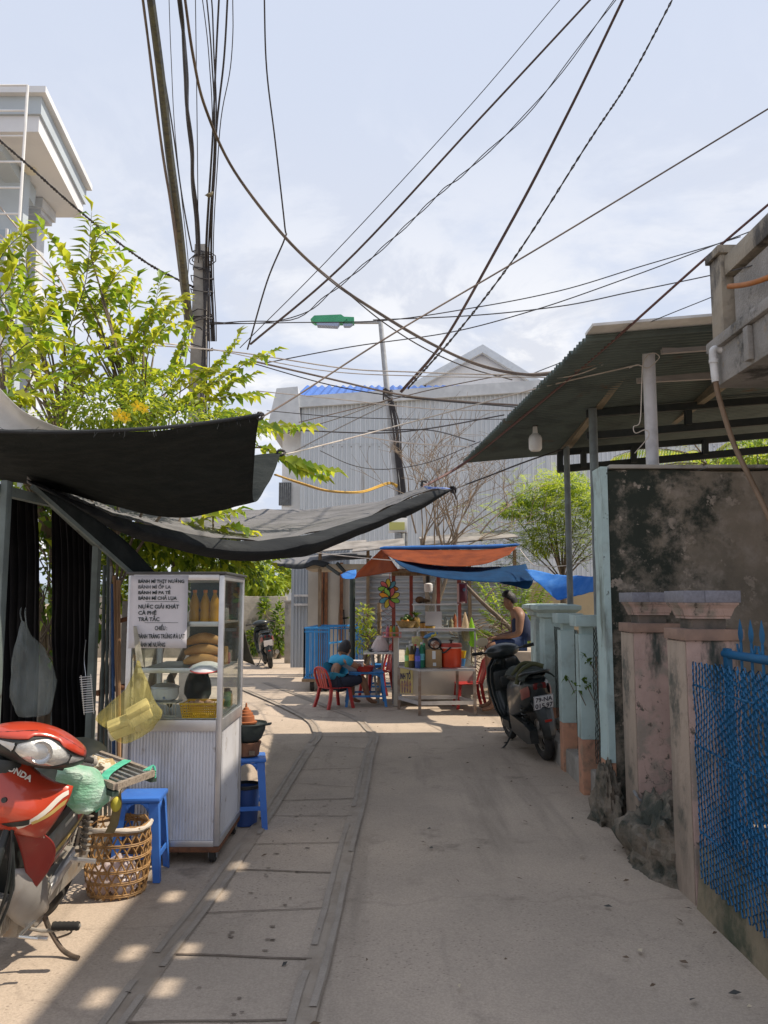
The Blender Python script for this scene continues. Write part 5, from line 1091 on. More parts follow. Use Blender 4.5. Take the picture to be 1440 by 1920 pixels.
cloth('side_flap', [[(60, 908, 4.4), (150, 955, 4.75), (230, 1010, 5.0), (292, 1074, 5.12)], [(64, 914, 4.4), (130, 972, 4.7), (190, 1026, 4.88), (247, 1076, 5.01)]], M_blk, 'black triangular side flap stretched down to the cart roof', 'cloth', n=6, k=3, wr=.006)
# pale tarp edge behind the black awning
cloth('white_tarp', [[(-80, 640, 5.2), (-20, 706, 5.2), (14, 744, 5.2), (45, 772, 5.2), (90, 794, 5.2), (136, 808, 5.2)], [(-80, 700, 5.4), (-20, 745, 5.4), (20, 775, 5.4), (45, 795, 5.4), (80, 806, 5.4), (130, 815, 5.4)], [(-80, 830, 5.3), (-20, 832, 5.3), (14, 832, 5.3), (45, 832, 5.3), (90, 832, 5.3), (130, 832, 5.3)]], clothmat('white_sheet', (.80, .79, .77), (.5, .5, .48), .3, wr=.3, wscale=3), 'white plastic tarp edge rising behind the black awning at the far left', 'tarp', wr=.008)

# ------------------------------------------------------------------ poles leaning beside the cart
M_bamb = mat('bamboo', (.40, .24, .13), (.28, .16, .09), 6, sc3=(6, 6, 1)); M_bluep = mat('blue_pipe', (.06, .14, .32), (.05, .1, .25), 6)
for (x0, y0, x1, y1, r, m, lab) in ((196, 1060, 190, 1390, .014, M_shed, 'dark green pole nearest the shelter post in the pole bundle'), (203, 1030, 199, 1390, .012, M_shed, 'slim dark pole second from the shelter post'), (211, 1095, 213, 1390, .013, M_bluep, 'blue pipe standing in the bundle of poles'), (214, 1080, 221, 1380, .011, M_bamb, 'thin orange bamboo cane in the bundle of poles'), (222, 1088, 223, 1380, .015, M_bamb, 'thick brown bamboo pole right of the orange cane'), (208, 1062, 206, 1390, .01, M_steel, 'thin grey rod behind the blue pipe')):
    p, q = W(x0, y0, 6.0), W(x1, y1, 6.0); b = MB(); d = (q - p); q = p + d * (p.z / -d.z) if abs(d.z) > .1 else q; P = [p.lerp(q, i / 9) for i in range(10)]
    b.tube(P, [r * (1.15 if m is M_bamb and i % 3 == 0 else 1) for i in range(10)], 8); tag(b.build('pole', m), lab, 'pole', 'poles leaning beside the cart')
cf_ = thing('stub_post', 'pale sunlit concrete stub post with rusty wire beside the pole bundle', 'post', W(234, 1400, 6.3)); a, c = W(229, 1127, 6.3), W(242, 1127, 6.3); b = MB(); b.bb(a.x, c.x, 6.3, 6.38, -.02, a.z, .008); b.build('shaft', M_conc, cf_, world=True)
b = MB(); b.tube(WL([(217, 1166, 6.2), (248, 1158, 6.25)]), .018, 7); b.tube(WL([(182, 1300, 6.0), (246, 1284, 6.25)]), .022, 8); b.tube(spline(WL([(208, 1090, 6.1), (216, 1110, 6.1), (226, 1128, 6.2)]), 4), .01, 5)
rs = random.Random(8)
for k in range(9): b.tube(spline(WL([(rs.uniform(236, 250), 1150 + 20 * k, 6.28), (rs.uniform(236, 250), 1160 + 20 * k, 6.26), (rs.uniform(236, 250), 1172 + 20 * k, 6.28)]), 3), .004, 4)
b.build('wire_wrap', M_rust, cf_, world=True)
wr_ = thing('wire_rack', 'upright wire grill rack gleaming beside the shelter post', 'rack', W(160, 1340, 5.0)); b = MB()
for k in range(16): b.tube(WL([(149 + k * .5, 1270 + k * 4.4, 5.0), (172 + k * .35, 1268 + k * 4.4, 5.0)]), .0028, 5)
b.tube(WL([(152, 1266, 5.0), (158, 1340, 5.0)]), .0025, 5); b.tube(WL([(170, 1264, 5.0), (176, 1338, 5.0)]), .0025, 5); b.tube(spline(WL([(161, 1268, 5.0), (158, 1235, 5.1), (161, 1200, 5.4)]), 3), .002, 4); b.build('grid', M_alu, wr_, world=True)

# ------------------------------------------------------------------ plastic bags
def bagmat(name, col, alpha=.45, gl=.5):
    m, nt, n, l, out = newmat(name); tc = n.new('ShaderNodeTexCoord').outputs['Object']
    df = n.new('ShaderNodeBsdfPrincipled'); df.inputs['Base Color'].default_value = rgba(col); df.inputs['Roughness'].default_value = .25
    f, raw = noise_fac(n, l, tc, 11, .3, .7, det=6, sc3=(1, 1, .35)); bp = n.new('ShaderNodeBump'); bp.inputs['Strength'].default_value = .7; bp.inputs['Distance'].default_value = .03; l.new(raw, bp.inputs['Height']); l.new(bp.outputs[0], df.inputs['Normal'])
    tl = n.new('ShaderNodeBsdfTranslucent'); tl.inputs[0].default_value = rgba(col); a = n.new('ShaderNodeMixShader'); a.inputs[0].default_value = .45; l.new(df.outputs[0], a.inputs[1]); l.new(tl.outputs[0], a.inputs[2])
    tp = n.new('ShaderNodeBsdfTransparent'); tp.inputs[0].default_value = rgba([lerp(1, c, .5) for c in col]); mr = n.new('ShaderNodeMapRange'); mr.inputs[3].default_value = alpha * .55; mr.inputs[4].default_value = min(1, alpha * 1.5); l.new(f, mr.inputs[0])
    mx = n.new('ShaderNodeMixShader'); l.new(mr.outputs[0], mx.inputs[0]); l.new(tp.outputs[0], mx.inputs[1]); l.new(a.outputs[0], mx.inputs[2]); l.new(mx.outputs[0], out.inputs[0]); return m
def bag(name, label, outline, D, dep, m, parent=None, seed=0, cat='bag'):
    """outline: (py, px_left, px_right) rows top to bottom"""
    b = MB(); rings = []; k = 18
    N = len(outline)
    for i in range((N - 1) * 3 + 1):
        t = i / 3; a = int(min(t, N - 2)); f = t - a; y, x0, x1 = [lerp(outline[a][q], outline[a + 1][q], f) for q in range(3)]
        c0, c1 = W(x0, y, D), W(x1, y, D); c = (c0 + c1) / 2; hw = (c1.x - c0.x) / 2; dp = min(dep, hw * 1.4); ring = []
        for j in range(k):
            an = 2 * PI * j / k; w = 1 + .16 * noise.noise(Vector((math.cos(an) * 1.5, math.sin(an) * 1.5, seed + t * .7))) + .05 * math.sin(an * 5 + t)
            ring.append(c + Vector((hw * math.cos(an) * w, dp * math.sin(an) * w, .012 * noise.noise(Vector((an, t, seed))))))
        rings.append(ring)
    b.loft(rings); o = b.build(name, m, parent, world=parent is not None)
    if label: tag(o, label, cat)
    return o
cb = thing('clear_bag', 'clear plastic bag hanging on the dark curtain above the motorbike headlight', 'bag', W(60, 1340, 4.75))
bag('bag_body', None, [(1166, 40, 47), (1190, 36, 56), (1215, 30, 80), (1250, 24, 96), (1278, 20, 106), (1305, 19, 102), (1328, 28, 96), (1340, 40, 88)], 4.75, .10, bagmat('film_grey', (.48, .54, .54), .20), cb, 2)
b = MB(); b.tube(spline(WL([(43, 1170, 4.75), (38, 1152, 4.75), (40, 1140, 4.8)]), 3), .004, 5); b.tube(spline(WL([(50, 1175, 4.75), (47, 1152, 4.75), (48, 1140, 4.8)]), 3), .004, 5); b.build('handle', MATS['film_grey'], cb, world=True)
yb = thing('yellow_bag', 'thin yellow plastic bag of foam boxes hung on the front corner of the cart', 'bag', W(245, 1390, 4.72)); D = 4.72
bag('bag_body', None, [(1240, 257, 262), (1265, 250, 270), (1290, 238, 280), (1312, 212, 290), (1332, 190, 300), (1350, 184, 300), (1368, 200, 286), (1382, 216, 262), (1392, 232, 246)], D, .10, bagmat('film_yellow', (.85, .78, .36), .22), yb, 6)
b = MB(); b.loft([[W(250, 1174, 4.9), W(256, 1174, 4.9), W(256, 1175, 4.88), W(250, 1175, 4.88)], [W(252, 1205, 4.86), W(263, 1205, 4.86), W(263, 1206, 4.84), W(252, 1206, 4.84)], [W(256, 1246, 4.74), W(270, 1250, 4.74), W(270, 1251, 4.72), W(256, 1247, 4.72)]]); b.build('handle', bagmat('film_white', (.6, .58, .5), .5), yb, world=True)
M_foam = mat('foam_box', (.72, .66, .46), (.64, .58, .40), 8, rough=.8, bump=.15)
for i, (x, y, s, a) in enumerate(((228, 1362, .17, -.35), (262, 1336, .16, -.5))):
    fb = thing('foam_box', ['lower foam food box inside the hanging yellow bag', 'upper tilted foam food box inside the hanging yellow bag'][i], 'box', W(x, y, 4.74), 0); b = MB(); m = Euler((.2, a, .3)).to_matrix()
    b.box((0, 0, -.018), (s * .85, .12, .055), m, .012); b.build('tray', M_foam, fb); b = MB(); b.box(m @ Vector((0, 0, .026)) + Vector((0, 0, -.018 * 0)), (s * .86, .125, .035), m, .012); b.build('lid', M_foam, fb)

# ------------------------------------------------------------------ sandwich cart
M_clear = clearmat('case_glass', (.93, .96, .95), .02, (.5, .52, .52))
M_cartw = mat('cart_white', (.66, .66, .69), (.58, .58, .61), 3, rough=.55, stains=[((.48, .46, .44), 2.4, .48, .70, (1, 1, .4)), ((.34, .30, .26), 5, .60, .70)])
ct = thing('sandwich_cart', 'glass-topped white ribbed sandwich cart with a printed menu on its front', 'food cart', (-1.27, 5.2, 0))
X0, X1, YF, YB = -1.545, -.990, 4.92, 5.60; Z0, Z1, Z2 = .105, .83, 1.70
b = MB(); pts = []; x = X0 + .03
while x < X1 - .03: pts += [(x, 0), (x + .010, 0), (x + .0125, .006), (x + .0165, .006)]; x += .019
b.grid([[Vector((px, YF - .004 + dy, Z0 + .03)) for px, dy in pts], [Vector((px, YF - .004 + dy, Z1 - .06)) for px, dy in pts]], smooth=False)
pts = []; y = YF + .03
while y < YB - .03: pts += [(y, 0), (y + .010, 0), (y + .0125, .006), (y + .0165, .006)]; y += .019
b.grid([[Vector((X1 + .004 - dx, py, Z0 + .03)) for py, dx in pts], [Vector((X1 + .004 - dx, py, Z1 - .06)) for py, dx in pts]], smooth=False)
b.bb(X0 + .004, X1 - .008, YF + .008, YB - .01, Z0 + .02, Z1 - .03); b.build('cabinet', M_cartw, ct, world=True)
b = MB(); s = .016
for (x, y) in ((X0, YF), (X1, YF), (X0, YB), (X1, YB)): b.bb(x - s, x + s, y - s, y + s, Z0, Z2, .004)
for z in (Z1 - .03, Z2 - .012, Z0 + .015):
    h = .034 if z == Z1 - .03 else .018
    for y in (YF, YB): b.bb(X0 + s + .0005, X1 - s - .0005, y - s * .96, y + s * .96, z - h, z + h, .003)
    for x in (X0, X1): b.bb(x - s * .96, x + s * .96, YF + s + .0005, YB - s - .0005, z - h, z + h, .003)
b.build('frame', M_alu, ct, world=True)
b = MB(); b.bb(X0 - .03, X1 + .03, YF - .03, YB + .03, Z2 + .006, Z2 + .022, .005); b.build('roof', mat('cart_roof', (.07, .075, .08), (.05, .05, .055), 4, rough=.5), ct, world=True)
b = MB(); b.bb(X0 + s, X1 - s, YF - .006, YF - .002, Z1 + .005, Z2 - .03); b.build('front_pane', M_clear, ct, world=True)
b = MB(); b.bb(X1 + .002, X1 + .006, YF + s, YB - s, Z1 + .005, Z2 - .03); b.build('side_pane', M_clear, ct, world=True)
b = MB(); b.bb(X0 - .006, X0 - .002, YF + s, YB - s, Z1 + .005, Z2 - .03); b.build('side_pane', M_clear, ct, world=True)
zs1, zs2 = W(380, 1168, 5.0).z, W(380, 1254, 5.0).z
for z, xa in ((zs1, W(348, 1100, 5.0).x), (zs2, X0 + .05)):
    b = MB(); b.bb(xa, X1 - s - .002, YF + .03, YB - s - .004, z - .008, z + .004, .002); b.bb(xa, X1 - s - .003, YF + .012, YF + .029, z - .02, z + .010, .002); b.build('shelf', M_alu, ct, world=True)
b = MB(); b.bb(X0 + .018, X1 - .018, YF + .018, YB - .018, Z1 + .005, Z1 + .012); b.build('counter', M_alu, ct, world=True)
b = MB(); b.bb(X0 - .014, X1 + .014, YF - .014, YB + .014, Z0 - .035, Z0 - .002, .004); b.build('base_rail', M_rust, ct, world=True)
for i, (x, y) in enumerate(((X0 + .06, YF + .06), (X1 - .03, YF + .05), (X0 + .06, YB - .06), (X1 - .02, YB - .06))):
    b = MB(); b.cyl((x - .016, y, .05), (x + .016, y, .05), .05, n=18); o = b.build('caster', M_rubber, ct, world=True); b = MB(); b.bb(x - .026, x - .02, y - .02, y + .02, .03, .069); b.bb(x + .02, x + .026, y - .02, y + .02, .03, .069); b.cyl((x - .027, y, .05), (x + .027, y, .05), .008, n=8); b.build('fork', M_steel, o, world=True)
b = MB(); b.bb(W(352, 1100, 5.5).x, X1 - .02, YB - .012, YB - .006, zs2, Z2 - .03); b.build('back_panel', mat('teal_panel', (.05, .085, .09), (.035, .06, .065), 4, rough=.5), ct, world=True)
# menu sheet
mp = W(350, 1215, YF - .012); mt = W(250, 1079, YF - .012); b = MB(); rows = []
for j in range(9):
    z = lerp(mt.z, mp.z, j / 8); rows.append([Vector((lerp(X0 - .002, mp.x, i / 8), YF - .0175 - .004 * (noise.noise(Vector((i * .5, j * .5, 2))) if i < 2 else 0) - (.003 if j == 8 and i < 3 else 0), z)) for i in range(9)])
b.grid(rows); menu = b.build('menu_sheet', mat('menu_paper', (.62, .61, .66), (.56, .55, .60), 3, rough=.6), ct, world=True, solid=.001)
def ctext(body, x0, x1, yb, hpx, m, bold=.0007, yd=YF - .0215):
    p, q = W(x0, yb, yd), W(x1, yb, yd)
    o = text_mesh('lettering', body, hpx / F * YF / .72, m, menu, p - Vector(ct.location), (1, 0, 0), (0, 0, 1), bold, .0005)
    xs = [v.co.x for v in o.data.vertices]; w = max(xs) - min(xs); k = (q.x - p.x) / w; x_ = min(xs)
    for v in o.data.vertices: v.co.x = x_ + (v.co.x - x_) * k
    return o
M_ink = mat('ink', (.022, .035, .04), rough=.7); M_inkf = mat('faded_ink', (.10, .11, .13), rough=.7)
for (t, a, c, y, h, f) in (('BÁNH MÌ THỊT NƯỚNG', 259, 345, 1093, 6.3, 0), ('BÁNH MÌ ỐP LA', 259, 320, 1103.5, 6.0, 1), ('BÁNH MÌ PA TÊ', 259, 319, 1114, 5.8, 0), ('BÁNH MÌ CHẢ LỤA', 259, 331, 1124.5, 6.2, 0), ('NƯỚC GIẢI KHÁT', 259, 335, 1141, 7.2, 0), ('CÀ PHÊ', 259, 293, 1152.5, 7, 0), ('TRÀ TẮC', 259, 299, 1164.5, 7, 0), ('CHIỀU :', 290, 313, 1181.5, 7.6, 0), ('BÁNH TRÁNG TRỨNG ĐÀ LẠT', 259, 346, 1197, 8, 0), ('BÁNH MÌ NƯỚNG', 259, 309, 1213, 8, 0)): ctext(t, a, c, y, h, M_inkf if f else M_ink)
b = MB()
for (x0, x1, y) in ((273, 335, 1128), (271, 334, 1167.5)): p, q = W(x0, y, YF - .0215), W(x1, y, YF - .0215); b.bb(p.x, q.x, p.y, p.y + .0008, p.z - .001, p.z + .001)
b.build('rule', M_ink, menu, world=True)
# contents of the case
def bottle(label, c, h, r, col, capcol, group, kind='bottle', labelcol=None, neck=.35):
    t = thing('bottle', label, 'bottle', c, 0, group); m = mat('bot_%d%d%d' % tuple(int(x * 99) for x in col), col, rough=.3, spec=.25)
    b = MB(); b.lathe([(r * .9, 0), (r, .01 * h), (r, h * .28), (r * .86, h * .36), (r, h * .45), (r * .98, h * .58), (r * .7, h * .72), (r * neck, h * .86), (r * neck, h * .92)], n=12); b.build('body', m, t)
    b = MB(); b.lathe([(r * neck * 1.15, h * .915), (r * neck * 1.2, h * .99), (r * neck, h)], n=10); b.build('cap', mat('cap_%d%d%d' % tuple(int(x * 99) for x in capcol), capcol, rough=.4), t)
    if labelcol: b = MB(); b.lathe([(r * 1.015, h * .30), (r * .89, h * .36), (r * 1.015, h * .45), (r * 1.0, h * .55)], n=12, caps=False); b.build('wrapper', mat('wrap_%d%d%d' % tuple(int(x * 99) for x in labelcol), labelcol, tuple(min(1, x * 1.4) for x in labelcol), 30, rough=.4), t)
    return t
for i, px in enumerate((364, 384, 402)): bottle('yellow juice bottle with orange cap, %s the cart top shelf' % ('nearest the menu on', 'middle one on', 'against the frame post on')[i], (W(px, 1168, 5.08).x, 5.08, zs1 + .0045), .200, .033, (.46, .22, .008), (.7, .2, .02), 'juice bottles in the cart')
M_crust = mat('bread_crust', (.52, .28, .10), (.38, .18, .06), 9, rough=.6, bump=.2)
for i in range(3):
    b = MB(); z = zs2 + .034 + i * .058; P = [Vector((-1.245 + .23 * t, 5.05 + .02 * i, z + .035 * math.sin(PI * t) * (1 if i == 2 else .7))) for t in [k / 8 for k in range(9)]]; b.tube(P, [.014, .026, .031, .033, .034, .033, .031, .026, .012], 10)
    tag(b.build('baguette', M_crust), ['bottom baguette of the stack inside the cart', 'middle baguette of the stack inside the cart', 'top curved baguette of the stack inside the cart'][i], 'bread', 'baguettes in the cart')
lid = thing('pink_lid', 'pink-rimmed round lid leaning on the middle shelf of the cart', 'lid', (-1.09, 5.0, zs2)); b = MB(); b.lathe([(.002, .035), (.05, .032), (.095, .012), (.1, .004)], (0, -.02, .003), 18, Euler((.25, 0, 0)).to_matrix(), caps=False); b.build('dome', M_white, lid); b = MB(); b.lathe([(.100, .000), (.104, .006), (.100, .010)], (0, -.02, .003), 18, Euler((.25, 0, 0)).to_matrix(), caps=False); b.build('rim', mat('pink_rim', (.6, .14, .13)), lid)
pt_ = thing('enamel_pot', 'white enamel pot with blue flower specks inside the cart', 'pot', (W(309, 1312, 5.1).x, 5.1, W(309, 1313, 5.1).z)); b = MB(); b.lathe([(.055, 0), (.078, .012), (.086, .04), (.084, .075), (.088, .08)], n=20); b.build('bowl', mat('enamel', (.62, .64, .68), (.15, .22, .40), 34, lo=.60, hi=.66, rough=.2), pt_); b = MB(); b.lathe([(.089, .080), (.085, .088), (.05, .104), (.012, .110), (.012, .122), (.004, .126)], n=18); b.build('lid', M_alu, pt_)
rk = thing('dish_rack', 'small metal rack under the enamel pot in the cart', 'rack', (pt_.location.x + .01, 5.06, Z1 + .012)); hz = pt_.location.z - Z1 - .012; b = MB(); b.bb(-.09, .09, -.07, .09, hz - .008, hz - .001)
for i in range(10): b.cyl((-.085 + i * .019, -.07, .0), (-.085 + i * .019, -.07, hz - .008), .0028, n=5)
b.bb(-.09, .09, -.072, -.068, .0, .01); b.build('grid', M_alu, rk)
yk = thing('yellow_basket', 'yellow perforated plastic basket of eggs on the cart counter', 'basket', (W(377, 1343, 5.0).x, 5.03, Z1 + .013)); M_yb = mat('yellow_plastic', (.68, .40, .015), (.6, .34, .01), 6, rough=.4); b = MB(); w, h = .112, .078
for i in range(17): x = lerp(-w, w, i / 16); b.bar((x * .88, -.09, 0), (x, -.10, h), .006, .004, up=(0, 1, 0)); b.bar((x * .88, .09, 0), (x, .10, h), .006, .004, up=(0, 1, 0))
for j in range(6): z = h * j / 5; k = lerp(.88, 1, j / 5); b.bb(-w * k, w * k, -.09 - .01 * j / 5 - .003, -.09 - .01 * j / 5 + .003, z - .003, z + .003); b.bb(-w * k, w * k, .088 + .01 * j / 5, .094 + .01 * j / 5, z - .003, z + .003); b.bb(-w * k - .003, -w * k + .003, -.09, .09, z - .003, z + .003); b.bb(w * k - .003, w * k + .003, -.09, .09, z - .003, z + .003)
b.bb(-w * 1.04, w * 1.04, -.108, -.094, h, h + .01); b.bb(-w * 1.04, w * 1.04, .094, .108, h, h + .01); b.bb(-w * .88, w * .88, -.09, .09, -.002, .003); b.build('weave', M_yb, yk)
for i, (x, y) in enumerate(((-.06, -.03), (.0, -.04), (.06, -.03), (.03, .03), (-.04, .04))):
    b = MB(); b.ell((0, 0, 0), (.022, .022, .028), (1.2, i, .3), 10, 7); o = b.build('egg', mat('egg_brown', (.55, .32, .2), rough=.5)); o.location = (yk.location.x + x, yk.location.y + y, yk.location.z + .072); tag(o, 'brown egg among the eggs in the yellow basket', 'egg', 'eggs in the yellow basket')
for i, (px, py, w, d, h, lab) in enumerate(((372, 1330, .17, .12, .27, 'black bundled bag standing at the back of the cart counter'), (320, 1300, .06, .06, .22, 'dark jug behind the enamel pot in the cart'))):
    c = W(px, py, 5.35); b = MB(); b.ell((c.x, 5.33, Z1 + .02 + h * .5), (w * .55, d * .6, h * .5), None, 14, 10); b.v = [v + Vector((0, 0, .012 * noise.noise(v * 25))) * 1 + (v - Vector((c.x, 5.33, 1))) * .18 * noise.noise(v * 12) for v in b.v]; tag(b.build('black_bag' if i == 0 else 'jug', M_black), lab, 'bag' if i == 0 else 'jug')
rs = random.Random(14)
for i, (px, h, r, col, zz, lab) in enumerate(((436, .14, .022, (.45, .26, .08), zs2, 'tall brown cup on the cart shelf by the side pane'), (425, .09, .03, (.30, .05, .05), zs2, 'small red jar on the cart shelf by the side pane'), (446, .08, .025, (.08, .12, .35), zs2, 'small blue jar at the back of the cart shelf'), (430, .12, .025, (.12, .25, .10), Z1 + .012, 'green sauce bottle on the cart counter'), (440, .10, .03, (.45, .3, .12), Z1 + .012, 'amber jar on the cart counter'), (420, .1, .03, (.35, .33, .3), zs1, 'grey tin on the cart top shelf'))):
    D = 5.30 + .035 * i; x = min(W(px, 1200, D).x, X1 - .05); t = thing('jar', lab, 'jar', (x, D, zz + .005), 0, 'jars in the cart'); b = MB(); b.lathe([(r * .85, 0), (r, .01), (r, h * .75), (r * .8, h * .85)], n=12); b.build('body', mat('jar%d' % i, col, rough=.25), t); b = MB(); b.lathe([(r * .86, h * .84), (r * .86, h), (r * .7, h * 1.02)], n=12); b.build('lid', M_black, t)
cloth('olive_cloth', [[(440, 1165, 5.75), (452, 1170, 5.74), (458, 1180, 5.73)], [(440, 1205, 5.75), (456, 1208, 5.74), (466, 1212, 5.73)], [(440, 1232, 5.75), (460, 1240, 5.74), (478, 1247, 5.73)]], mat('olive_cloth', (.06, .055, .04), (.09, .08, .055), 9), 'dark olive cloth hanging off the back edge of the cart', 'cloth', n=4, k=4, wr=.01)

# ------------------------------------------------------------------ plastic stools
M_sblue = mat('blue_stool_plastic', (.045, .17, .56), (.04, .14, .48), 5, rough=.4, spec=.4)
def stool(label, loc, rz, w=.30, h=.45, group='blue plastic stools', m=None):
    t = thing('plastic_stool', label, 'stool', loc, rz, group); m = m or M_sblue; a, c = w * .40, w * .5
    b = MB(); b.bb(-a - .012, a + .012, -a - .012, a + .012, h - .028, h, .012); b.build('seat', m, t)
    for sx, sy in ((1, 1), (-1, 1), (-1, -1), (1, -1)):
        b = MB(); T = .055; U = .038; ring = []
        P0 = [(sx * a, sy * a), (sx * (a - T), sy * a), (sx * (a - .012), sy * (a - .012)), (sx * a, sy * (a - T))]; P1 = [(sx * c, sy * c), (sx * (c - U), sy * c), (sx * (c - .012), sy * (c - .012)), (sx * c, sy * (c - U))]
        P0w = [(sx * a, sy * a), (sx * (a - T * 1.7), sy * a), (sx * (a - .014), sy * (a - .014)), (sx * a, sy * (a - T * 1.7))]
        rg = []
        for k, (P, Q, f, z) in enumerate(((P0w, P1, 0, h - .029), (P0, P1, .12, h * .86), (P0, P1, 1, 0))): rg.append([Vector((lerp(p[0], q[0], f), lerp(p[1], q[1], f), z)) for p, q in zip(P, Q)])
        b.loft(rg, smooth=False); b.build('leg', m, t)
    b = MB(); e = a + .012 + .0
    for ang in range(4):
        mm = Matrix.Rotation(ang * PI / 2, 3, 'Z')
        n_ = 8; up = [Vector((lerp(-a + .05, a - .05, i / n_), a, h - .029)) for i in range(n_ + 1)]; lo = [Vector((lerp(-a + .05, a - .05, i / n_), a + .004, h - .032 - .055 * abs(2 * i / n_ - 1) ** 2.5)) for i in range(n_ + 1)]
        b.grid([[mm @ p for p in up], [mm @ p for p in lo]])
    b.build('apron', m, t, solid=.006)
    b = MB(); z = h * .30; k = lerp(a, c, .70) - .008
    for ang in range(4): mm = Matrix.Rotation(ang * PI / 2, 3, 'Z'); b.box(mm @ Vector((0, k, z)), (2 * k - .05, .008, .028), mm)
    b.build('brace', m, t); return t
stool('blue plastic stool standing behind the woven basket', (-1.385, 4.735, 0), R(4), .28, .45)
stool('taller-looking blue plastic stool carrying the clay stove beside the cart', (-.955, 5.74, 0), R(10), .29, .47)
st = thing('clay_stove', 'brown clay stove on the blue stool beside the cart', 'stove', (-.955, 5.72, .472)); b = MB(); b.lathe([(.07, 0), (.085, .01), (.09, .06), (.10, .095), (.095, .10), (.085, .098)], n=20); b.build('body', mat('clay', (.25, .12, .07), (.17, .085, .055), 8, bump=.3), st); b = MB(); b.bb(.03, .07, -.10, -.085, .02, .05, .004); b.build('fire_door', M_dark, st)
bw = thing('black_bowl', 'black cast bowl with pouring lip on the clay stove', 'bowl', (-.955, 5.72, .573)); b = MB(); b.lathe([(.075, 0), (.10, .02), (.125, .08), (.13, .115), (.138, .12), (.135, .128), (.122, .115)], n=24); b.build('bowl_body', mat('cast_black', (.025, .035, .035), (.04, .05, .05), 8, rough=.5), bw); b = MB(); b.box((.145, -.02, .118), (.05, .06, .012), (0, -.15, 0), .004); b.build('lip', MATS['cast_black'], bw)
cn_ = thing('clay_burner', 'small stepped orange clay cone standing on the black bowl', 'burner', (-.965, 5.72, .70)); b = MB(); b.lathe([(.075, -.005), (.078, .006), (.062, .010), (.058, .045), (.050, .048), (.048, .066), (.038, .068), (.034, .084), (.022, .086), (.018, .10), (.008, .104), (.006, .13), (.001, .135)], n=18); b.build('cone', mat('orange_clay', (.36, .12, .045), (.28, .09, .035), 9), cn_)
bk = thing('bucket', 'dark blue bucket with black rim under the stove stool', 'bucket', (-.97, 5.78, 0)); b = MB(); b.lathe([(.085, 0), (.10, .25), (.098, .25), (.083, .01)], n=18); b.build('pail', mat('navy_plastic', (.03, .07, .22), rough=.4), bk); b = MB(); b.lathe([(.098, .245), (.108, .25), (.108, .27), (.098, .272)], n=18, caps=False); b.build('rim', M_black, bk)

# ------------------------------------------------------------------ woven basket with rubbish
M_rat = mat('rattan', (.33, .19, .075), (.22, .12, .045), 30, rough=.6); bc = Vector((-1.435, 4.49, 0)); wb = thing('woven_basket', 'open-weave rattan basket on the ground behind the red motorbike', 'basket', bc)
def br(z): return .150 + .022 * math.sin(min(1, z / .34) * PI * .8) - .004
b = MB(); H = .345; nn = 22
for s in (1, -1):
    for k in range(nn):
        P = []
        for i in range(13): z = H * i / 12; an = 2 * PI * k / nn + s * z * 3.1; r = br(z) + (.003 if s > 0 else -.003) * (1 if i % 2 else -1); P.append((r * math.cos(an), r * math.sin(an), z))
        b.tube(P, .0048, 5)
for z in (.012, .075, .135, .20, .265, .325):
    for dz in (0, .009): b.tube([(br(z) * 1.02 * math.cos(a), br(z) * 1.02 * math.sin(a), z + dz + .003 * math.sin(3 * a)) for a in [2 * PI * i / 26 for i in range(26)]], .0045, 5, closed=True)
for k in range(5): b.tube([(.15 * math.cos(a), .15 * math.sin(a), .008) for a in (k * .6, k * .6 + PI)], .006, 5)
b.build('weave', M_rat, wb)
b = MB(); rs = random.Random(3)
for k in range(3): b.tube([((br(H) + .006 * math.sin(k + 5 * a)) * math.cos(a), (br(H) + .006 * math.sin(k + 5 * a)) * math.sin(a), H + .004 * k + .006 * math.sin(7 * a + k)) for a in [2 * PI * i / 30 for i in range(30)]], .007, 6, closed=True)
for k in range(14): a = rs.uniform(0, 6.28); p = Vector((br(H) * math.cos(a), br(H) * math.sin(a), H)); b.tube([p, p + Vector((rs.uniform(-.05, .05), rs.uniform(-.05, .05), rs.uniform(0, .035)))], .003, 4)
b.build('rim', M_rat, wb)
b = MB(); P = [((br(H) + .010) * math.cos(a), (br(H) + .010) * math.sin(a), H + .004 + .008 * math.sin(a * 3)) for a in [-2.3 + 2.5 * i / 18 for i in range(19)]]; b.tube(P, [.010 + .005 * abs(math.sin(i * .9)) for i in range(19)], 8); b.build('rag_binding', mat('rag', (.55, .49, .42), (.42, .37, .31), 14), wb)
M_trash = bagmat('film_trash', (.85, .76, .76), 1.2)
for i, (x, y, z, r) in enumerate(((-.06, -.04, .075, .085), (.05, -.05, .06, .075), (.0, .05, .09, .09), (.07, .04, .06, .06), (-.02, -.06, .13, .05))):
    b = MB(); b.ell((0, 0, 0), (r, r, r * .8), None, 16, 10); b.v = [v * (1 + .35 * noise.fractal(v * 22 + Vector((i * 3, 0, 0)), 1, 2, 4)) for v in b.v]; o = b.build('plastic_bag', M_trash); o.location = bc + Vector((x, y, z)); tag(o, 'crumpled white plastic bag among the rubbish in the woven basket', 'bag', 'crumpled bags in the basket')
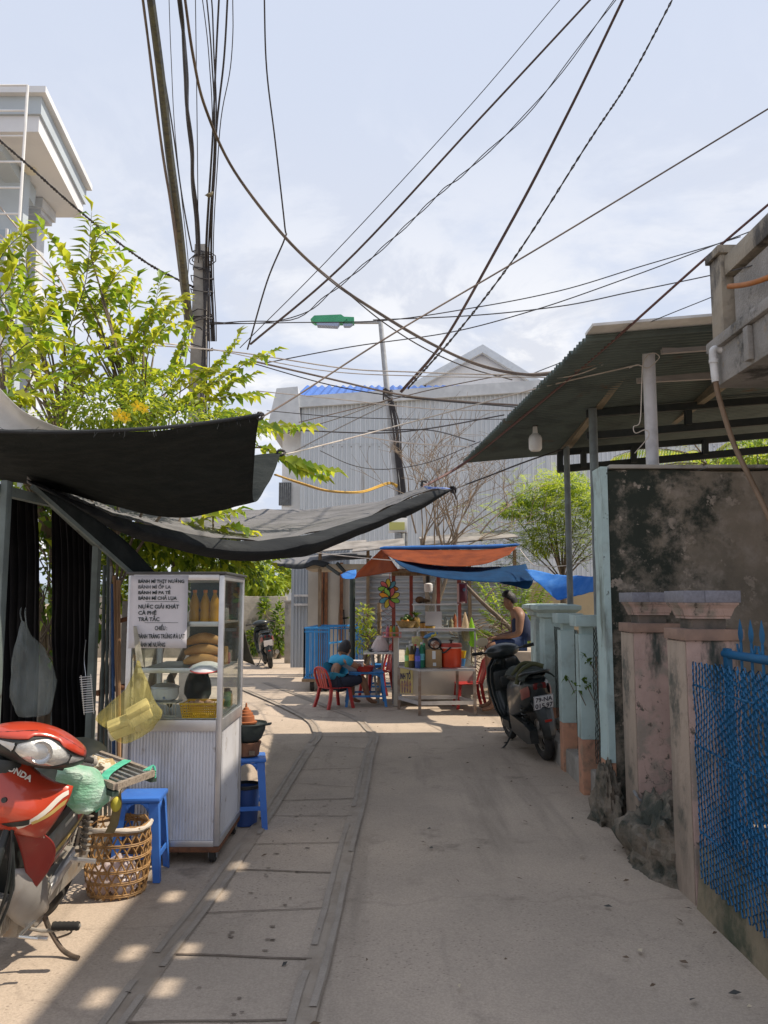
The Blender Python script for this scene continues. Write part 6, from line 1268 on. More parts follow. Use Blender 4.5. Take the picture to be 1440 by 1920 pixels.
# ------------------------------------------------------------------ red motorbike
M_red = mat('red_metal_paint', (.44, .05, .02), (.38, .038, .017), 3, rough=.28, spec=.5, coat=.6, stains=[((.24, .10, .07), 9, .66, .78)])
M_redd = mat('red_dusty', (.26, .028, .022), (.22, .035, .03), 8, rough=.5, coat=.15, stains=[((.30, .17, .12), 14, .62, .74)])
M_silv = mat('silver_plastic', (.33, .315, .30), (.27, .255, .24), 6, rough=.45, metal=.3, stains=[((.28, .22, .17), 5, .55, .72)])
M_dusty = mat('dusty_grey_metal', (.34, .315, .28), (.24, .22, .19), 9, rough=.6, metal=.25, stains=[((.30, .22, .15), 6, .5, .7)])
M_bodyblk = mat('bike_black', (.016, .02, .02), (.03, .033, .032), 10, rough=.4, stains=[((.09, .08, .07), 7, .62, .75)])
M_white_d = mat('decal_white', (.62, .58, .52), rough=.4); M_gold = mat('decal_gold', (.50, .36, .12), rough=.4); M_chr = mat('chrome', (.55, .55, .55), rough=.2, metal=.9)
M_lensc = clearmat('lamp_lens', (.95, .95, .95), .10, (.85, .85, .85), .04)
M_refl = mat('reflector', (.72, .72, .69), (.5, .51, .5), 14, rough=.25, metal=.25, bump=.5, bscale=30)
def wheel(t, c, R_, tyre, rimw, m=Matrix.Identity(3), spokes=12, disc=False):
    """wheel in local x-z plane centred c; returns the tyre object"""
    c = Vector(c); X = lambda v: c + m @ Vector(v)
    b = MB(); n = 40; rings = []
    for i in range(n):
        a = 2 * PI * i / n; e = Vector((math.cos(a), 0, math.sin(a))); rr = []
        for j in range(10):
            q = 2 * PI * j / 10; k = 1 + (.05 if (i % 2 and math.cos(q) > .3) else 0); rr.append(X(e * (R_ - tyre + tyre * math.cos(q) * k) + Vector((0, tyre * .92 * math.sin(q), 0))))
        rings.append(rr)
    rings.append(rings[0]); b.loft(rings, caps=False); o = b.build('wheel', M_rubber, t)
    b = MB(); rr_ = R_ - 2 * tyre + .012
    b.loft([[X((math.cos(a) * r, y, math.sin(a) * r)) for r, y in ((rr_ + .012, -rimw), (rr_ + .012, rimw), (rr_ - .01, rimw * .8), (rr_ - .01, -rimw * .8))] for a in [2 * PI * i / 36 for i in range(37)]], caps=False); b.build('rim', M_dusty, o)
    b = MB(); b.cyl(X((0, -.05, 0)), X((0, .05, 0)), .045, n=14)
    for k in range(spokes): a = 2 * PI * k / spokes; a2 = a + (.25 if k % 2 else -.25); s = .03 if k % 2 else -.03; b.cyl(X((math.cos(a2) * .04, s, math.sin(a2) * .04)), X((math.cos(a) * rr_, 0, math.sin(a) * rr_)), .004 if spokes > 8 else .014, n=5)
    b.build('spokes', M_dusty, o); return o
mb = thing('motorbike', 'dusty red underbone motorbike parked on its side stand at the lower left', 'motorbike', (-1.66, 3.60, 0)); mb.rotation_euler = (R(-11), 0, R(-87.5))
# steering assembly turned to its left
HX = Vector((.40, 0, .95)); AX = (Vector((.40, 0, .95)) - Vector((.60, 0, .28))).normalized(); MS = Matrix.Rotation(R(30), 3, AX)
def st(p): return HX + MS @ (Vector(p) - HX)
wheel(mb, st((.615, 0, .275)), .278, .040, .022, MS); wheel(mb, (-.62, 0, .275), .282, .043, .024)
b = MB()
for s in (1, -1): b.tube([st((.43, s * .08, .80)), st((.56, s * .08, .42)), st((.615, s * .075, .275))], [.016, .018, .022], 10)
b.build('fork', M_bodyblk, mb)
b = MB(); rows = []
for i in range(15):
    a = R(lerp(15, 150, i / 14)); rr = .305 + .02 * (i < 2); w = .060 if i > 3 else .035 + .008 * i
    rows.append([st((.615 + math.cos(a) * (rr - .03), y * 1.0, .275 + math.sin(a) * (rr - .03))) if abs(y) > w * .9 else st((.615 + math.cos(a) * rr, y, .275 + math.sin(a) * rr)) for y in (-w, -w * .8, -w * .3, w * .3, w * .8, w)])
b.grid(rows); b.build('front_fender', M_redd, mb, solid=.004)
b = MB()
for k in range(2): b.tube(spline([st((.47, .07, .80 - .03 * k)), st((.52, .15 + .02 * k, .50)), st((.50, .14 + .01 * k, .26 - .03 * k)), st((.58, .09, .22)), st((.61, .08, .26))], 6), .006, 6)
b.build('brake_cable', M_bodyblk, mb)
# head cowl
def head(y, ph, k=1.0):
    y0 = y; q = max(0.0, 1 - (abs(y) / .235) ** 2.0); dx = .05 + .095 * q ** .8; dz = .028 + .052 * q ** .9
    return st((.395 + dx * math.cos(ph) * k - .03 * (1 - q), y0 * .82 + .085, 1.022 - .012 * (1 - q) + dz * math.sin(ph) * k + .012 * math.cos(ph)))
def headpatch(name, m, y0, y1, p0, p1, k, n=18, kk=12, taper=None, solid=0.0):
    b = MB(); rows = []
    for i in range(n + 1):
        y = lerp(y0, y1, i / n); a0, a1 = (p0, p1) if taper is None else taper(i / n); rows.append([head(y, R(lerp(a0, a1, j / kk)), k) for j in range(kk + 1)])
    b.grid(rows); return b.build(name, m, mb, solid=solid)
hc = headpatch('handlebar_cover', M_bodyblk, -.23, .23, -180, 180, 1.0, 24, 28)
headpatch('head_cowl', M_red, -.225, .215, 0, 0, 1.03, 22, 10, taper=lambda t: (lerp(34, 8, abs(2 * t - 1) ** 1.3) + (10 if abs(t - .5) < .16 else 0), 150), solid=.006)
hl = headpatch('headlight', M_refl, -.125, .125, 0, 0, 1.02, 16, 10, taper=lambda t: (-42 + 26 * abs(2 * t - 1) ** 2, 40 - 30 * abs(2 * t - 1) ** 1.5))
o = headpatch('lens', M_lensc, -.125, .125, 0, 0, 1.045, 16, 10, taper=lambda t: (-42 + 26 * abs(2 * t - 1) ** 2, 40 - 30 * abs(2 * t - 1) ** 1.5)); o.parent = hl
for s in (1, -1): headpatch('turn_signal', M_refl, s * .132, s * .215, 0, 0, 1.035, 8, 6, taper=lambda t: (-22 + 14 * t, 10 - 4 * t))
def rim(y0, y1, lo, hi, k, r, n=16):
    ys = [lerp(y0, y1, i / n) for i in range(n + 1)]; P = [head(y, R(lo(i / n)), k) for i, y in enumerate(ys)] + [head(ys[i], R(hi(i / n)), k) for i in range(n, -1, -1)]
    b = MB(); b.tube(P, r, 5, closed=True); return b.build('lens_rim', M_bodyblk, hl)
rim(-.125, .125, lambda t: -42 + 26 * abs(2 * t - 1) ** 2, lambda t: 40 - 30 * abs(2 * t - 1) ** 1.5, 1.045, .0028)
for s in (1, -1): rim(s * .132, s * .215, lambda t: -22 + 14 * t, lambda t: 10 - 4 * t, 1.04, .0025, 8)
for y in (-.01,): b = MB(); b.lathe([(.008, -.008), (.026, -.005), (.038, .004), (.043, .012)], head(y, R(2), .99), 14, Matrix.Rotation(PI / 2, 3, 'Y'), caps=False); b.build('reflector_bowl', M_chr, hl)
b = MB()
for s in (1, -1): b.tube([head(s * y, R(62 - 120 * abs(y)), 1.045) for y in (.05, .09, .13, .17, .205)], .003, 5)
b.build('panel_seam', M_bodyblk, hc)
b = MB(); b.tube([st((.38, .15, 1.0)), st((.32, .34, .985))], .0095, 8); b.tube([st((.38, -.15, 1.0)), st((.32, -.34, .985))], .0095, 8); b.build('handlebar', M_chr, mb)
for s in (1, -1):
    b = MB(); b.tube([st((.358, s * .22, .996)), st((.324, s * .325, .987))], .0175, 12); b.build('grip', M_rubber, mb)
    b = MB(); b.tube([st((.323, s * .328, .986)), st((.316, s * .348, .985))], [.018, .015], 10); b.build('grip_end', M_dusty, mb)
    b = MB(); b.box(st((.372, s * .185, .982)), (.075, .055, .07), MS, .01); b.build('switch_pod', M_bodyblk, mb)
    b = MB(); b.tube(spline([st((.41, s * .17, 1.0)), st((.42, s * .23, .995)), st((.37, s * .33, .985))], 4), .006, 6); b.build('lever', M_chr, mb)
b = MB(); b.lathe([(.06, -.12), (.07, 0), (.06, .03)], st((.37, 0, .92)), 14); b.build('steering_neck', M_bodyblk, mb)
# front cowl (leg shield), sampled surface
CW = [[(.375, 0, .955), (.36, .05, .945), (.335, .10, .905), (.30, .16, .872), (.27, .228, .858)], [(.44, 0, .90), (.43, .06, .885), (.40, .12, .86), (.35, .18, .838), (.29, .23, .825)], [(.485, 0, .83), (.475, .07, .815), (.44, .14, .79), (.37, .19, .772), (.30, .215, .765)],
      [(.485, 0, .755), (.475, .07, .745), (.435, .13, .725), (.37, .17, .71), (.31, .19, .70)], [(.43, 0, .70), (.425, .06, .695), (.40, .11, .68), (.35, .15, .665), (.30, .165, .655)]]
rows = []
for r in CW: h = spline([Vector((x, -y, z)) for x, y, z in reversed(r[1:])] + [Vector(p) for p in r], 4); rows.append(h)
cols = [spline([r[i] for r in rows], 5) for i in range(len(rows[0]))]
b = MB(); b.grid([[c[j] for c in cols] for j in range(len(cols[0]))]); fc = b.build('front_cowl', M_red, mb, solid=.006)
def cowl(u, v):     # u -1..1 across, v 0..1 downwards
    i = (u + 1) / 2 * (len(cols) - 1); j = v * (len(cols[0]) - 1); a, q = min(int(i), len(cols) - 2), min(int(j), len(cols[0]) - 2); f, g = i - a, j - q
    return cols[a][q].lerp(cols[a + 1][q], f).lerp(cols[a][q + 1].lerp(cols[a + 1][q + 1], f), g)
for u, v, m, name, r in ((-.17, .50, M_bodyblk, 'bolt', .011), (.17, .50, M_bodyblk, 'bolt', .011)):
    p = cowl(u, v); b = MB(); b.tube([p + Vector((-.004, 0, 0)), p + Vector((.010, 0, .002))], [r, r * .9], 12); b.build(name, m, fc)
def decal(name, quad, m, off=.006, n=8, par=None):
    b = MB(); a0, a1, a2, a3 = quad; rows = []
    for i in range(n + 1):
        t = i / n; rows.append([cowl(lerp(lerp(a0[0], a1[0], t), lerp(a3[0], a2[0], t), k), lerp(lerp(a0[1], a1[1], t), lerp(a3[1], a2[1], t), k)) + Vector((off, off * .5, off * .3)) for k in (0, .5, 1)])
    b.grid(rows); return b.build(name, m, par or fc)
decal('stripe', ((.38, .80), (.95, .12), (.97, .22), (.42, .84)), M_white_d); decal('stripe', ((.55, .66), (.98, .30), (.98, .40), (.58, .70)), M_gold); decal('air_slot', ((.12, .86), (.52, .62), (.54, .70), (.22, .90)), M_bodyblk)
def place_word(surf, u0, u1, v, size, par, m, drop=0.0):
    p, q = surf(u0, v), surf(u1, v + drop); d = surf((u0 + u1) / 2, v + .12) - surf((u0 + u1) / 2, v - .05); nrm = (q - p).cross(-d).normalized()
    o = text_mesh('lettering', 'HONDA', size, m, par, p + nrm * .007, q - p, -d, .0012, .0008)
    xs = [(v_.co - p).dot((q - p).normalized()) for v_ in o.data.vertices]; k = (q - p).length / (max(xs) - min(xs)); x_ = (q - p).normalized()
    for v_ in o.data.vertices: s = (v_.co - p).dot(x_); v_.co += x_ * (s * k - s)
    # settle each letter onto the curved cowl
    for v_ in o.data.vertices:
        s = max(0, min(1, (v_.co - p).dot(x_) / (q - p).length)); base = surf(lerp(u0, u1, s), v + drop * s); lin = p.lerp(q, s); v_.co += (base - lin)
place_word(cowl, -.05, .42, .20, .034, fc, M_white_d, .01)
for s in (1, -1):
    LP = [[(.36, .05, .70), (.345, .11, .69), (.31, .165, .672)], [(.33, .075, .64), (.30, .14, .63), (.25, .198, .622)], [(.29, .095, .57), (.25, .155, .565), (.20, .20, .56)], [(.25, .115, .49), (.215, .155, .485), (.175, .178, .48)], [(.20, .125, .40), (.185, .135, .40), (.17, .14, .40)]]
    rw = [spline([Vector((x, s * y, z)) for x, y, z in r], 5) for r in LP]; cl = [spline([r[i] for r in rw], 5) for i in range(len(rw[0]))]
    b = MB(); b.grid([[c[j] for c in cl] for j in range(len(cl[0]))]); lg = b.build('leg_shield', M_redd if s > 0 else M_red, mb, solid=.006)
    if s > 0:
        def leg(u, v, cl=cl): return cl[int(max(0, min(1, u)) * (len(cl) - 1))].lerp(cl[min(len(cl) - 1, int(max(0, min(1, u)) * (len(cl) - 1)) + 1)], (u * (len(cl) - 1)) % 1)[int(v * (len(cl[0]) - 1))] if False else (lambda c: c[int(v * (len(c) - 1))])(cl[int(round(max(0, min(1, u)) * (len(cl) - 1)))])
        p, q = leg(.30, .18), leg(1.0, .18); d = leg(.6, .3) - leg(.6, .1); o = text_mesh('lettering', 'HONDA', .019, M_white_d, lg, p + Vector((.006, .007, .004)), q - p, -d, .0008, .0008)
# inner black frame, engine, guards
b = MB(); b.loft([[Vector((x, y * w, z)) for y, z in ((-1, z0), (1, z0), (1, z1), (-1, z1))] for x, w, z0, z1 in ((.34, .05, .60, .88), (.22, .07, .34, .80), (.08, .08, .30, .60), (-.2, .085, .38, .62), (-.55, .07, .55, .74))], smooth=False); b.build('frame', M_bodyblk, mb)
b = MB(); b.bb(.12, .36, -.06, .06, .24, .38, .02)
for k in range(6): b.bb(.16 + k * .03, .172 + k * .03, -.075, .075, .225, .40, .003)
b.bb(-.16, .13, -.10, .105, .17, .37, .035); b.cyl((-.02, .10, .27), (-.02, .135, .27), .10, .085, 20); b.cyl((-.02, .134, .27), (-.02, .142, .27), .05, n=16); b.cyl((-.02, -.10, .27), (-.02, -.14, .27), .10, .085, 20); b.build('engine', M_dusty, mb)
b = MB(); rows = []
for x, y0, z0, y1, z1 in ((.31, .085, .52, .10, .36), (.22, .125, .50, .135, .28), (.12, .14, .46, .15, .22), (.04, .145, .40, .15, .19), (-.04, .14, .30, .14, .19)): rows.append(spline([Vector((x, y0, z0)), Vector((x, (y0 + y1) / 2 + .015, (z0 + z1) / 2)), Vector((x - .01, y1 - .03, z1))], 4))
b.grid(rows); b.build('engine_guard', M_silv, mb, solid=.005)
b = MB(); b.tube(spline([(.06, .12, .20), (.05, .2, .20), (.05, .33, .245)], 4), .008, 8); b.build('peg_bar', M_dusty, mb)
for s in (1, -1):
    b = MB(); rr = [(.05, s * lerp(.215, .325, i / 12), .222 + .02 * i / 12) for i in range(13)]; b.tube(rr, [.019 if i % 2 else .0165 for i in range(13)], 10); b.build('foot_peg', M_rubber, mb)
b = MB(); b.tube([(.20, .13, .225), (.155, .20, .21)], .007, 7); b.tube([(.155, .19, .212), (.15, .235, .215)], .010, 8); b.tube([(.20, .13, .225), (.05, .135, .23)], .008, 7); b.build('gear_lever', M_chr, mb)
ks = MB(); ks.tube(spline([(-.09, .13, .20), (-.095, .17, .14), (-.09, .235, .078), (-.07, .285, .066), (-.05, .33, .070)], 5), [.013, .013, .012, .012, .012, .011, .011, .011, .011, .011, .011, .011, .011, .011, .011, .011, .010, .010, .009, .009, .009], 8); ks.tube(spline([(-.09, .17, .145), (-.09, .25, .16), (-.09, .26, .145), (-.09, .20, .11)], 4), .0045, 6)
o = ks.build('side_stand', mat('stand_steel', (.16, .12, .09), (.09, .075, .06), 14, rough=.6, metal=.4), mb)
# side panels with stripes
def side(s):
    xs = [.20, .10, 0, -.12, -.25, -.38, -.50, -.62]; top = [.575, .60, .635, .665, .70, .735, .775, .805]; bot = [.40, .43, .465, .51, .57, .635, .70, .765]; yy = [.115, .135, .145, .15, .148, .14, .12, .08]
    def surf(i, f, o=0.0): return Vector((xs[i], s * (yy[i] + .02 * math.sin(PI * f) + o), lerp(bot[i], top[i], f)))
    b = MB(); b.grid([[surf(i, f) for f in (0, .2, .4, .6, .8, 1)] for i in range(8)]); sp = b.build('side_panel', M_silv, mb, solid=.005)
    for name, m, f0, f1, i0 in (('stripe', M_red, .02, .26, 0), ('stripe', M_white_d, .28, .33, 1), ('stripe', M_gold, .46, .60, 1), ('stripe', M_red, .62, .82, 3), ('stripe', M_white_d, .84, .92, 2)):
        b = MB(); b.grid([[surf(i, lerp(f0, f1, k) - (.12 if name == 'stripe' and i < 2 else 0) * 0, .006) for k in (0, .5, 1)] for i in range(i0, 8)]); b.build(name, m, sp)
side(1); side(-1)
b = MB(); b.loft([[Vector((x, w * math.cos(a), z + h * math.sin(a))) for a in [2 * PI * i / 14 for i in range(14)]] for x, w, z, h in ((.10, .05, .66, .02), (.02, .10, .70, .045), (-.2, .115, .735, .05), (-.42, .12, .775, .055), (-.62, .11, .81, .05), (-.68, .06, .82, .02))]); b.build('seat', M_bodyblk, mb)
b = MB(); n = 60; b.tube([(-.44 - .11 * i / n + .024 * math.cos(i * .9), .125 + .024 * math.sin(i * .9), .60 - .27 * i / n) for i in range(n + 1)], .0055, 6); b.cyl((-.44, .125, .62), (-.55, .125, .32), .013, n=8); b.build('rear_shock', M_dusty, mb)
b = MB(); b.tube(spline([(-.10, .12, .30), (-.2, .13, .37), (-.31, .135, .40)], 3), .014, 7); b.prism([Vector((-.08, .115, .33)), Vector((-.12, .115, .26)), Vector((-.34, .13, .36)), Vector((-.30, .13, .43))], (0, .012, 0)); b.tube([(-.30, .14, .375), (-.30, .25, .385)], .012, 8); b.build('rear_peg_bracket', M_alu, mb)
b = MB(); b.loft([[Vector((x, y, z)) for y, z in ((.07, z0), (.115, z0), (.115, z1), (.07, z1))] for x, z0, z1 in ((-.08, .20, .36), (-.30, .215, .345), (-.60, .215, .335), (-.68, .23, .31))], smooth=False); b.build('chain_case', M_dusty, mb)
b = MB(); b.tube(spline([(.20, -.10, .25), (.0, -.15, .17), (-.25, -.16, .20), (-.30, -.16, .23), (-.80, -.17, .36)], 5), [.018] * 11 + [.045] * 10, 12); b.build('exhaust', M_dusty, mb)
b = MB(); rows = []
for i in range(10): a = R(lerp(60, 200, i / 9)); rows.append([Vector((-.62 + math.cos(a) * .31, y, .275 + math.sin(a) * .31 - abs(y) * .25)) for y in (-.07, -.03, .03, .07)])
b.grid(rows); b.build('rear_fender', M_bodyblk, mb, solid=.004)
b = MB(); b.box((-.70, 0, .76), (.05, .14, .06), None, .015); b.build('tail_light', mat('red_lens', (.45, .01, .01), rough=.15), mb)
# goods on the bike
gb = thing('green_bag', 'mint green plastic bag stuffed behind the red motorbike leg shield', 'bag', W(160, 1520, 3.5)); D = 3.55
bag('bag_body', None, [(1432, 118, 150), (1440, 112, 172), (1452, 110, 188), (1470, 112, 202), (1488, 120, 206), (1505, 130, 202), (1516, 140, 186), (1522, 150, 172)], D, .085, clothmat('film_mint', (.30, .60, .42), (.4, .7, .5), .3, rough=.3, wr=1.0, wscale=9, col2=(.72, .82, .76), sc3=(.5, 1, 1.6)), gb, 12)
sk = thing('cloth_sack', 'brown and cream patterned cloth sack on the motorbike seat under the rack', 'bag', W(195, 1500, 3.8)); b = MB(); c = W(186, 1462, 3.8); b.ell((0, 0, 0), (.11, .10, .105), None, 18, 12); b.v = [v * (1 + .3 * noise.fractal(v * 9, 1, 2, 4)) + c for v in b.v]
b.build('sack_body', mat('patterned_cloth', (.35, .25, .12), (.55, .50, .40), 22, lo=.48, hi=.52, rough=.9, stains=[((.07, .05, .03), 13, .58, .62)]), sk, world=True)
b = MB(); b.loft([[W(x0, y, 3.78), W(x1, y, 3.78), W(x1, y, 3.81), W(x0, y, 3.81)] for y, x0, x1 in ((1470, 208, 226), (1510, 212, 229), (1545, 205, 222), (1562, 196, 214))]); b.build('sack_strap', mat('khaki_cloth', (.15, .12, .06), (.2, .16, .08), 12), sk, world=True)
b = MB(); c = W(217, 1508, 3.77); b.ell((0, 0, 0), (.024, .02, .034), None, 10, 8); b.v = [v + c for v in b.v]; b.build('yellow_scrap', mat('yellow_scrap', (.5, .45, .06)), sk, world=True)
rk_ = thing('slatted_rack', 'weathered slatted metal rack tied across the motorbike seat with green string', 'rack', (-1.3, 3.9, .76)); A, B, Cc, Dd = Vector((-1.135, 3.49, .765)), Vector((-1.05, 3.76, .765)), Vector((-1.51, 4.23, .78)), Vector((-1.56, 3.93, .78))
b = MB()
for p, q in ((A, B), (B, Cc), (Cc, Dd), (Dd, A)): b.bar(p, q, .022, .026)
b.build('rack_frame', mat('rack_wood', (.30, .25, .20), (.18, .15, .12), 14, sc3=(2, 6, 6), bump=.3), rk_, world=True)
for i in range(1, 6): b = MB(); b.bar(A.lerp(B, i / 6) + Vector((0, 0, .004)), Dd.lerp(Cc, i / 6) + Vector((0, 0, .004)), .014, .012); b.build('slat', M_steel, rk_, world=True)
b = MB(); b.bar(A + Vector((0, 0, -.03)), Dd + Vector((0, 0, -.03)), .03, .02); b.bar(B + Vector((0, 0, -.03)), Cc + Vector((0, 0, -.03)), .03, .02); b.build('under_rail', mat('dark_green_wood', (.03, .06, .05), (.06, .07, .05), 9), rk_, world=True)
b = MB(); M_gs = mat('green_string', (.10, .48, .33), (.07, .38, .25), 20); p = A.lerp(Dd, .22); q = B.lerp(Cc, .30)
for k in range(6): o_ = Vector((.007 * k, -.004 * k, 0)); b.tube(spline([p + o_ + Vector((0, 0, -.05)), p + o_ + Vector((0, 0, .02)), p.lerp(q, .5) + o_ + Vector((-.03, .02, .026)), q + o_ + Vector((-.05, .02, .022))], 4), .004, 5)
for k in range(4): b.tube(spline([B + Vector((-.02 - .01 * k, 0, .01)), B + Vector((-.01, .02, .03)), B + Vector((.01, -.01, -.02 + .01 * k))], 3), .0035, 5)
for k in range(4): b.tube(spline([p + Vector((.03 * k * .2, 0, -.04)), p + Vector((.01, -.01, -.10)), p + Vector((-.02, 0, -.13))], 3), .004, 5)
b.build('string', M_gs, rk_, world=True)

# ------------------------------------------------------------------ black scooters
M_plate = mat('plate_white', (.70, .70, .72), rough=.4); M_sred = mat('scooter_red_lens', (.24, .06, .05), (.18, .05, .045), 8, rough=.4); M_drape = mat('draped_jacket', (.03, .038, .035), (.05, .06, .05), 10, rough=.9, bump=.3)
M_scb = mat('scooter_body', (.018, .024, .026), (.026, .032, .034), 5, rough=.32, coat=.3)
def scooter(name, label, loc, rz, lean, plate, jacket, extra=True):
    t = thing(name, label, 'scooter', loc); t.rotation_euler = (R(lean), 0, R(rz))
    wheel(t, (.62, 0, .24), .245, .045, .026, spokes=6); wheel(t, (-.60, 0, .24), .25, .052, .03, spokes=6)
    b = MB(); sec = [(-.80, .03, .70, .76), (-.74, .11, .60, .80), (-.62, .155, .50, .82), (-.40, .175, .42, .80), (-.15, .17, .34, .76), (.0, .14, .28, .66), (.08, .12, .26, .42)]
    b.loft([[Vector((x, w * math.copysign(abs(math.cos(a)) ** .6, math.cos(a)), lerp(z0, z1, .5 + .5 * math.copysign(abs(math.sin(a)) ** .7, math.sin(a))))) for a in [2 * PI * i / 18 for i in range(18)]] for x, w, z0, z1 in sec]); b.build('body', M_scb, t)
    b = MB(); b.loft([[Vector((x, w * math.cos(a), z + h * math.sin(a))) for a in [2 * PI * i / 14 for i in range(14)]] for x, w, z, h in ((.04, .06, .72, .02), (-.05, .12, .765, .04), (-.3, .145, .79, .05), (-.52, .15, .82, .05), (-.70, .11, .83, .035), (-.76, .05, .82, .015))]); b.build('seat', M_bodyblk, t)
    b = MB(); b.loft([[Vector((x, y * w, z)) for y, z in ((-1, .22), (1, .22), (1, .30), (-1, .30))] for x, w in ((.05, .15), (.25, .16), (.42, .13))], smooth=False); b.build('floorboard', M_bodyblk, t)
    b = MB(); rows = []
    for x, z, w in ((.36, .26, .13), (.42, .38, .18), (.46, .55, .205), (.47, .70, .21), (.44, .84, .19), (.40, .93, .13)): rows.append([Vector((x + .10 * (1 - (u * u)), u * w, z)) for u in (-1, -.7, -.35, 0, .35, .7, 1)])
    for x, z, w in ((.36, .26, .13), (.42, .38, .18), (.46, .55, .205), (.47, .70, .21), (.44, .84, .19), (.40, .93, .13)): pass
    b.grid(rows); b.grid([[Vector((p.x - .09 * 1, p.y * .92, p.z)) for p in r] for r in rows]); b.build('front_shield', M_scb, t, solid=.012)
    b = MB(); b.bb(.34, .50, -.16, .16, .58, .80, .03); b.bb(.30, .38, -.10, .10, .62, .74, .02); b.build('glove_box', M_bodyblk, t)
    b = MB(); b.ell((.40, 0, 1.0), (.11, .20, .085), None, 16, 10); b.build('handlebar_cover', M_scb, t)
    b = MB(); b.tube([(.34, -.34, 1.02), (.40, -.15, 1.0), (.40, .15, 1.0), (.34, .34, 1.02)], .011, 8); b.tube([(.40, 0, 1.0), (.62, 0, .3)], .03, 8); b.build('handlebar', M_bodyblk, t)
    for s in (1, -1):
        b = MB(); b.tube([(.365, s * .24, 1.012), (.335, s * .355, 1.02)], .019, 10); b.build('grip', M_rubber, t); b = MB(); b.tube([(.42, s * .2, 1.0), (.42, s * .33, 1.01)], .006, 6); b.build('lever', M_chr, t)
        b = MB(); b.tube([(.60, s * .07, .24), (.52, s * .07, .52)], .016, 8); b.build('fork', M_dusty, t)
        b = MB(); b.loft([[Vector((x, s * (w + .004), z)) for x, z in ((x0, z0), (x0 + .015, z0 + .04), (x0 + .005, z0 + .10), (x0 - .02, z0 + .06))] for x0, w, z0 in ((-.62, .150, .60), (-.68, .135, .62), (-.755, .10, .645))]); b.build('turn_signal', M_sred, t)
    b = MB(); b.box((-.785, 0, .735), (.03, .13, .06), None, .012); b.build('tail_light', mat('dark_red_lens', (.12, .012, .012), rough=.2), t)
    b = MB(); rows = []
    for x, z, w in ((-.72, .60, .10), (-.80, .56, .095), (-.85, .48, .085), (-.885, .38, .075), (-.90, .28, .06), (-.895, .24, .04)): rows.append([Vector((x + .05 * abs(u), u * w, z)) for u in (-1, -.6, 0, .6, 1)])
    b.grid(rows); b.build('rear_fender', M_bodyblk, t, solid=.01)
    b = MB(); b.box((-.885, 0, .415), (.012, .07, .022), (0, -.25, 0), .003); b.build('reflector', mat('reflex_red', (.35, .03, .02), rough=.3), t)
    pm = Euler((0, -.42, 0)).to_matrix(); pc = Vector((-.835, 0, .585)); b = MB(); b.box(pc, (.004, .20, .15), pm, .0015); pl = b.build('plate', M_plate, t)
    if plate:
        ink = mat('plate_ink', (.03, .03, .05), rough=.5)
        for s_, z, sz in ((plate[0], .012, .066), (plate[1], -.058, .070)): text_mesh('lettering', s_, sz, ink, pl, pc + pm @ Vector((-.003, .0, z)), (0, -1, 0), pm @ Vector((0, 0, 1)), .0012, .0006, 'CENTER', sx=.92)
        b = MB()
        for z0, z1, y0, y1 in ((.071, .074, -.098, .098), (-.074, -.071, -.098, .098), (-.07, .07, -.099, -.096), (-.07, .07, .096, .099)): b.box(pc + pm @ Vector((-.003, (y0 + y1) / 2, (z0 + z1) / 2)), (.001, y1 - y0, z1 - z0), pm)
        b.build('plate_border', ink, pl)
    b = MB(); b.loft([[Vector((x, y, z)) for y, z in ((.07, z0), (.15, z0 + .01), (.155, (z0 + z1) / 2), (.15, z1 - .01), (.07, z1))] for x, z0, z1 in ((-.05, .20, .40), (-.3, .17, .38), (-.55, .15, .36), (-.70, .18, .32))]); b.build('transmission', M_bodyblk, t)
    b = MB(); n = 40; b.tube([(-.52 - .05 * i / n + .026 * math.cos(i), .13 + .026 * math.sin(i), .58 - .24 * i / n) for i in range(n + 1)], .007, 5); b.build('rear_shock', M_bodyblk, t)
    b = MB(); b.tube(spline([(-.05, -.1, .22), (-.2, -.15, .2), (-.28, -.17, .24), (-.78, -.18, .36)], 4), [.02] * 5 + [.05] * 8, 12); b.build('exhaust', M_dusty, t)
    b = MB(); b.tube(spline([(.0, .12, .24), (.02, .2, .10), (.05, .26, .035), (.05, .30, .03)], 4), .011, 6); b.tube([(.03, .21, .09), (-.02, .25, .10)], .006, 5); b.build('side_stand', M_bodyblk, t)
    b = MB(); b.tube(spline([(-.55, .13, .82), (-.72, .14, .86), (-.80, .06, .87), (-.80, -.06, .87), (-.72, -.14, .86), (-.55, -.13, .82)], 4), .013, 8); b.build('grab_rail', M_bodyblk, t)
    b = MB(); rows = []
    for i in range(9): a = R(lerp(20, 170, i / 8)); rows.append([Vector((.62 + math.cos(a) * .275, y, .24 + math.sin(a) * .275 - abs(y) * .3)) for y in (-.075, -.04, .04, .075)])
    b.grid(rows); b.build('front_fender', M_scb, t, solid=.006)
    if not jacket: return t
    b = MB(); b.tube([(.40, .17, 1.05), (.37, .22, 1.16)], .006, 6); b.build('mirror_stem', M_bodyblk, t)
    b = MB(); b.ell((.375, .215, 1.13), (.014, .075, .052), (0, 0, .1), 16, 10); b.build('mirror', mat('mirror_reflected_cream', (.55, .46, .33), (.5, .42, .3), 4, rough=.25), t)  # beige reflection is painted as the mirror's own colour
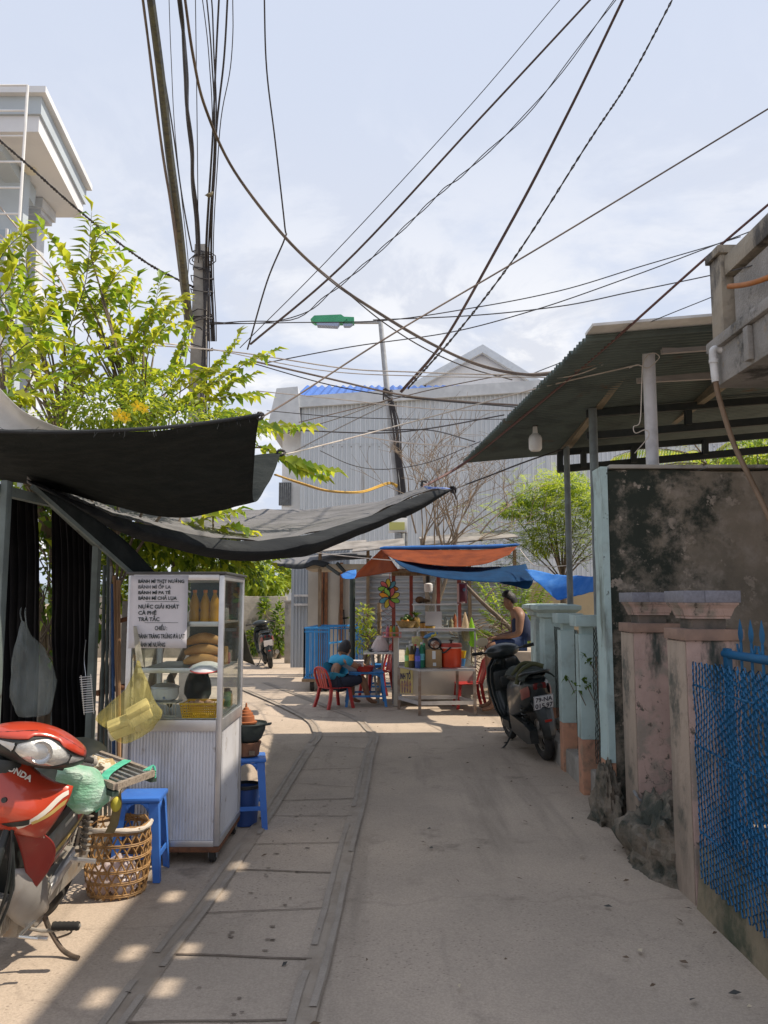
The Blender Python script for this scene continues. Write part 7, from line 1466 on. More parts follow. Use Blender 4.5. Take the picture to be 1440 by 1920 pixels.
    if jacket:
        b = MB(); rows = []
        for i in range(15):
            a = lerp(-1.0, 1.0, i / 14); rows.append([Vector((x, .178 * math.sin(a * 1.15) + .012 * noise.noise(Vector((x * 9, a * 4, 1))), .74 + .155 * math.cos(a * 1.1) - .02 * (x > -.2) + .02 * noise.noise(Vector((x * 8, a * 3, 5))) - .05 * max(0, -x - .62))) for x in [-.80 + .06 * k for k in range(12)]])
        b.grid(rows); b.build('draped_jacket', M_drape, t, solid=.012)
        b = MB(); b.tube(spline([(-.70, -.10, .90), (-.66, 0, .935), (-.62, .12, .87), (-.60, .17, .76)], 5), .022, 8); b.tube(spline([(-.55, -.08, .915), (-.50, .05, .935), (-.45, .16, .83)], 5), .02, 8); b.build('jacket_sleeve', mat('olive_drape', (.06, .065, .03), (.09, .09, .04), 9, rough=.9), t)
    return t
s1 = scooter('scooter', 'black scooter with a jacket draped over its seat, parked by the aqua fence', (1.52, 8.66, 0), 97, -9, ('79-NA', '015.97'), True)
s2 = scooter('scooter', 'small far black scooter with a white plate parked by the creeper-covered wall', (W(497, 1245, 18.7).x, 19.2, 0), 104, -9, None, False)
# ------------------------------------------------------------------ tarps over the drink stall
M_or = clothmat('orange_tarp', (.29, .075, .026), (.50, .13, .03), .35, wr=.6, wscale=5, col2=(.17, .045, .02))
M_bt = clothmat('blue_tarp', (.012, .06, .15), (.03, .16, .4), .3, wr=.5, wscale=4, col2=(.01, .04, .10))
M_bt2 = clothmat('bright_blue_tarp', (.05, .22, .62), (.08, .35, .85), .4, wr=.6, wscale=5, col2=(.12, .34, .75))
ot = thing('orange_tarp', 'orange tarpaulin with a blue rolled top edge over the drink stall', 'tarp', W(800, 1050, 11.5))
cloth('front_sheet', [[(714, 1030, 12.0), (780, 1031, 12.0), (850, 1031, 12.0), (920, 1029, 12.0), (970, 1024, 12.0)], [(724, 1040, 11.5), (790, 1046, 11.3), (855, 1049, 11.3), (920, 1042, 11.4), (962, 1032, 11.6)], [(740, 1049, 11.0), (800, 1058, 10.8), (860, 1063, 10.8), (915, 1056, 10.9), (955, 1040, 11.2)]], M_or, None, None, parent=ot, wr=.012)
cloth('left_sheet', [[(714, 1030, 12.0), (716, 1030, 12.0), (718, 1031, 12.0)], [(690, 1054, 12.1), (712, 1054, 11.9), (730, 1046, 11.5)], [(658, 1085, 12.4), (700, 1078, 11.8), (748, 1070, 11.0)]], M_or, None, None, parent=ot, wr=.012, n=5)
b = MB(); P = spline(WL([(712, 1028, 12.02), (780, 1027, 12.0), (850, 1026, 12.0), (920, 1025, 12.0), (974, 1021, 12.0)]), 8); b.tube(P, [.012] + [.030] * 6 + [.034] * (len(P) - 12) + [.022] * 4 + [.010], 10); b.build('rolled_edge', mat('blue_roll', (.02, .13, .42), (.015, .1, .34), 5, rough=.55), ot, world=True)
bt1 = thing('blue_tarp', 'dark blue tarpaulin sagging in front of the orange one', 'tarp', W(860, 1070, 10.7))
cloth('sheet', [[(736, 1047, 11.0), (800, 1058, 11.2), (870, 1062, 11.4), (940, 1062, 11.4), (986, 1057, 11.4)], [(748, 1058, 10.8), (800, 1070, 10.7), (870, 1076, 10.7), (940, 1076, 10.7), (992, 1072, 10.8)], [(770, 1072, 10.6), (810, 1080, 10.5), (870, 1087, 10.4), (945, 1092, 10.4), (1000, 1090, 10.5)]], M_bt, None, None, parent=bt1, wr=.018)
cloth('hanging_corner', [[(930, 1086, 10.6), (965, 1089, 10.6), (1000, 1086, 10.6)], [(940, 1093, 10.6), (970, 1097, 10.6), (998, 1094, 10.6)], [(962, 1098, 10.6), (984, 1104, 10.6), (992, 1103, 10.6)]], M_bt, None, None, parent=bt1, n=5, k=3)
cloth('blue_tarp', [[(984, 1067, 10.6), (1040, 1077, 10.2), (1090, 1080, 9.6), (1140, 1078, 8.8)], [(1000, 1086, 10.2), (1042, 1098, 9.9), (1092, 1097, 9.4), (1140, 1092, 8.7)], [(1040, 1120, 9.8), (1052, 1124, 9.7), (1100, 1112, 9.2), (1140, 1106, 8.6)]], M_bt2, 'bright blue plastic tarpaulin stretched between the steel posts', 'tarp', wr=.02)
cloth('blue_tarp', [[(638, 1078, 11.6), (652, 1071, 11.6), (668, 1068, 11.6)], [(642, 1083, 11.3), (656, 1080, 11.3), (668, 1077, 11.3)], [(650, 1086, 11.1), (658, 1086, 11.1), (664, 1085, 11.1)]], M_bt2, 'small light blue tarp scrap at the left end of the orange tarp', 'tarp', n=5, k=4)
ga = thing('grey_canopy', 'small grey cloth canopy in front of the panel booth', 'awning', W(600, 1050, 15.5))
cloth('cloth', [[(520, 1050, 16.5), (575, 1043, 16.5), (640, 1036, 16.5), (690, 1036, 16.5)], [(510, 1054, 15.0), (570, 1052, 15.0), (640, 1046, 15.0), (690, 1047, 15.0)], [(512, 1059, 14.8), (545, 1063, 14.8), (570, 1064, 14.8), (588, 1052, 14.8), (612, 1060, 14.8), (690, 1054, 14.8)]], M_net, None, None, parent=ga, wr=.02)
cloth('valance', [[(510, 1055, 14.78), (545, 1059, 14.78), (575, 1056, 14.78), (590, 1050, 14.78), (620, 1055, 14.78)], [(514, 1061, 14.76), (545, 1066, 14.76), (572, 1066, 14.76), (588, 1060, 14.76), (606, 1064, 14.76)]], M_netd, None, None, parent=ga, n=6, k=3)
b = MB(); b.bb(W(575, 1068, 15).x, W(690, 1068, 15).x, 14.9, 16.4, W(600, 1068, 15).z, W(600, 1058, 15).z); b.build('lining_board', mat('tan_board', (.42, .36, .28), (.34, .29, .22), 2), ga, world=True)
b = MB(); b.bar(W(600, 1052, 14.9), W(636, 1077, 14.6), .05, .05); b.bar(W(632, 1056, 14.9), W(646, 1072, 14.8), .05, .05); b.build('strut', M_beam, ga, world=True)
# ------------------------------------------------------------------ plastic chair
M_chair = mat('red_chair_plastic', (.42, .030, .028), (.36, .025, .024), 6, rough=.38, spec=.45)
def chair(label, loc, rz):
    t = thing('plastic_chair', label, 'chair', loc, rz, 'red plastic chairs'); m = M_chair; w, d, h = .21, .20, .42
    b = MB(); rows = []
    for i in range(9): x = lerp(-d, d, i / 8); rows.append([Vector((x, y * w * (1 - .12 * (x < -.1)), h - .012 * (1 - y * y) + .008 * (x > .15) * -1)) for y in (-1, -.6, -.2, .2, .6, 1)])
    b.grid(rows); b.build('seat', m, t, solid=.016)
    for s in (1, -1):
        b = MB(); b.loft([[Vector((x + a, s * y + c, z)) for a, c in ((-.022, -.018), (.022, -.018), (.022, .018), (-.022, .018))] for x, y, z in ((d - .03, w - .03, h - .01), (d - .01, w - .01, .2), (d + .02, w + .01, 0))], smooth=False); b.build('leg', m, t)
        b = MB(); b.loft([[Vector((x + a, s * y + c, z)) for a, c in ((-.024, -.018), (.024, -.018), (.024, .018), (-.024, .018))] for x, y, z in ((-d + .03, w - .035, h - .01), (-d, w - .015, .2), (-d - .05, w + .005, 0))], smooth=False); b.build('leg', m, t)
    b = MB(); pts = spline([(-d + .02, -w + .02, h), (-d - .03, -w + .01, h + .18), (-d - .075, -w * .75, h + .36), (-d - .09, 0, h + .42), (-d - .075, w * .75, h + .36), (-d - .03, w - .01, h + .18), (-d + .02, w - .02, h)], 5); b.tube(pts, .020, 8); b.build('back_frame', m, t)
    for k in (-.55, -.2, .2, .55): b = MB(); b.bar((-d + .0, w * k * .8, h), (-d - .082 + .02 * k * k, w * k * .9, h + .40 - .07 * k * k), .045, .008, up=(1, 0, 0)); b.build('back_slat', m, t)
    return t
cx = W(634, 1328, 11.75).x
c1 = chair('red plastic chair the boy in blue sits on', (cx - .06, 11.85, 0), R(36)); c1.scale = (.9, .9, .70)
c2 = chair('red plastic chair facing the blue table from behind', (W(706, 1300, 13.0).x, 13.0, 0), R(200)); c3 = chair('red plastic chair beside the red cooler stand', (W(884, 1330, 11.5).x, 11.85, 0), R(185)); c3.scale = (.9, .9, .84)
# blue tables
M_tblue = mat('blue_table_plastic', (.035, .20, .52), (.03, .17, .45), 5, rough=.4)
bt_1 = stool('blue plastic table with a red tray and foam box in front of the boy', (W(685, 1322, 12.0).x, 12.2, 0), R(3), .62, .50, 'blue plastic tables', M_tblue); bt_1.name = 'plastic_table'; bt_1['category'] = 'table'
bt_2 = stool('blue plastic table half hidden behind the steel side table', (W(716, 1300, 13.2).x + .05, 13.5, 0), R(0), .55, .50, 'blue plastic tables', M_tblue); bt_2.name = 'plastic_table'; bt_2['category'] = 'table'
tz = .50; p = W(662, 1250, 12.1); fo = thing('foam_box', 'white foam box on the blue table by the boy', 'box', (p.x, 12.12, tz)); b = MB(); b.bb(-.155, .155, -.10, .10, 0, .13, .01); b.build('tray', mat('foam_white', (.62, .60, .62), rough=.85), fo); b = MB(); b.bb(-.16, .16, -.105, .105, .131, .155, .008); b.build('lid', MATS['foam_white'], fo)
p = W(679, 1250, 12.1); rt = thing('red_tray', 'red plastic basket tray on the blue table', 'tray', (p.x + .04, 12.03, tz)); b = MB(); b.lathe([(.10, 0), (.115, .004), (.14, .075), (.145, .08), (.138, .078), (.112, .012)], n=22); b.build('tray_body', mat('red_tray_plastic', (.36, .04, .03), rough=.4), rt)
# ------------------------------------------------------------------ blue cage handcart
M_cage = mat('cage_blue', (.035, .27, .62), (.03, .22, .52), 5, rough=.45)
cg = thing('cage_cart', 'bright blue railed cage cart standing behind the boy', 'cart', (W(605, 1280, 14).x, 14.0, 0)); xa, xb = W(571, 1200, 14).x, W(668, 1200, 15.2).x; ya, yb_ = 14.0, 15.6; z0, z1 = .22, W(571, 1178, 14).z
def rail_side(P, Q, nb, name):
    P, Q = Vector(P), Vector(Q); b = MB(); 
    for z in (z0, z1 - .06, z1): b.bar(P + Vector((0, 0, z)), Q + Vector((0, 0, z)), .03, .025)
    for k in range(nb + 1): p = P.lerp(Q, k / nb); b.bar(p + Vector((0, 0, z0)), p + Vector((0, 0, z1)), .028 if k in (0, nb) else .018, .018, up=(0, 1, 0))
    b.build(name, M_cage, cg, world=True)
rail_side((xa, ya, 0), (xa + .42, ya - .1, 0), 11, 'front_railing'); rail_side((xa, ya, 0), (xa + .1, yb_, 0), 9, 'side_railing'); rail_side((xa + .1, yb_, 0), (xb + .3, yb_, 0), 14, 'back_railing')
b = MB(); b.bar((xa, ya, z1), (xb + .35, yb_ - .3, z1 + .04), .035, .03); b.bar((xa + .42, ya - .1, z1 - .25), (xb + .3, yb_ - .4, z1 - .22), .03, .025); b.build('top_bar', M_cage, cg, world=True)
rail_side((W(668, 1200, 14.3).x, 14.3, 0), (W(692, 1200, 15.6).x, 15.6, 0), 9, 'side_railing')
b = MB(); b.bb(xa - .03, xa + .5, ya - .12, yb_, z0 - .06, z0 - .013); b.build('deck', M_wood, cg, world=True)
for x, y in ((xa + .14, ya), (xa + .38, ya - .02), (xa + .2, yb_ - .2)):
    b = MB(); b.cyl((x - .03, y, .11), (x + .03, y, .11), .11, n=18); o = b.build('wheel', M_rubber, cg, world=True); b = MB(); b.cyl((x - .036, y, .11), (x + .036, y, .11), .04, n=12); b.build('hub', M_steel, o, world=True)
# ------------------------------------------------------------------ drink stall
stt = thing('drink_stall', 'juice stall with white cabinet, glass case, red posts and counter', 'stall', (W(810, 1300, 12).x, 12.2, 0)); D = 12.0; xl, xr = W(745, 1250, D).x, W(893, 1250, D).x
M_stw = mat('stall_white', (.50, .465, .41), (.43, .40, .35), 2, rough=.6, stains=[((.35, .31, .27), 2.4, .6, .74)])
M_yel_p = mat('pale_yellow_print', (.66, .58, .26), (.58, .50, .22), 3, rough=.6, stains=[((.45, .22, .12), 9, .66, .70), ((.2, .3, .12), 8, .68, .72)])
M_redp = mat('stall_red_post', (.30, .07, .05), (.22, .06, .045), 8, rough=.6)
zt = W(800, 1252, D).z; zc = W(800, 1186, D).z
b = MB(); b.bb(xl, xr, D, D + .9, .16, zt - .01, .01); b.build('cabinet', M_stw, stt, world=True)
pc = [W(746, 1252, D - .012), W(774, 1300, D - .012)]; b = MB(); b.bb(pc[0].x, pc[1].x, D - .012, D - .004, pc[1].z, pc[0].z); sg = b.build('sign_panel', M_yel_p, stt, world=True)
o = text_mesh('lettering', 'SINH TỐ', .118, mat('sign_blue_ink', (.05, .045, .12), rough=.6), sg, W(747, 1273, D - .014) - Vector(stt.location), (1, 0, 0), (0, 0, 1), .004, .001)
xs = [v.co.x for v in o.data.vertices]; k = (W(770, 1270, D).x - W(747, 1270, D).x) / (max(xs) - min(xs)); x_ = min(xs)
for v in o.data.vertices: v.co.x = x_ + (v.co.x - x_) * k
b = MB(); rs = random.Random(5)
for i in range(5): p = W(749 + i * 5, 1299, D - .013); h = rs.uniform(.10, .2); b.loft([[Vector((p.x + s * w, p.y, p.z + z)) for s in (-1, 1)] for w, z in ((.012, 0), (.018, h * .7), (.01, h))], closed=False, caps=False)
b.build('printed_glasses', mat('print_orange', (.45, .28, .16), (.25, .16, .2), 20, lo=.45, hi=.55), sg, world=True)
b = MB()
for x, y in ((xl + .02, D + .03), (xr - .02, D + .03), (xl + .02, D + .85), (xr - .02, D + .85)): b.bb(x - .02, x + .02, y - .02, y + .02, .0, .16)
b.build('foot', M_steel, stt, world=True)
b = MB(); xg0, xg1 = xl, W(762, 1200, D).x; zz = W(750, 1182, D).z
for x in (xl + .012, xl + .30, xr - .01):
    for y in (D + .02, D + .88): b.bb(x - .013, x + .013, y - .013, y + .013, zt, zz)
for z in (zt + .005, zz): b.bb(xl, xr, D + .007, D + .033, z - .012, z + .012); b.bb(xl, xr, D + .867, D + .893, z - .012, z + .012); b.bb(xl - .001, xl + .025, D + .034, D + .866, z - .011, z + .011); b.bb(xr - .022, xr + .004, D + .034, D + .866, z - .011, z + .011)
b.build('case_frame', M_alu, stt, world=True)
b = MB(); b.bb(xl + .026, xr - .03, D + .012, D + .017, zt + .02, zz - .02); b.build('case_pane', M_clear, stt, world=True); b = MB(); b.bb(xl + .005, xl + .010, D + .034, D + .86, zt + .02, zz - .02); b.build('case_pane', clearmat('dusty_glass', (.9, .92, .92), .35, (.6, .6, .58)), stt, world=True)
b = MB(); b.bb(xl, xr, D, D + .9, zz + .013, zz + .03, .004); b.build('counter_top', M_alu, stt, world=True)
b = MB(); zu = W(840, 1135, D).z; x0, x1 = W(777, 1150, D).x, W(861, 1150, D).x
for x in (x0, (x0 + x1) / 2, x1): b.bb(x - .01, x + .01, D + .3, D + .32, zz + .03, zu); 
b.bb(x0 - .02, x1 + .02, D + .28, D + .75, zu, zu + .02); b.build('upper_case_frame', M_alu, stt, world=True)
b = MB(); b.bb(W(799, 1170, D).x, W(831, 1170, D).x, D + .28, D + .295, zz + .031, W(810, 1147, D).z); b.build('white_board', mat('grey_board', (.50, .51, .54), (.44, .45, .48), 3), stt, world=True)
b = MB(); b.bb(x0, x1, D + .302, D + .308, zz + .03, zu); b.build('upper_pane', M_clear, stt, world=True)
for px, r in ((738, .028), (771, .026), (822, .026), (861, .030)):
    x = W(px, 1150, D + .5).x; b = MB(); b.bb(x - r, x + r, D + .45, D + .45 + 2 * r, .0 if px in (738,) else zz, W(px, 1078, D + .5).z); b.build('post', M_redp, stt, world=True)
b = MB(); zr = W(800, 1078, D).z; b.bb(W(735, 1080, D).x, W(864, 1080, D).x, D + .4, D + .46, zr, zr + .05); b.bb(W(735, 1080, D).x, W(864, 1080, D).x, D + .9, D + .96, zr + .02, zr + .07); b.bb(W(700, 1080, D).x, W(870, 1080, D).x, D + .2, D + 1.2, zr + .08, zr + .1); b.build('roof_frame', M_wood, stt, world=True)
# black post of the tarp
b = MB(); p = W(661, 1086, 12.75); b.cyl((p.x, 12.75, 0), (p.x, 12.75, p.z), .045, n=10); b.cyl((p.x, 12.75, 1.05), (p.x, 12.75, 1.10), .058, n=10); tag(b.build('tarp_post', mat('black_green_post', (.02, .035, .03), (.035, .045, .04), 6, rough=.6)), 'black post holding the left corner of the orange tarp', 'post')
# steel table in front
tbz = W(800, 1253, 11.2).z; ft = thing('steel_table', 'low steel frame table carrying soft drink bottles and the red cooler', 'table', (W(830, 1330, 11.1).x, 11.1, 0)); xL, xR = W(748, 1300, 11.6).x, W(890, 1330, 11.15).x; xF = W(787, 1335, 11.05).x
cor = [Vector((xF, 11.05, 0)), Vector((xR, 11.12, 0)), Vector((xR - .18, 11.75, 0)), Vector((xL, 11.68, 0))]
b = MB(); b.prism([Vector((c.x, c.y, tbz - .03)) for c in cor], (0, 0, .028)); b.build('table_top', M_alu, ft, world=True)
for c in cor: b = MB(); b.bb(c.x - .02, c.x + .02, c.y - .02, c.y + .02, 0, tbz - .031); b.build('leg', mat('dull_leg', (.33, .29, .26), (.22, .15, .11), 7, rough=.5, metal=.3), ft, world=True)
b = MB()
for i in range(4): p, q = cor[i], cor[(i + 1) % 4]; b.bar(p + Vector((0, 0, .16)), q + Vector((0, 0, .16)), .03, .05)
b.build('stretcher', M_alu, ft, world=True)
def on(px, D, z=None): return Vector((W(px, 1200, D).x, D, tbz if z is None else z))
rc = thing('red_cooler', 'round red plastic cooler with lid on the steel table', 'cooler', on(846, 11.42)); M_cool = mat('cooler_red', (.62, .065, .02), (.55, .055, .02), 4, rough=.4); h = W(846, 1206, 11.42).z - tbz; r = .148
b = MB(); b.lathe([(r * .90, 0), (r * .93, .01), (r * .98, h * .8), (r, h * .82)], n=28); b.build('body', M_cool, rc); b = MB(); b.lathe([(r * 1.01, h * .80), (r * 1.02, h * .84)], n=28, caps=False); b.build('seal_band', mat('pale_band', (.65, .5, .45)), rc); b = MB(); b.lathe([(r * 1.03, h * .845), (r * 1.03, h * .90), (r * .94, h * .99), (r * .3, h)], n=28); b.build('lid', mat('lid_red', (.36, .04, .025), rough=.45), rc); b = MB(); b.lathe([(.015, h), (.015, h + .03), (.035, h + .035), (.035, h + .05)], n=12); b.build('knob', M_black, rc)
b = MB(); b.tube(spline([(-r * 1.03, -.02, h * .8), (-r * .8, -r * .8, h * .62), (-r * .1, -r * 1.05, h * .86)], 5), .012, 6); b.build('handle', M_black, rc)
bxx = thing('cardboard_box', 'brown cardboard carton with pasted labels between the bottles and the cooler', 'box', on(812, 11.42)); hh = W(812, 1218, 11.42).z - tbz; b = MB(); b.bb(-.112, .112, -.1, .1, 0, hh, .003); b.build('carton', mat('cardboard', (.42, .28, .15), (.36, .23, .12), 4, rough=.85), bxx); b = MB(); b.bb(-.02, .028, -.104, -.1005, hh * .48, hh * .95); b.bb(-.01, .035, -.104, -.1005, .02, hh * .28); b.build('pasted_label', M_white, bxx)
for i, (px, d, h, col, cap, wrap, lab) in enumerate(((764, 11.38, .30, (.25, .30, .06), (.5, .5, .5), (.18, .5, .2), 'yellow-green drink bottle at the left end of the bottle cluster'), (772, 11.30, .33, (.06, .05, .03), (.6, .6, .6), (.65, .30, .05), 'dark cola bottle with an orange wrapper in the bottle cluster'), (779, 11.40, .32, (.05, .04, .03), (.5, .05, .05), (.45, .12, .12), 'cola bottle with a red wrapper in the bottle cluster'), (783, 11.28, .30, (.05, .09, .30), (.5, .5, .5), (.10, .12, .55), 'small blue bottle in the bottle cluster'), (790, 11.30, .35, (.015, .16, .09), (.6, .6, .62), (.10, .35, .42), 'big dark green soft drink bottle in the bottle cluster'), (769, 11.50, .36, (.35, .37, .37), (.55, .55, .55), None, 'clear water bottle at the back of the bottle cluster'), (795, 11.40, .33, (.02, .14, .07), (.1, .4, .2), (.08, .3, .2), 'green bottle touching the cardboard carton'))):
    bottle(lab, on(px, d), h, .042, col, cap, 'soft drink bottles on the steel table', labelcol=wrap)
# goods piled on the carton and counter
sn = thing('snack_packet', 'black snack packet with a brown picture on the carton', 'packet', on(815, 11.40, tbz + hh)); b = MB(); b.ell((0, 0, .085), (.10, .05, .085), None, 14, 8); b.build('pouch', mat('packet_black', (.03, .035, .045), rough=.25), sn); b = MB(); b.ell((0, -.043, .075), (.065, .012, .055), None, 14, 8); b.build('picture', mat('packet_picture', (.25, .12, .08), (.55, .5, .45), 18, lo=.5, hi=.55), sn)
sn2 = thing('snack_packet', 'blue and yellow snack packet lying on top of the black one', 'packet', on(808, 11.42, tbz + hh + .17)); b = MB(); b.ell((0, 0, .03), (.11, .05, .035), (0, -.3, 0), 14, 8); b.build('pouch', mat('packet_blue', (.06, .2, .42), (.55, .5, .08), 14, lo=.52, hi=.56, rough=.3), sn2)
rb_ = thing('paper_roll', 'pale yellow packet behind the bottles', 'packet', on(782, 11.55)); b = MB(); b.bb(-.075, .075, -.04, .04, 0, .42, .015); b.build('pouch', mat('packet_cream', (.60, .54, .24), (.55, .3, .25), 14, lo=.6, hi=.64), rb_)
zq = zz + .03
def cup(label, px, D, h, r, col, z, group='cups and tubs on the stall counter', name='cup'):
    t = thing(name, label, name, (W(px, 1150, D).x, D, z), 0, group); b = MB(); b.lathe([(r * .75, 0), (r, h * .95), (r * 1.05, h), (r * .92, h * .99), (r * .7, h * .03)], n=16); b.build('body', mat('c_%s' % label[:14].replace(' ', '_'), col, tuple(x * .8 for x in col), 9, rough=.4), t); b = MB(); b.lathe([(r * 1.06, h), (r * 1.06, h * 1.06), (r * .5, h * 1.09)], n=16); b.build('lid', M_black, t)
cup('tall brown paper cup standing on the stall counter', 792, 12.05, .235, .04, (.42, .22, .05), zq - .16); cup('yellow tub with lid behind the tall cup', 806, 12.1, .09, .075, (.62, .38, .06), zq - .06)
fb_ = thing('fruit_basket', 'woven basket of green fruit on the left of the stall counter', 'basket', (W(762, 1170, 12.1).x, 12.15, zq)); b = MB(); b.lathe([(.08, 0), (.11, .02), (.155, .10), (.16, .105), (.15, .10), (.10, .02)], n=22); b.build('weave', mat('straw', (.45, .32, .13), (.30, .20, .08), 40, bump=.5), fb_); 
rs = random.Random(7)
for i in range(12):
    a = rs.uniform(0, 6.28); q = rs.uniform(0, .09); b = MB(); r = rs.uniform(.03, .045); b.ell((0, 0, 0), (r, r, r * .9), None, 10, 7); o = b.build('fruit', mat('fruit_green' if i % 3 else 'fruit_orange', (.05, .10, .02) if i % 3 else (.45, .2, .03), rough=.4)); o.location = Vector(fb_.location) + Vector((q * math.cos(a), q * math.sin(a), .10 + .05 * (i % 3) * .7)); tag(o, 'round fruit heaped in the woven basket on the stall', 'fruit', 'fruit in the stall basket')
pl_ = thing('pineapple', 'pineapple with spiky green top lying beside the fruit basket', 'fruit', (W(780, 1165, 12.2).x, 12.2, zq)); b = MB(); b.lathe([(.03, 0), (.06, .03), (.066, .08), (.055, .14), (.03, .165)], n=14); b.build('body', mat('pineapple_skin', (.28, .17, .04), (.14, .12, .03), 45, bump=.6), pl_); b = MB()
for i in range(18): a = i * 2.4; leaf(b, Vector((0, 0, .15)), (math.cos(a) * .8, math.sin(a) * .8, rs.uniform(.5, 1.4)), (0, 0, 1), .14, .03)
b.build('leaves', LD, pl_)
b = MB(); b.ell((0, 0, .06), (.07, .05, .055), None, 12, 8); b.tube([(.05, 0, .05), (.16, 0, .045)], [.04, .015], 8); o = b.build('coconut', mat('coconut_husk', (.2, .12, .06), (.03, .025, .02), 8, bump=.4)); o.location = (W(787, 1130, D + .5).x, D + .5, zu + .02); tag(o, 'brown coconut husk lying on the upper shelf of the stall', 'coconut')
for i, (px, d, h, col, lab) in enumerate(((846, 12.4, .15, (.30, .25, .15), 'straw-filled tumbler on the stall counter'), (853, 12.45, .22, (.35, .10, .04), 'red-brown syrup bottle on the stall counter'), (836, 12.45, .18, (.40, .40, .38), 'clear glass jar on the stall counter'))): bottle(lab, Vector((W(px, 1170, d).x, d, zq)), h, .035, col, (.3, .3, .3), 'syrup bottles on the stall counter')
rc2 = thing('condiment_rack', 'pink plastic rack of sauce bottles on the left of the stall', 'rack', (W(735, 1190, 12.0).x, 12.0, zc - .07)); b = MB(); M_pk = mat('pink_plastic', (.55, .20, .19), rough=.4)
b.bb(-.14, .14, -.08, .08, 0, .012, .003); b.bb(-.14, .14, -.085, -.078, .06, .075); b.bb(-.14, .14, .078, .085, .06, .075)
for x in (-.13, 0, .13): b.bb(x - .006, x + .006, -.084, -.078, 0, .075)
b.build('tray', M_pk, rc2); b = MB(); b.bb(W(738, 1200, 12.05).x, W(746, 1200, 12.05).x, 12.0, 12.2, 0, zc - .075); 
b.build('stand', M_stw, rc2, world=True)
for i, (px, col, lab) in enumerate(((727, (.40, .12, .18), 'pink-labelled sauce bottle in the pink rack'), (733, (.55, .30, .03), 'orange sauce bottle in the pink rack'), (739, (.10, .25, .08), 'green sauce bottle in the pink rack'), (744, (.40, .16, .04), 'brown sauce bottle in the pink rack'))): bottle(lab, Vector((W(px, 1180, 12.0).x, 12.0, zc - .058)), .17, .03, col, (.05, .05, .05), 'sauce bottles in the pink rack')
sd = thing('steel_side_table', 'narrow steel side table with a plastic bag between the blue tables and the stall', 'table', (W(712, 1300, 12.5).x, 12.5, 0)); z_ = W(710, 1222, 12.4).z; x0, x1 = W(682, 1230, 12.4).x, W(742, 1230, 12.4).x; b = MB(); b.bb(x0, x1, 12.25, 12.7, z_ - .03, z_, .004); b.build('table_top', M_alu, sd, world=True)
for (xa_, ya_, xb_, yb2) in ((x0 + .12, 12.28, x0 + .22, 12.28), (x0 + .30, 12.28, x0 + .22, 12.3), (x1 - .04, 12.28, x1 - .04, 12.28), (x0 + .14, 12.66, x0 + .2, 12.66)): b = MB(); b.bar((xa_, ya_, z_ - .03), (xb_, yb2, 0), .03, .03, up=(0, 1, 0)); b.build('leg', M_steel, sd, world=True)
bg = thing('clear_bag', 'clear plastic bag of dark goods on the steel side table', 'bag', (W(704, 1220, 12.4).x, 12.42, z_)); bag('bag_body', None, [(1192, 708, 716), (1200, 702, 722), (1210, 696, 726), (1219, 692, 728), (1221, 694, 726)], 12.42, .10, MATS['film_trash'], bg, 3); b = MB(); b.ell((0, 0, .03), (.13, .08, .035), None, 12, 7); b.build('dark_goods', M_bodyblk, bg)
cn = thing('tin_can', 'row-end grey tin canister on the steel side table', 'tin', (W(723, 1220, 12.5).x, 12.55, z_)); b = MB(); b.lathe([(.05, 0), (.05, .22), (.045, .23)], n=14); b.build('body', M_steel, cn); b = MB(); b.lathe([(.052, .225), (.052, .24), (.03, .245)], n=14); b.build('lid', M_alu, cn)
# flower pinwheel
pw = thing('pinwheel', 'many-coloured flower pinwheel hanging at the left of the stall', 'pinwheel', W(729, 1112, 11.7)); cols = [(.75, .30, .03), (.10, .33, .45), (.62, .50, .06), (.55, .12, .12), (.25, .50, .08)]
for (dx, dz, s, off) in ((-.01, .06, .15, 0), (.01, -.07, .16, 2)):
    for k in range(8):
        a = 2 * PI * k / 8 + off * .2; u = Vector((math.cos(a), 0, math.sin(a))); v = Vector((-u.z, .25, u.x)); c = Vector((dx, -.01 * off, dz)); n = 10
        ring = [c + u * s * (.55 + .45 * math.cos(q)) + v * s * .24 * math.sin(q) for q in [2 * PI * i / n for i in range(n)]]; b = MB(); b.prism(ring, (0, .004, 0)); b.build('petal', mat('petal%d' % ((k + off) % 5), cols[(k + off) % 5], rough=.4), pw)
        b = MB(); b.tube(ring, .005, 4, closed=True); b.build('petal_rim', M_black, pw)
    b = MB(); b.ell((dx, -.02 - .01 * off, dz), (.022, .022, .022), None, 8, 6); b.build('hub', M_black, pw)
b = MB(); b.cyl((0, .02, .05), (.02, .02, .32), .005, n=5); b.build('stick', M_chair, pw)
sn3 = thing('snack_bag', 'maroon snack bag pinned high on the right red post of the stall', 'packet', W(866, 1112, 12.0)); b = MB(); rows = []
for j in range(7): z = .15 - .30 * j / 6; rows.append([Vector((x, -.02 * math.cos(x / .075 * 1.3) * math.sin(PI * j / 6) * 2 + .12 * x, z)) for x in (-.07, -.04, 0, .04, .075)])
b.grid(rows); b.build('pouch', mat('packet_maroon', (.16, .035, .06), (.11, .03, .05), 6, rough=.3), sn3, solid=.01); b = MB(); b.ell((.03, -.05, .05), (.025, .006, .025), None, 10, 6); b.build('badge', mat('badge_blue', (.12, .22, .35)), sn3); b = MB(); b.bb(-.075, -.045, -.05, -.02, -.14, .14); b.build('label_strip', mat('pale_pink', (.6, .45, .45)), sn3)
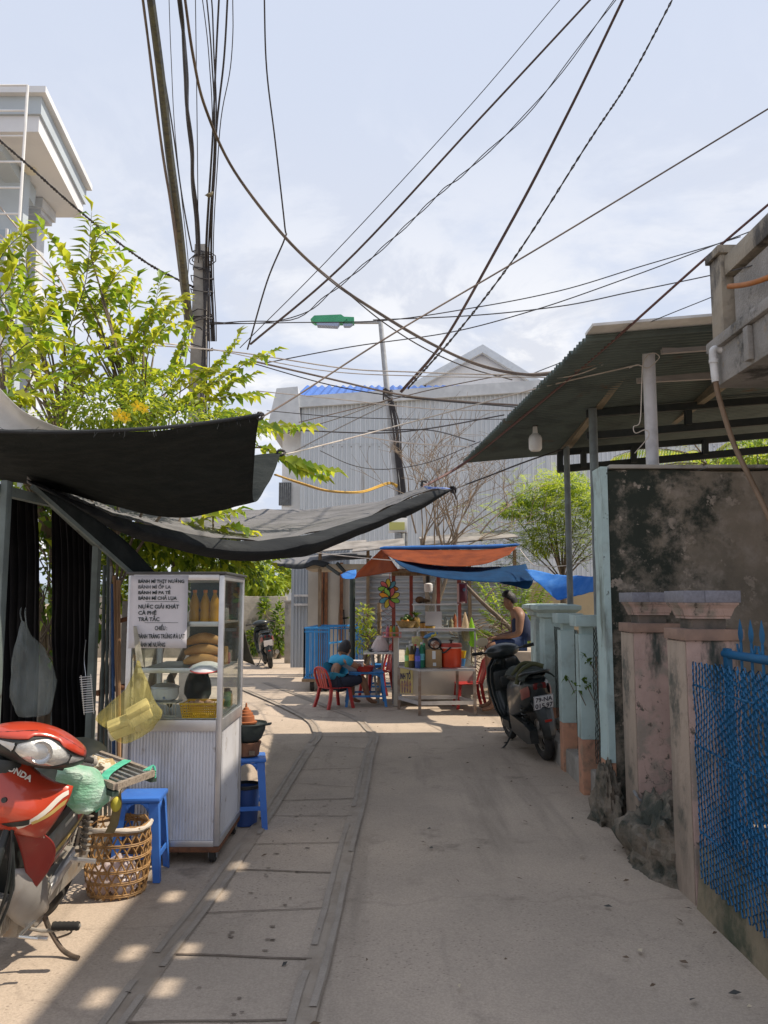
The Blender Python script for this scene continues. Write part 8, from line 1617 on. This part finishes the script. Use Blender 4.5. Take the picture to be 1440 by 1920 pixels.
lan = thing('hanging_lantern', 'small white lantern lamp hanging under the stall roof', 'lamp', W(803, 1100, 12.2)); b = MB(); b.lathe([(.03, .06), (.065, .04), (.065, -.06), (.05, -.08)], n=14); b.build('lamp_shade', M_white, lan); b = MB(); b.cyl((0, 0, .055), (0, 0, .16), .04, n=10); b.build('socket', M_black, lan)
for px, col, lab, top in ((872, (.75, .62, .45), 'pale translucent bag hanging right of the stall', 1148), (884, (.35, .62, .06), 'lime green bag hanging right of the stall', 1158)):
    t = thing('hanging_bag', lab, 'bag', W(px, top, 12.2)); bag('bag_body', None, [(top, px - 1, px + 1), (top + 14, px - 4, px + 5), (top + 30, px - 7, px + 9), (top + 46, px - 6, px + 12), (top + 54, px - 2, px + 11)], 12.2, .08, bagmat('film_%d' % px, col, .8), t, px)
gt = thing('grey_cabinet', 'plain grey upright box standing right of the drink stall', 'cabinet', (W(878, 1300, 12.3).x, 12.3, 0)); b = MB(); b.bb(W(864, 1200, 12.3).x, W(882, 1200, 12.3).x, 12.3, 12.7, .0, W(870, 1190, 12.3).z, .01); b.build('body', mat('grey_cab', (.36, .36, .38), (.30, .30, .31), 3), gt, world=True); b = MB(); b.bb(W(863, 1200, 12.3).x, W(880, 1200, 12.3).x, 12.28, 12.72, W(870, 1190, 12.3).z + .001, W(870, 1186, 12.3).z, .004); b.build('lid', M_white, gt, world=True)
for px, py, col, lab in ((868, 1232, (.65, .50, .03), 'yellow plastic scoop tub beside the red cooler'), (867, 1250, (.06, .25, .55), 'small blue plastic cup beside the red cooler')):
    b = MB(); p = W(px, py + 8, 11.55); b.lathe([(.03, 0), (.05, .10), (.045, .10), (.028, .008)], n=14); o = b.build('tub', mat('tub_%d' % py, col, rough=.4)); o.location = (p.x, 11.55, tbz if py > 1240 else tbz + .115); tag(o, lab, 'tub')
# concrete ledge, bench
b = MB(); p0, p1 = W(958, 1222, 11.0), W(1012, 1222, 11.0); b.bb(p0.x, p1.x + .1, 11.0, 12.0, -.02, p0.z, .015); tag(b.build('concrete_ledge', mat('ledge_concrete', (.40, .34, .28), (.32, .27, .22), 3, bump=.3)), 'pale concrete ledge the man in the tank top sits on', 'ledge')
# far back wall on the right seen between posts
b = MB(); a = W(1020, 1100, 17); c = W(1150, 1100, 17); b.bb(a.x - .6, c.x + 4, 17, 17.2, -.02, W(1060, 1092, 17).z); tag(b.build('cream_wall', mat('cream_wall', (.55, .44, .30), (.46, .37, .26), 2)), 'cream painted wall glimpsed between the steel posts behind the bright blue tarp', 'wall')
# ------------------------------------------------------------------ people: one skinned surface each
M_skin = mat('skin_tan', (.36, .20, .13), (.31, .17, .11), 9, rough=.55); M_hair = mat('black_hair', (.012, .011, .012), (.02, .018, .018), 60, rough=.45, bump=.3, bscale=200)
def skin(name, J, E, m, parent, sub=2, root='pelvis', extra=None):
    keys = list(J); me = bpy.data.meshes.new(name); me.from_pydata([J[k][0] for k in keys], [(keys.index(a), keys.index(c)) for a, c in E], []); o = bpy.data.objects.new(name + '_tmp', me); C.objects.link(o)
    md = o.modifiers.new('skin', 'SKIN'); md.use_smooth_shade = True; md.branch_smoothing = .6
    for i, k in enumerate(keys):
        r = J[k][1]; r = r if isinstance(r, tuple) else (r, r); o.data.skin_vertices[0].data[i].radius = r; o.data.skin_vertices[0].data[i].use_root = (k == root)
    o.modifiers.new('sub', 'SUBSURF').levels = sub
    dg = bpy.context.evaluated_depsgraph_get(); m2 = bpy.data.meshes.new_from_object(o.evaluated_get(dg)); C.objects.unlink(o); bpy.data.objects.remove(o)
    m2.materials.clear(); m2.materials.append(m); m2.name = name
    for p in m2.polygons: p.use_smooth = True
    r = bpy.data.objects.new(name, m2); C.objects.link(r); r.parent = parent; return r
def fingers(J, E, wrist, d, up, s, tag_, curl=.6):
    """palm and five bent fingers from a wrist joint; d = hand direction, up = back of the hand"""
    w = Vector(J[wrist][0]); d = Vector(d).normalized(); up = Vector(up); side = d.cross(up).normalized(); up = side.cross(d)
    pk = 'palm' + tag_; J[pk] = (w + d * .06, (.032, .018)); E.append((wrist, pk))
    for i, (o, L) in enumerate(((-.028, .055), (-.009, .068), (.010, .064), (.028, .050))):
        b = w + d * .085 + side * o; k0, k1, k2 = ['f%d%d%s' % (i, q, tag_) for q in range(3)]
        J[k0] = (b, .0095); J[k1] = (b + (d - up * curl * .5).normalized() * L * .55, .0085); J[k2] = (b + (d - up * curl * .5).normalized() * L * .55 + (d - up * curl * 1.8).normalized() * L * .45, .0075); E += [(pk, k0), (k0, k1), (k1, k2)]
    b = w + d * .03 + side * s * .03; J['t0' + tag_] = (b + side * s * .018 + d * .02, .011); J['t1' + tag_] = (b + side * s * .03 + d * .05 - up * .015, .009); E += [(pk, 't0' + tag_), ('t0' + tag_, 't1' + tag_)]
def face(parent, c, fwd, up, s=1.0):
    """nose, eyes, mouth, ears set on a head centred c"""
    f = Vector(fwd).normalized(); u = Vector(up); r = f.cross(u).normalized(); u = r.cross(f); c = Vector(c); b = MB()
    b.loft([[c + f * (.088 + a) * s + r * x * s + u * z * s for x, z in ((-w, z0), (w, z0), (w * .6, z0 + .012), (-w * .6, z0 + .012))] for a, w, z0 in ((-.01, .018, -.018), (.012, .014, -.022), (.022, .007, -.02))]); b.build('nose', M_skin, parent)
    for q in (1, -1):
        b = MB(); b.ell(c + f * .078 * s + r * q * .032 * s + u * .012 * s, (.011 * s,) * 3, None, 8, 6); b.build('eye', M_black, parent)
        b = MB(); b.ell(c + r * q * .078 * s - u * .005 * s - f * .005 * s, (.014 * s, .014 * s, .03 * s), None, 8, 6); b.build('ear', M_skin, parent)
    b = MB(); b.ell(c + f * .082 * s - u * .048 * s, (.022 * s, .008 * s, .006 * s), Matrix((r, f, u)).transposed(), 8, 6); b.build('mouth', mat('lips', (.28, .10, .08)), parent)
def hair(parent, c, fwd, up, s=1.0, low=-.05, bulk=1.0, seed=1):
    f = Vector(fwd).normalized(); u = Vector(up); r = f.cross(u).normalized(); u = r.cross(f); c = Vector(c); b = MB(); rings = []
    for i in range(11):
        a = R(lerp(90, -25, i / 10)); ring = []
        for j in range(22):
            t = 2 * PI * j / 22; ff = math.cos(t); cut = 0.0
            el = a if ff < .1 else max(a, R(12 + 28 * ff)); nz = 1 + .05 * noise.noise(Vector((t * 2, i * .8, seed)))
            ring.append(c + (f * (.100 * ff - .012) + r * .092 * math.sin(t)) * math.cos(el) * s * nz * bulk + u * (.128 * math.sin(el) + (.012 if i < 4 else 0)) * s * nz * bulk)
        rings.append(ring)
    b.loft(rings, caps=True); return b.build('hair', M_hair, parent)
# --- boy in a blue shirt, sitting with his back three-quarters to us and bent over the table
bx = W(624, 1330, 11.75).x; by = 11.85
boy = thing('person', 'boy in a bright blue T-shirt sitting on a red chair bent over the blue table', 'person', (bx, by, 0))
# local frame: forward = +x and slightly away
J = {}; E = []
def V3(x, y, z): return Vector((x, y, z))
J['pelvis'] = (V3(.02, .01, .355), (.13, .115)); J['waist'] = (V3(.03, .01, .48), (.125, .11)); J['chest'] = (V3(.075, .02, .60), (.135, .12)); J['shoulder'] = (V3(.145, .03, .69), (.11, .09)); J['neck'] = (V3(.20, .035, .735), .05); J['skull0'] = (V3(.245, .035, .765), (.072, .08)); J['skull1'] = (V3(.255, .035, .81), (.088, .094)); J['skull2'] = (V3(.25, .035, .86), (.07, .074))
E += [('pelvis', 'waist'), ('waist', 'chest'), ('chest', 'shoulder'), ('shoulder', 'neck'), ('neck', 'skull0'), ('skull0', 'skull1'), ('skull1', 'skull2')]
for q, s in (('R', -1), ('L', 1)):
    J['sh' + q] = (V3(.15, .03 + s * .155, .68), .062); J['el' + q] = (V3(.31, .04 + s * .21, .575), .043); J['wr' + q] = (V3(.50, .03 + s * .11, .60 if s < 0 else .57), .028); E += [('shoulder', 'sh' + q), ('sh' + q, 'el' + q), ('el' + q, 'wr' + q)]
    J['hip' + q] = (V3(.06, s * .09, .345), .095); J['kn' + q] = (V3(.44, s * .12 - .02, .40), .062); J['ca' + q] = (V3(.50 if s < 0 else .44, s * .12 - .02, .27), .052); J['an' + q] = (V3(.57 if s < 0 else .46, s * .12 - .02, .085), .036); J['ft' + q] = (V3(.64 if s < 0 else .54, s * .12 - .02, .04), (.038, .03)); J['to' + q] = (V3(.73 if s < 0 else .62, s * .13 - .02, .028), (.035, .022)); E += [('pelvis', 'hip' + q), ('hip' + q, 'kn' + q), ('kn' + q, 'ca' + q), ('ca' + q, 'an' + q), ('an' + q, 'ft' + q), ('ft' + q, 'to' + q)]
    fingers(J, E, 'wr' + q, (.8, -s * .3, -.35), (.2, 0, 1), -s, q)
body = skin('body', {k: (p, tuple(x * .72 for x in r) if k in ('pelvis', 'waist', 'chest', 'shoulder') else r) for k, (p, r) in J.items()}, E, M_skin, boy)
JS = {k: (J[k][0], tuple(x + .034 for x in (J[k][1] if isinstance(J[k][1], tuple) else (J[k][1],) * 2))) for k in ('pelvis', 'waist', 'chest', 'shoulder', 'shR', 'shL')}
JS['pelvis'] = (J['pelvis'][0] + V3(0, 0, .02), (.168, .150)); JS['neckhole'] = (V3(.185, .033, .715), .066)
for q in 'RL': JS['sl' + q] = (J['sh' + q][0].lerp(J['el' + q][0], .66), .070); JS['sh' + q] = (J['sh' + q][0], .084)
shirt = skin('t_shirt', JS, [('pelvis', 'waist'), ('waist', 'chest'), ('chest', 'shoulder'), ('shoulder', 'neckhole'), ('shoulder', 'shR'), ('shoulder', 'shL'), ('shR', 'slR'), ('shL', 'slL')], mat('shirt_blue', (.05, .36, .60), (.04, .29, .50), 5, rough=.85, bump=.35, bscale=14), boy)
JP = {'pelvis': (J['pelvis'][0] - V3(.0, 0, .02), (.138, .115))}
for q in 'RL': JP['hip' + q] = (J['hip' + q][0], .106); JP['mid' + q] = (J['hip' + q][0].lerp(J['kn' + q][0], .6), .090); JP['hem' + q] = (J['hip' + q][0].lerp(J['kn' + q][0], 1.0) + V3(.0, 0, -.01), .084)
skin('shorts', JP, [('pelvis', 'hipR'), ('pelvis', 'hipL'), ('hipR', 'midR'), ('midR', 'hemR'), ('hipL', 'midL'), ('midL', 'hemL')], mat('shorts_navy', (.022, .028, .05), (.03, .036, .06), 8, rough=.9), boy)
hc_ = Vector((.255, .035, .80)); hair(boy, hc_ + V3(-.005, 0, .015), (.92, .25, -.35), (.3, 0, .95), 1.03, seed=3, bulk=1.06); face(boy, hc_, (.92, .25, -.35), (.3, 0, .95), .95)
boy.rotation_euler = (0, 0, R(44))
b = MB(); b.tube(spline([(-.075, -.06, .60), (-.10, -.03, .55), (-.115, -.04, .50)], 3), .004, 5); b.tube(spline([(-.07, -.10, .58), (-.09, -.11, .53), (-.105, -.10, .49)], 3), .004, 5); b.build('shirt_print', M_black, shirt)
# --- man in a navy tank top on the ledge, in profile facing left and looking at a phone
mx = W(972, 1222, 11.3); man = thing('person', 'man in a navy tank top sitting on the concrete ledge looking at a phone', 'person', (mx.x, 11.35, 0)); SZ = W(960, 1222, 11.0).z
J = {}; E = []   # faces local -x
J['pelvis'] = (V3(.07, 0, SZ + .11), (.145, .165)); J['waist'] = (V3(.085, 0, SZ + .25), (.135, .155)); J['chest'] = (V3(.05, 0, SZ + .40), (.145, .165)); J['shoulder'] = (V3(.0, 0, SZ + .515), (.11, .13)); J['neck'] = (V3(-.065, 0, SZ + .575), .06); J['skull0'] = (V3(-.125, 0, SZ + .62), (.078, .074)); J['skull1'] = (V3(-.12, 0, SZ + .685), (.098, .088)); J['skull2'] = (V3(-.105, 0, SZ + .745), (.076, .072))
E += [('pelvis', 'waist'), ('waist', 'chest'), ('chest', 'shoulder'), ('shoulder', 'neck'), ('neck', 'skull0'), ('skull0', 'skull1'), ('skull1', 'skull2')]
for q, s in (('R', 1), ('L', -1)):     # L side (y negative) is nearer to the camera
    J['sh' + q] = (V3(.01, s * .195, SZ + .49), .070); J['el' + q] = (V3(-.02, s * .235, SZ + .23), .052); J['wr' + q] = (V3(-.29, s * .10, SZ + .175), .030); E += [('shoulder', 'sh' + q), ('sh' + q, 'el' + q), ('el' + q, 'wr' + q)]
    J['hip' + q] = (V3(.0, s * .10, SZ + .085), .10); J['kn' + q] = (V3(-.40, s * .15, SZ + .06), .068); J['ca' + q] = (V3(-.39, s * .15, SZ - .14), .058); J['an' + q] = (V3(-.36, s * .15, .13), .040); J['ft' + q] = (V3(-.43, s * .16, .075), (.042, .035)); J['to' + q] = (V3(-.54, s * .17, .06), (.042, .025)); E += [('pelvis', 'hip' + q), ('hip' + q, 'kn' + q), ('kn' + q, 'ca' + q), ('ca' + q, 'an' + q), ('an' + q, 'ft' + q), ('ft' + q, 'to' + q)]
    fingers(J, E, 'wr' + q, (-.9, -s * .25, -.05), (.1, 0, 1), -s if s > 0 else 1, q, .8)
skin('body', {k: (p, tuple(x * .78 for x in r) if k in ('pelvis', 'waist', 'chest') else r) for k, (p, r) in J.items()}, E, mat('skin_brown', (.27, .15, .095), (.23, .125, .08), 9, rough=.5), man)
JS = {'pelvis': (J['pelvis'][0] + V3(0, 0, .0), (.160, .180)), 'waist': (J['waist'][0], (.150, .170)), 'chest': (J['chest'][0], (.160, .180)), 'shoulder': (J['shoulder'][0] - V3(0, 0, .03), (.120, .128)), 'stR': (V3(-.01, .09, SZ + .555), (.055, .04)), 'stL': (V3(-.01, -.09, SZ + .555), (.055, .04))}
skin('tank_top', JS, [('pelvis', 'waist'), ('waist', 'chest'), ('chest', 'shoulder'), ('shoulder', 'stR'), ('shoulder', 'stL')], mat('tank_navy', (.022, .032, .075), (.03, .042, .09), 6, rough=.85, bump=.3, bscale=14), man)
JP = {'pelvis': (J['pelvis'][0] - V3(0, 0, .035), (.14, .155))}
for q in 'RL': JP['hip' + q] = (J['hip' + q][0], .115); JP['mid' + q] = (J['hip' + q][0].lerp(J['kn' + q][0], .6), .10); JP['hem' + q] = (J['kn' + q][0] + V3(.02, 0, -.02), .088)
skin('shorts', JP, [('pelvis', 'hipR'), ('pelvis', 'hipL'), ('hipR', 'midR'), ('midR', 'hemR'), ('hipL', 'midL'), ('midL', 'hemL')], mat('shorts_blue', (.02, .04, .11), (.03, .06, .15), 8, rough=.7), man)
hc_ = V3(-.122, 0, SZ + .675); face(man, hc_, (-.93, 0, -.35), (-.3, 0, .95), 1.06); hair(man, hc_ + V3(.008, 0, .015), (-.93, 0, -.30), (-.25, 0, .97), 1.04, seed=7, bulk=1.04)
ph = thing('phone', 'black phone held in the seated man\'s hands', 'phone', Vector(man.location) + V3(-.40, 0, SZ + .205)); b = MB(); b.box((0, 0, 0), (.15, .075, .009), (0, .35, 0), .004); b.build('phone_body', M_black, ph)
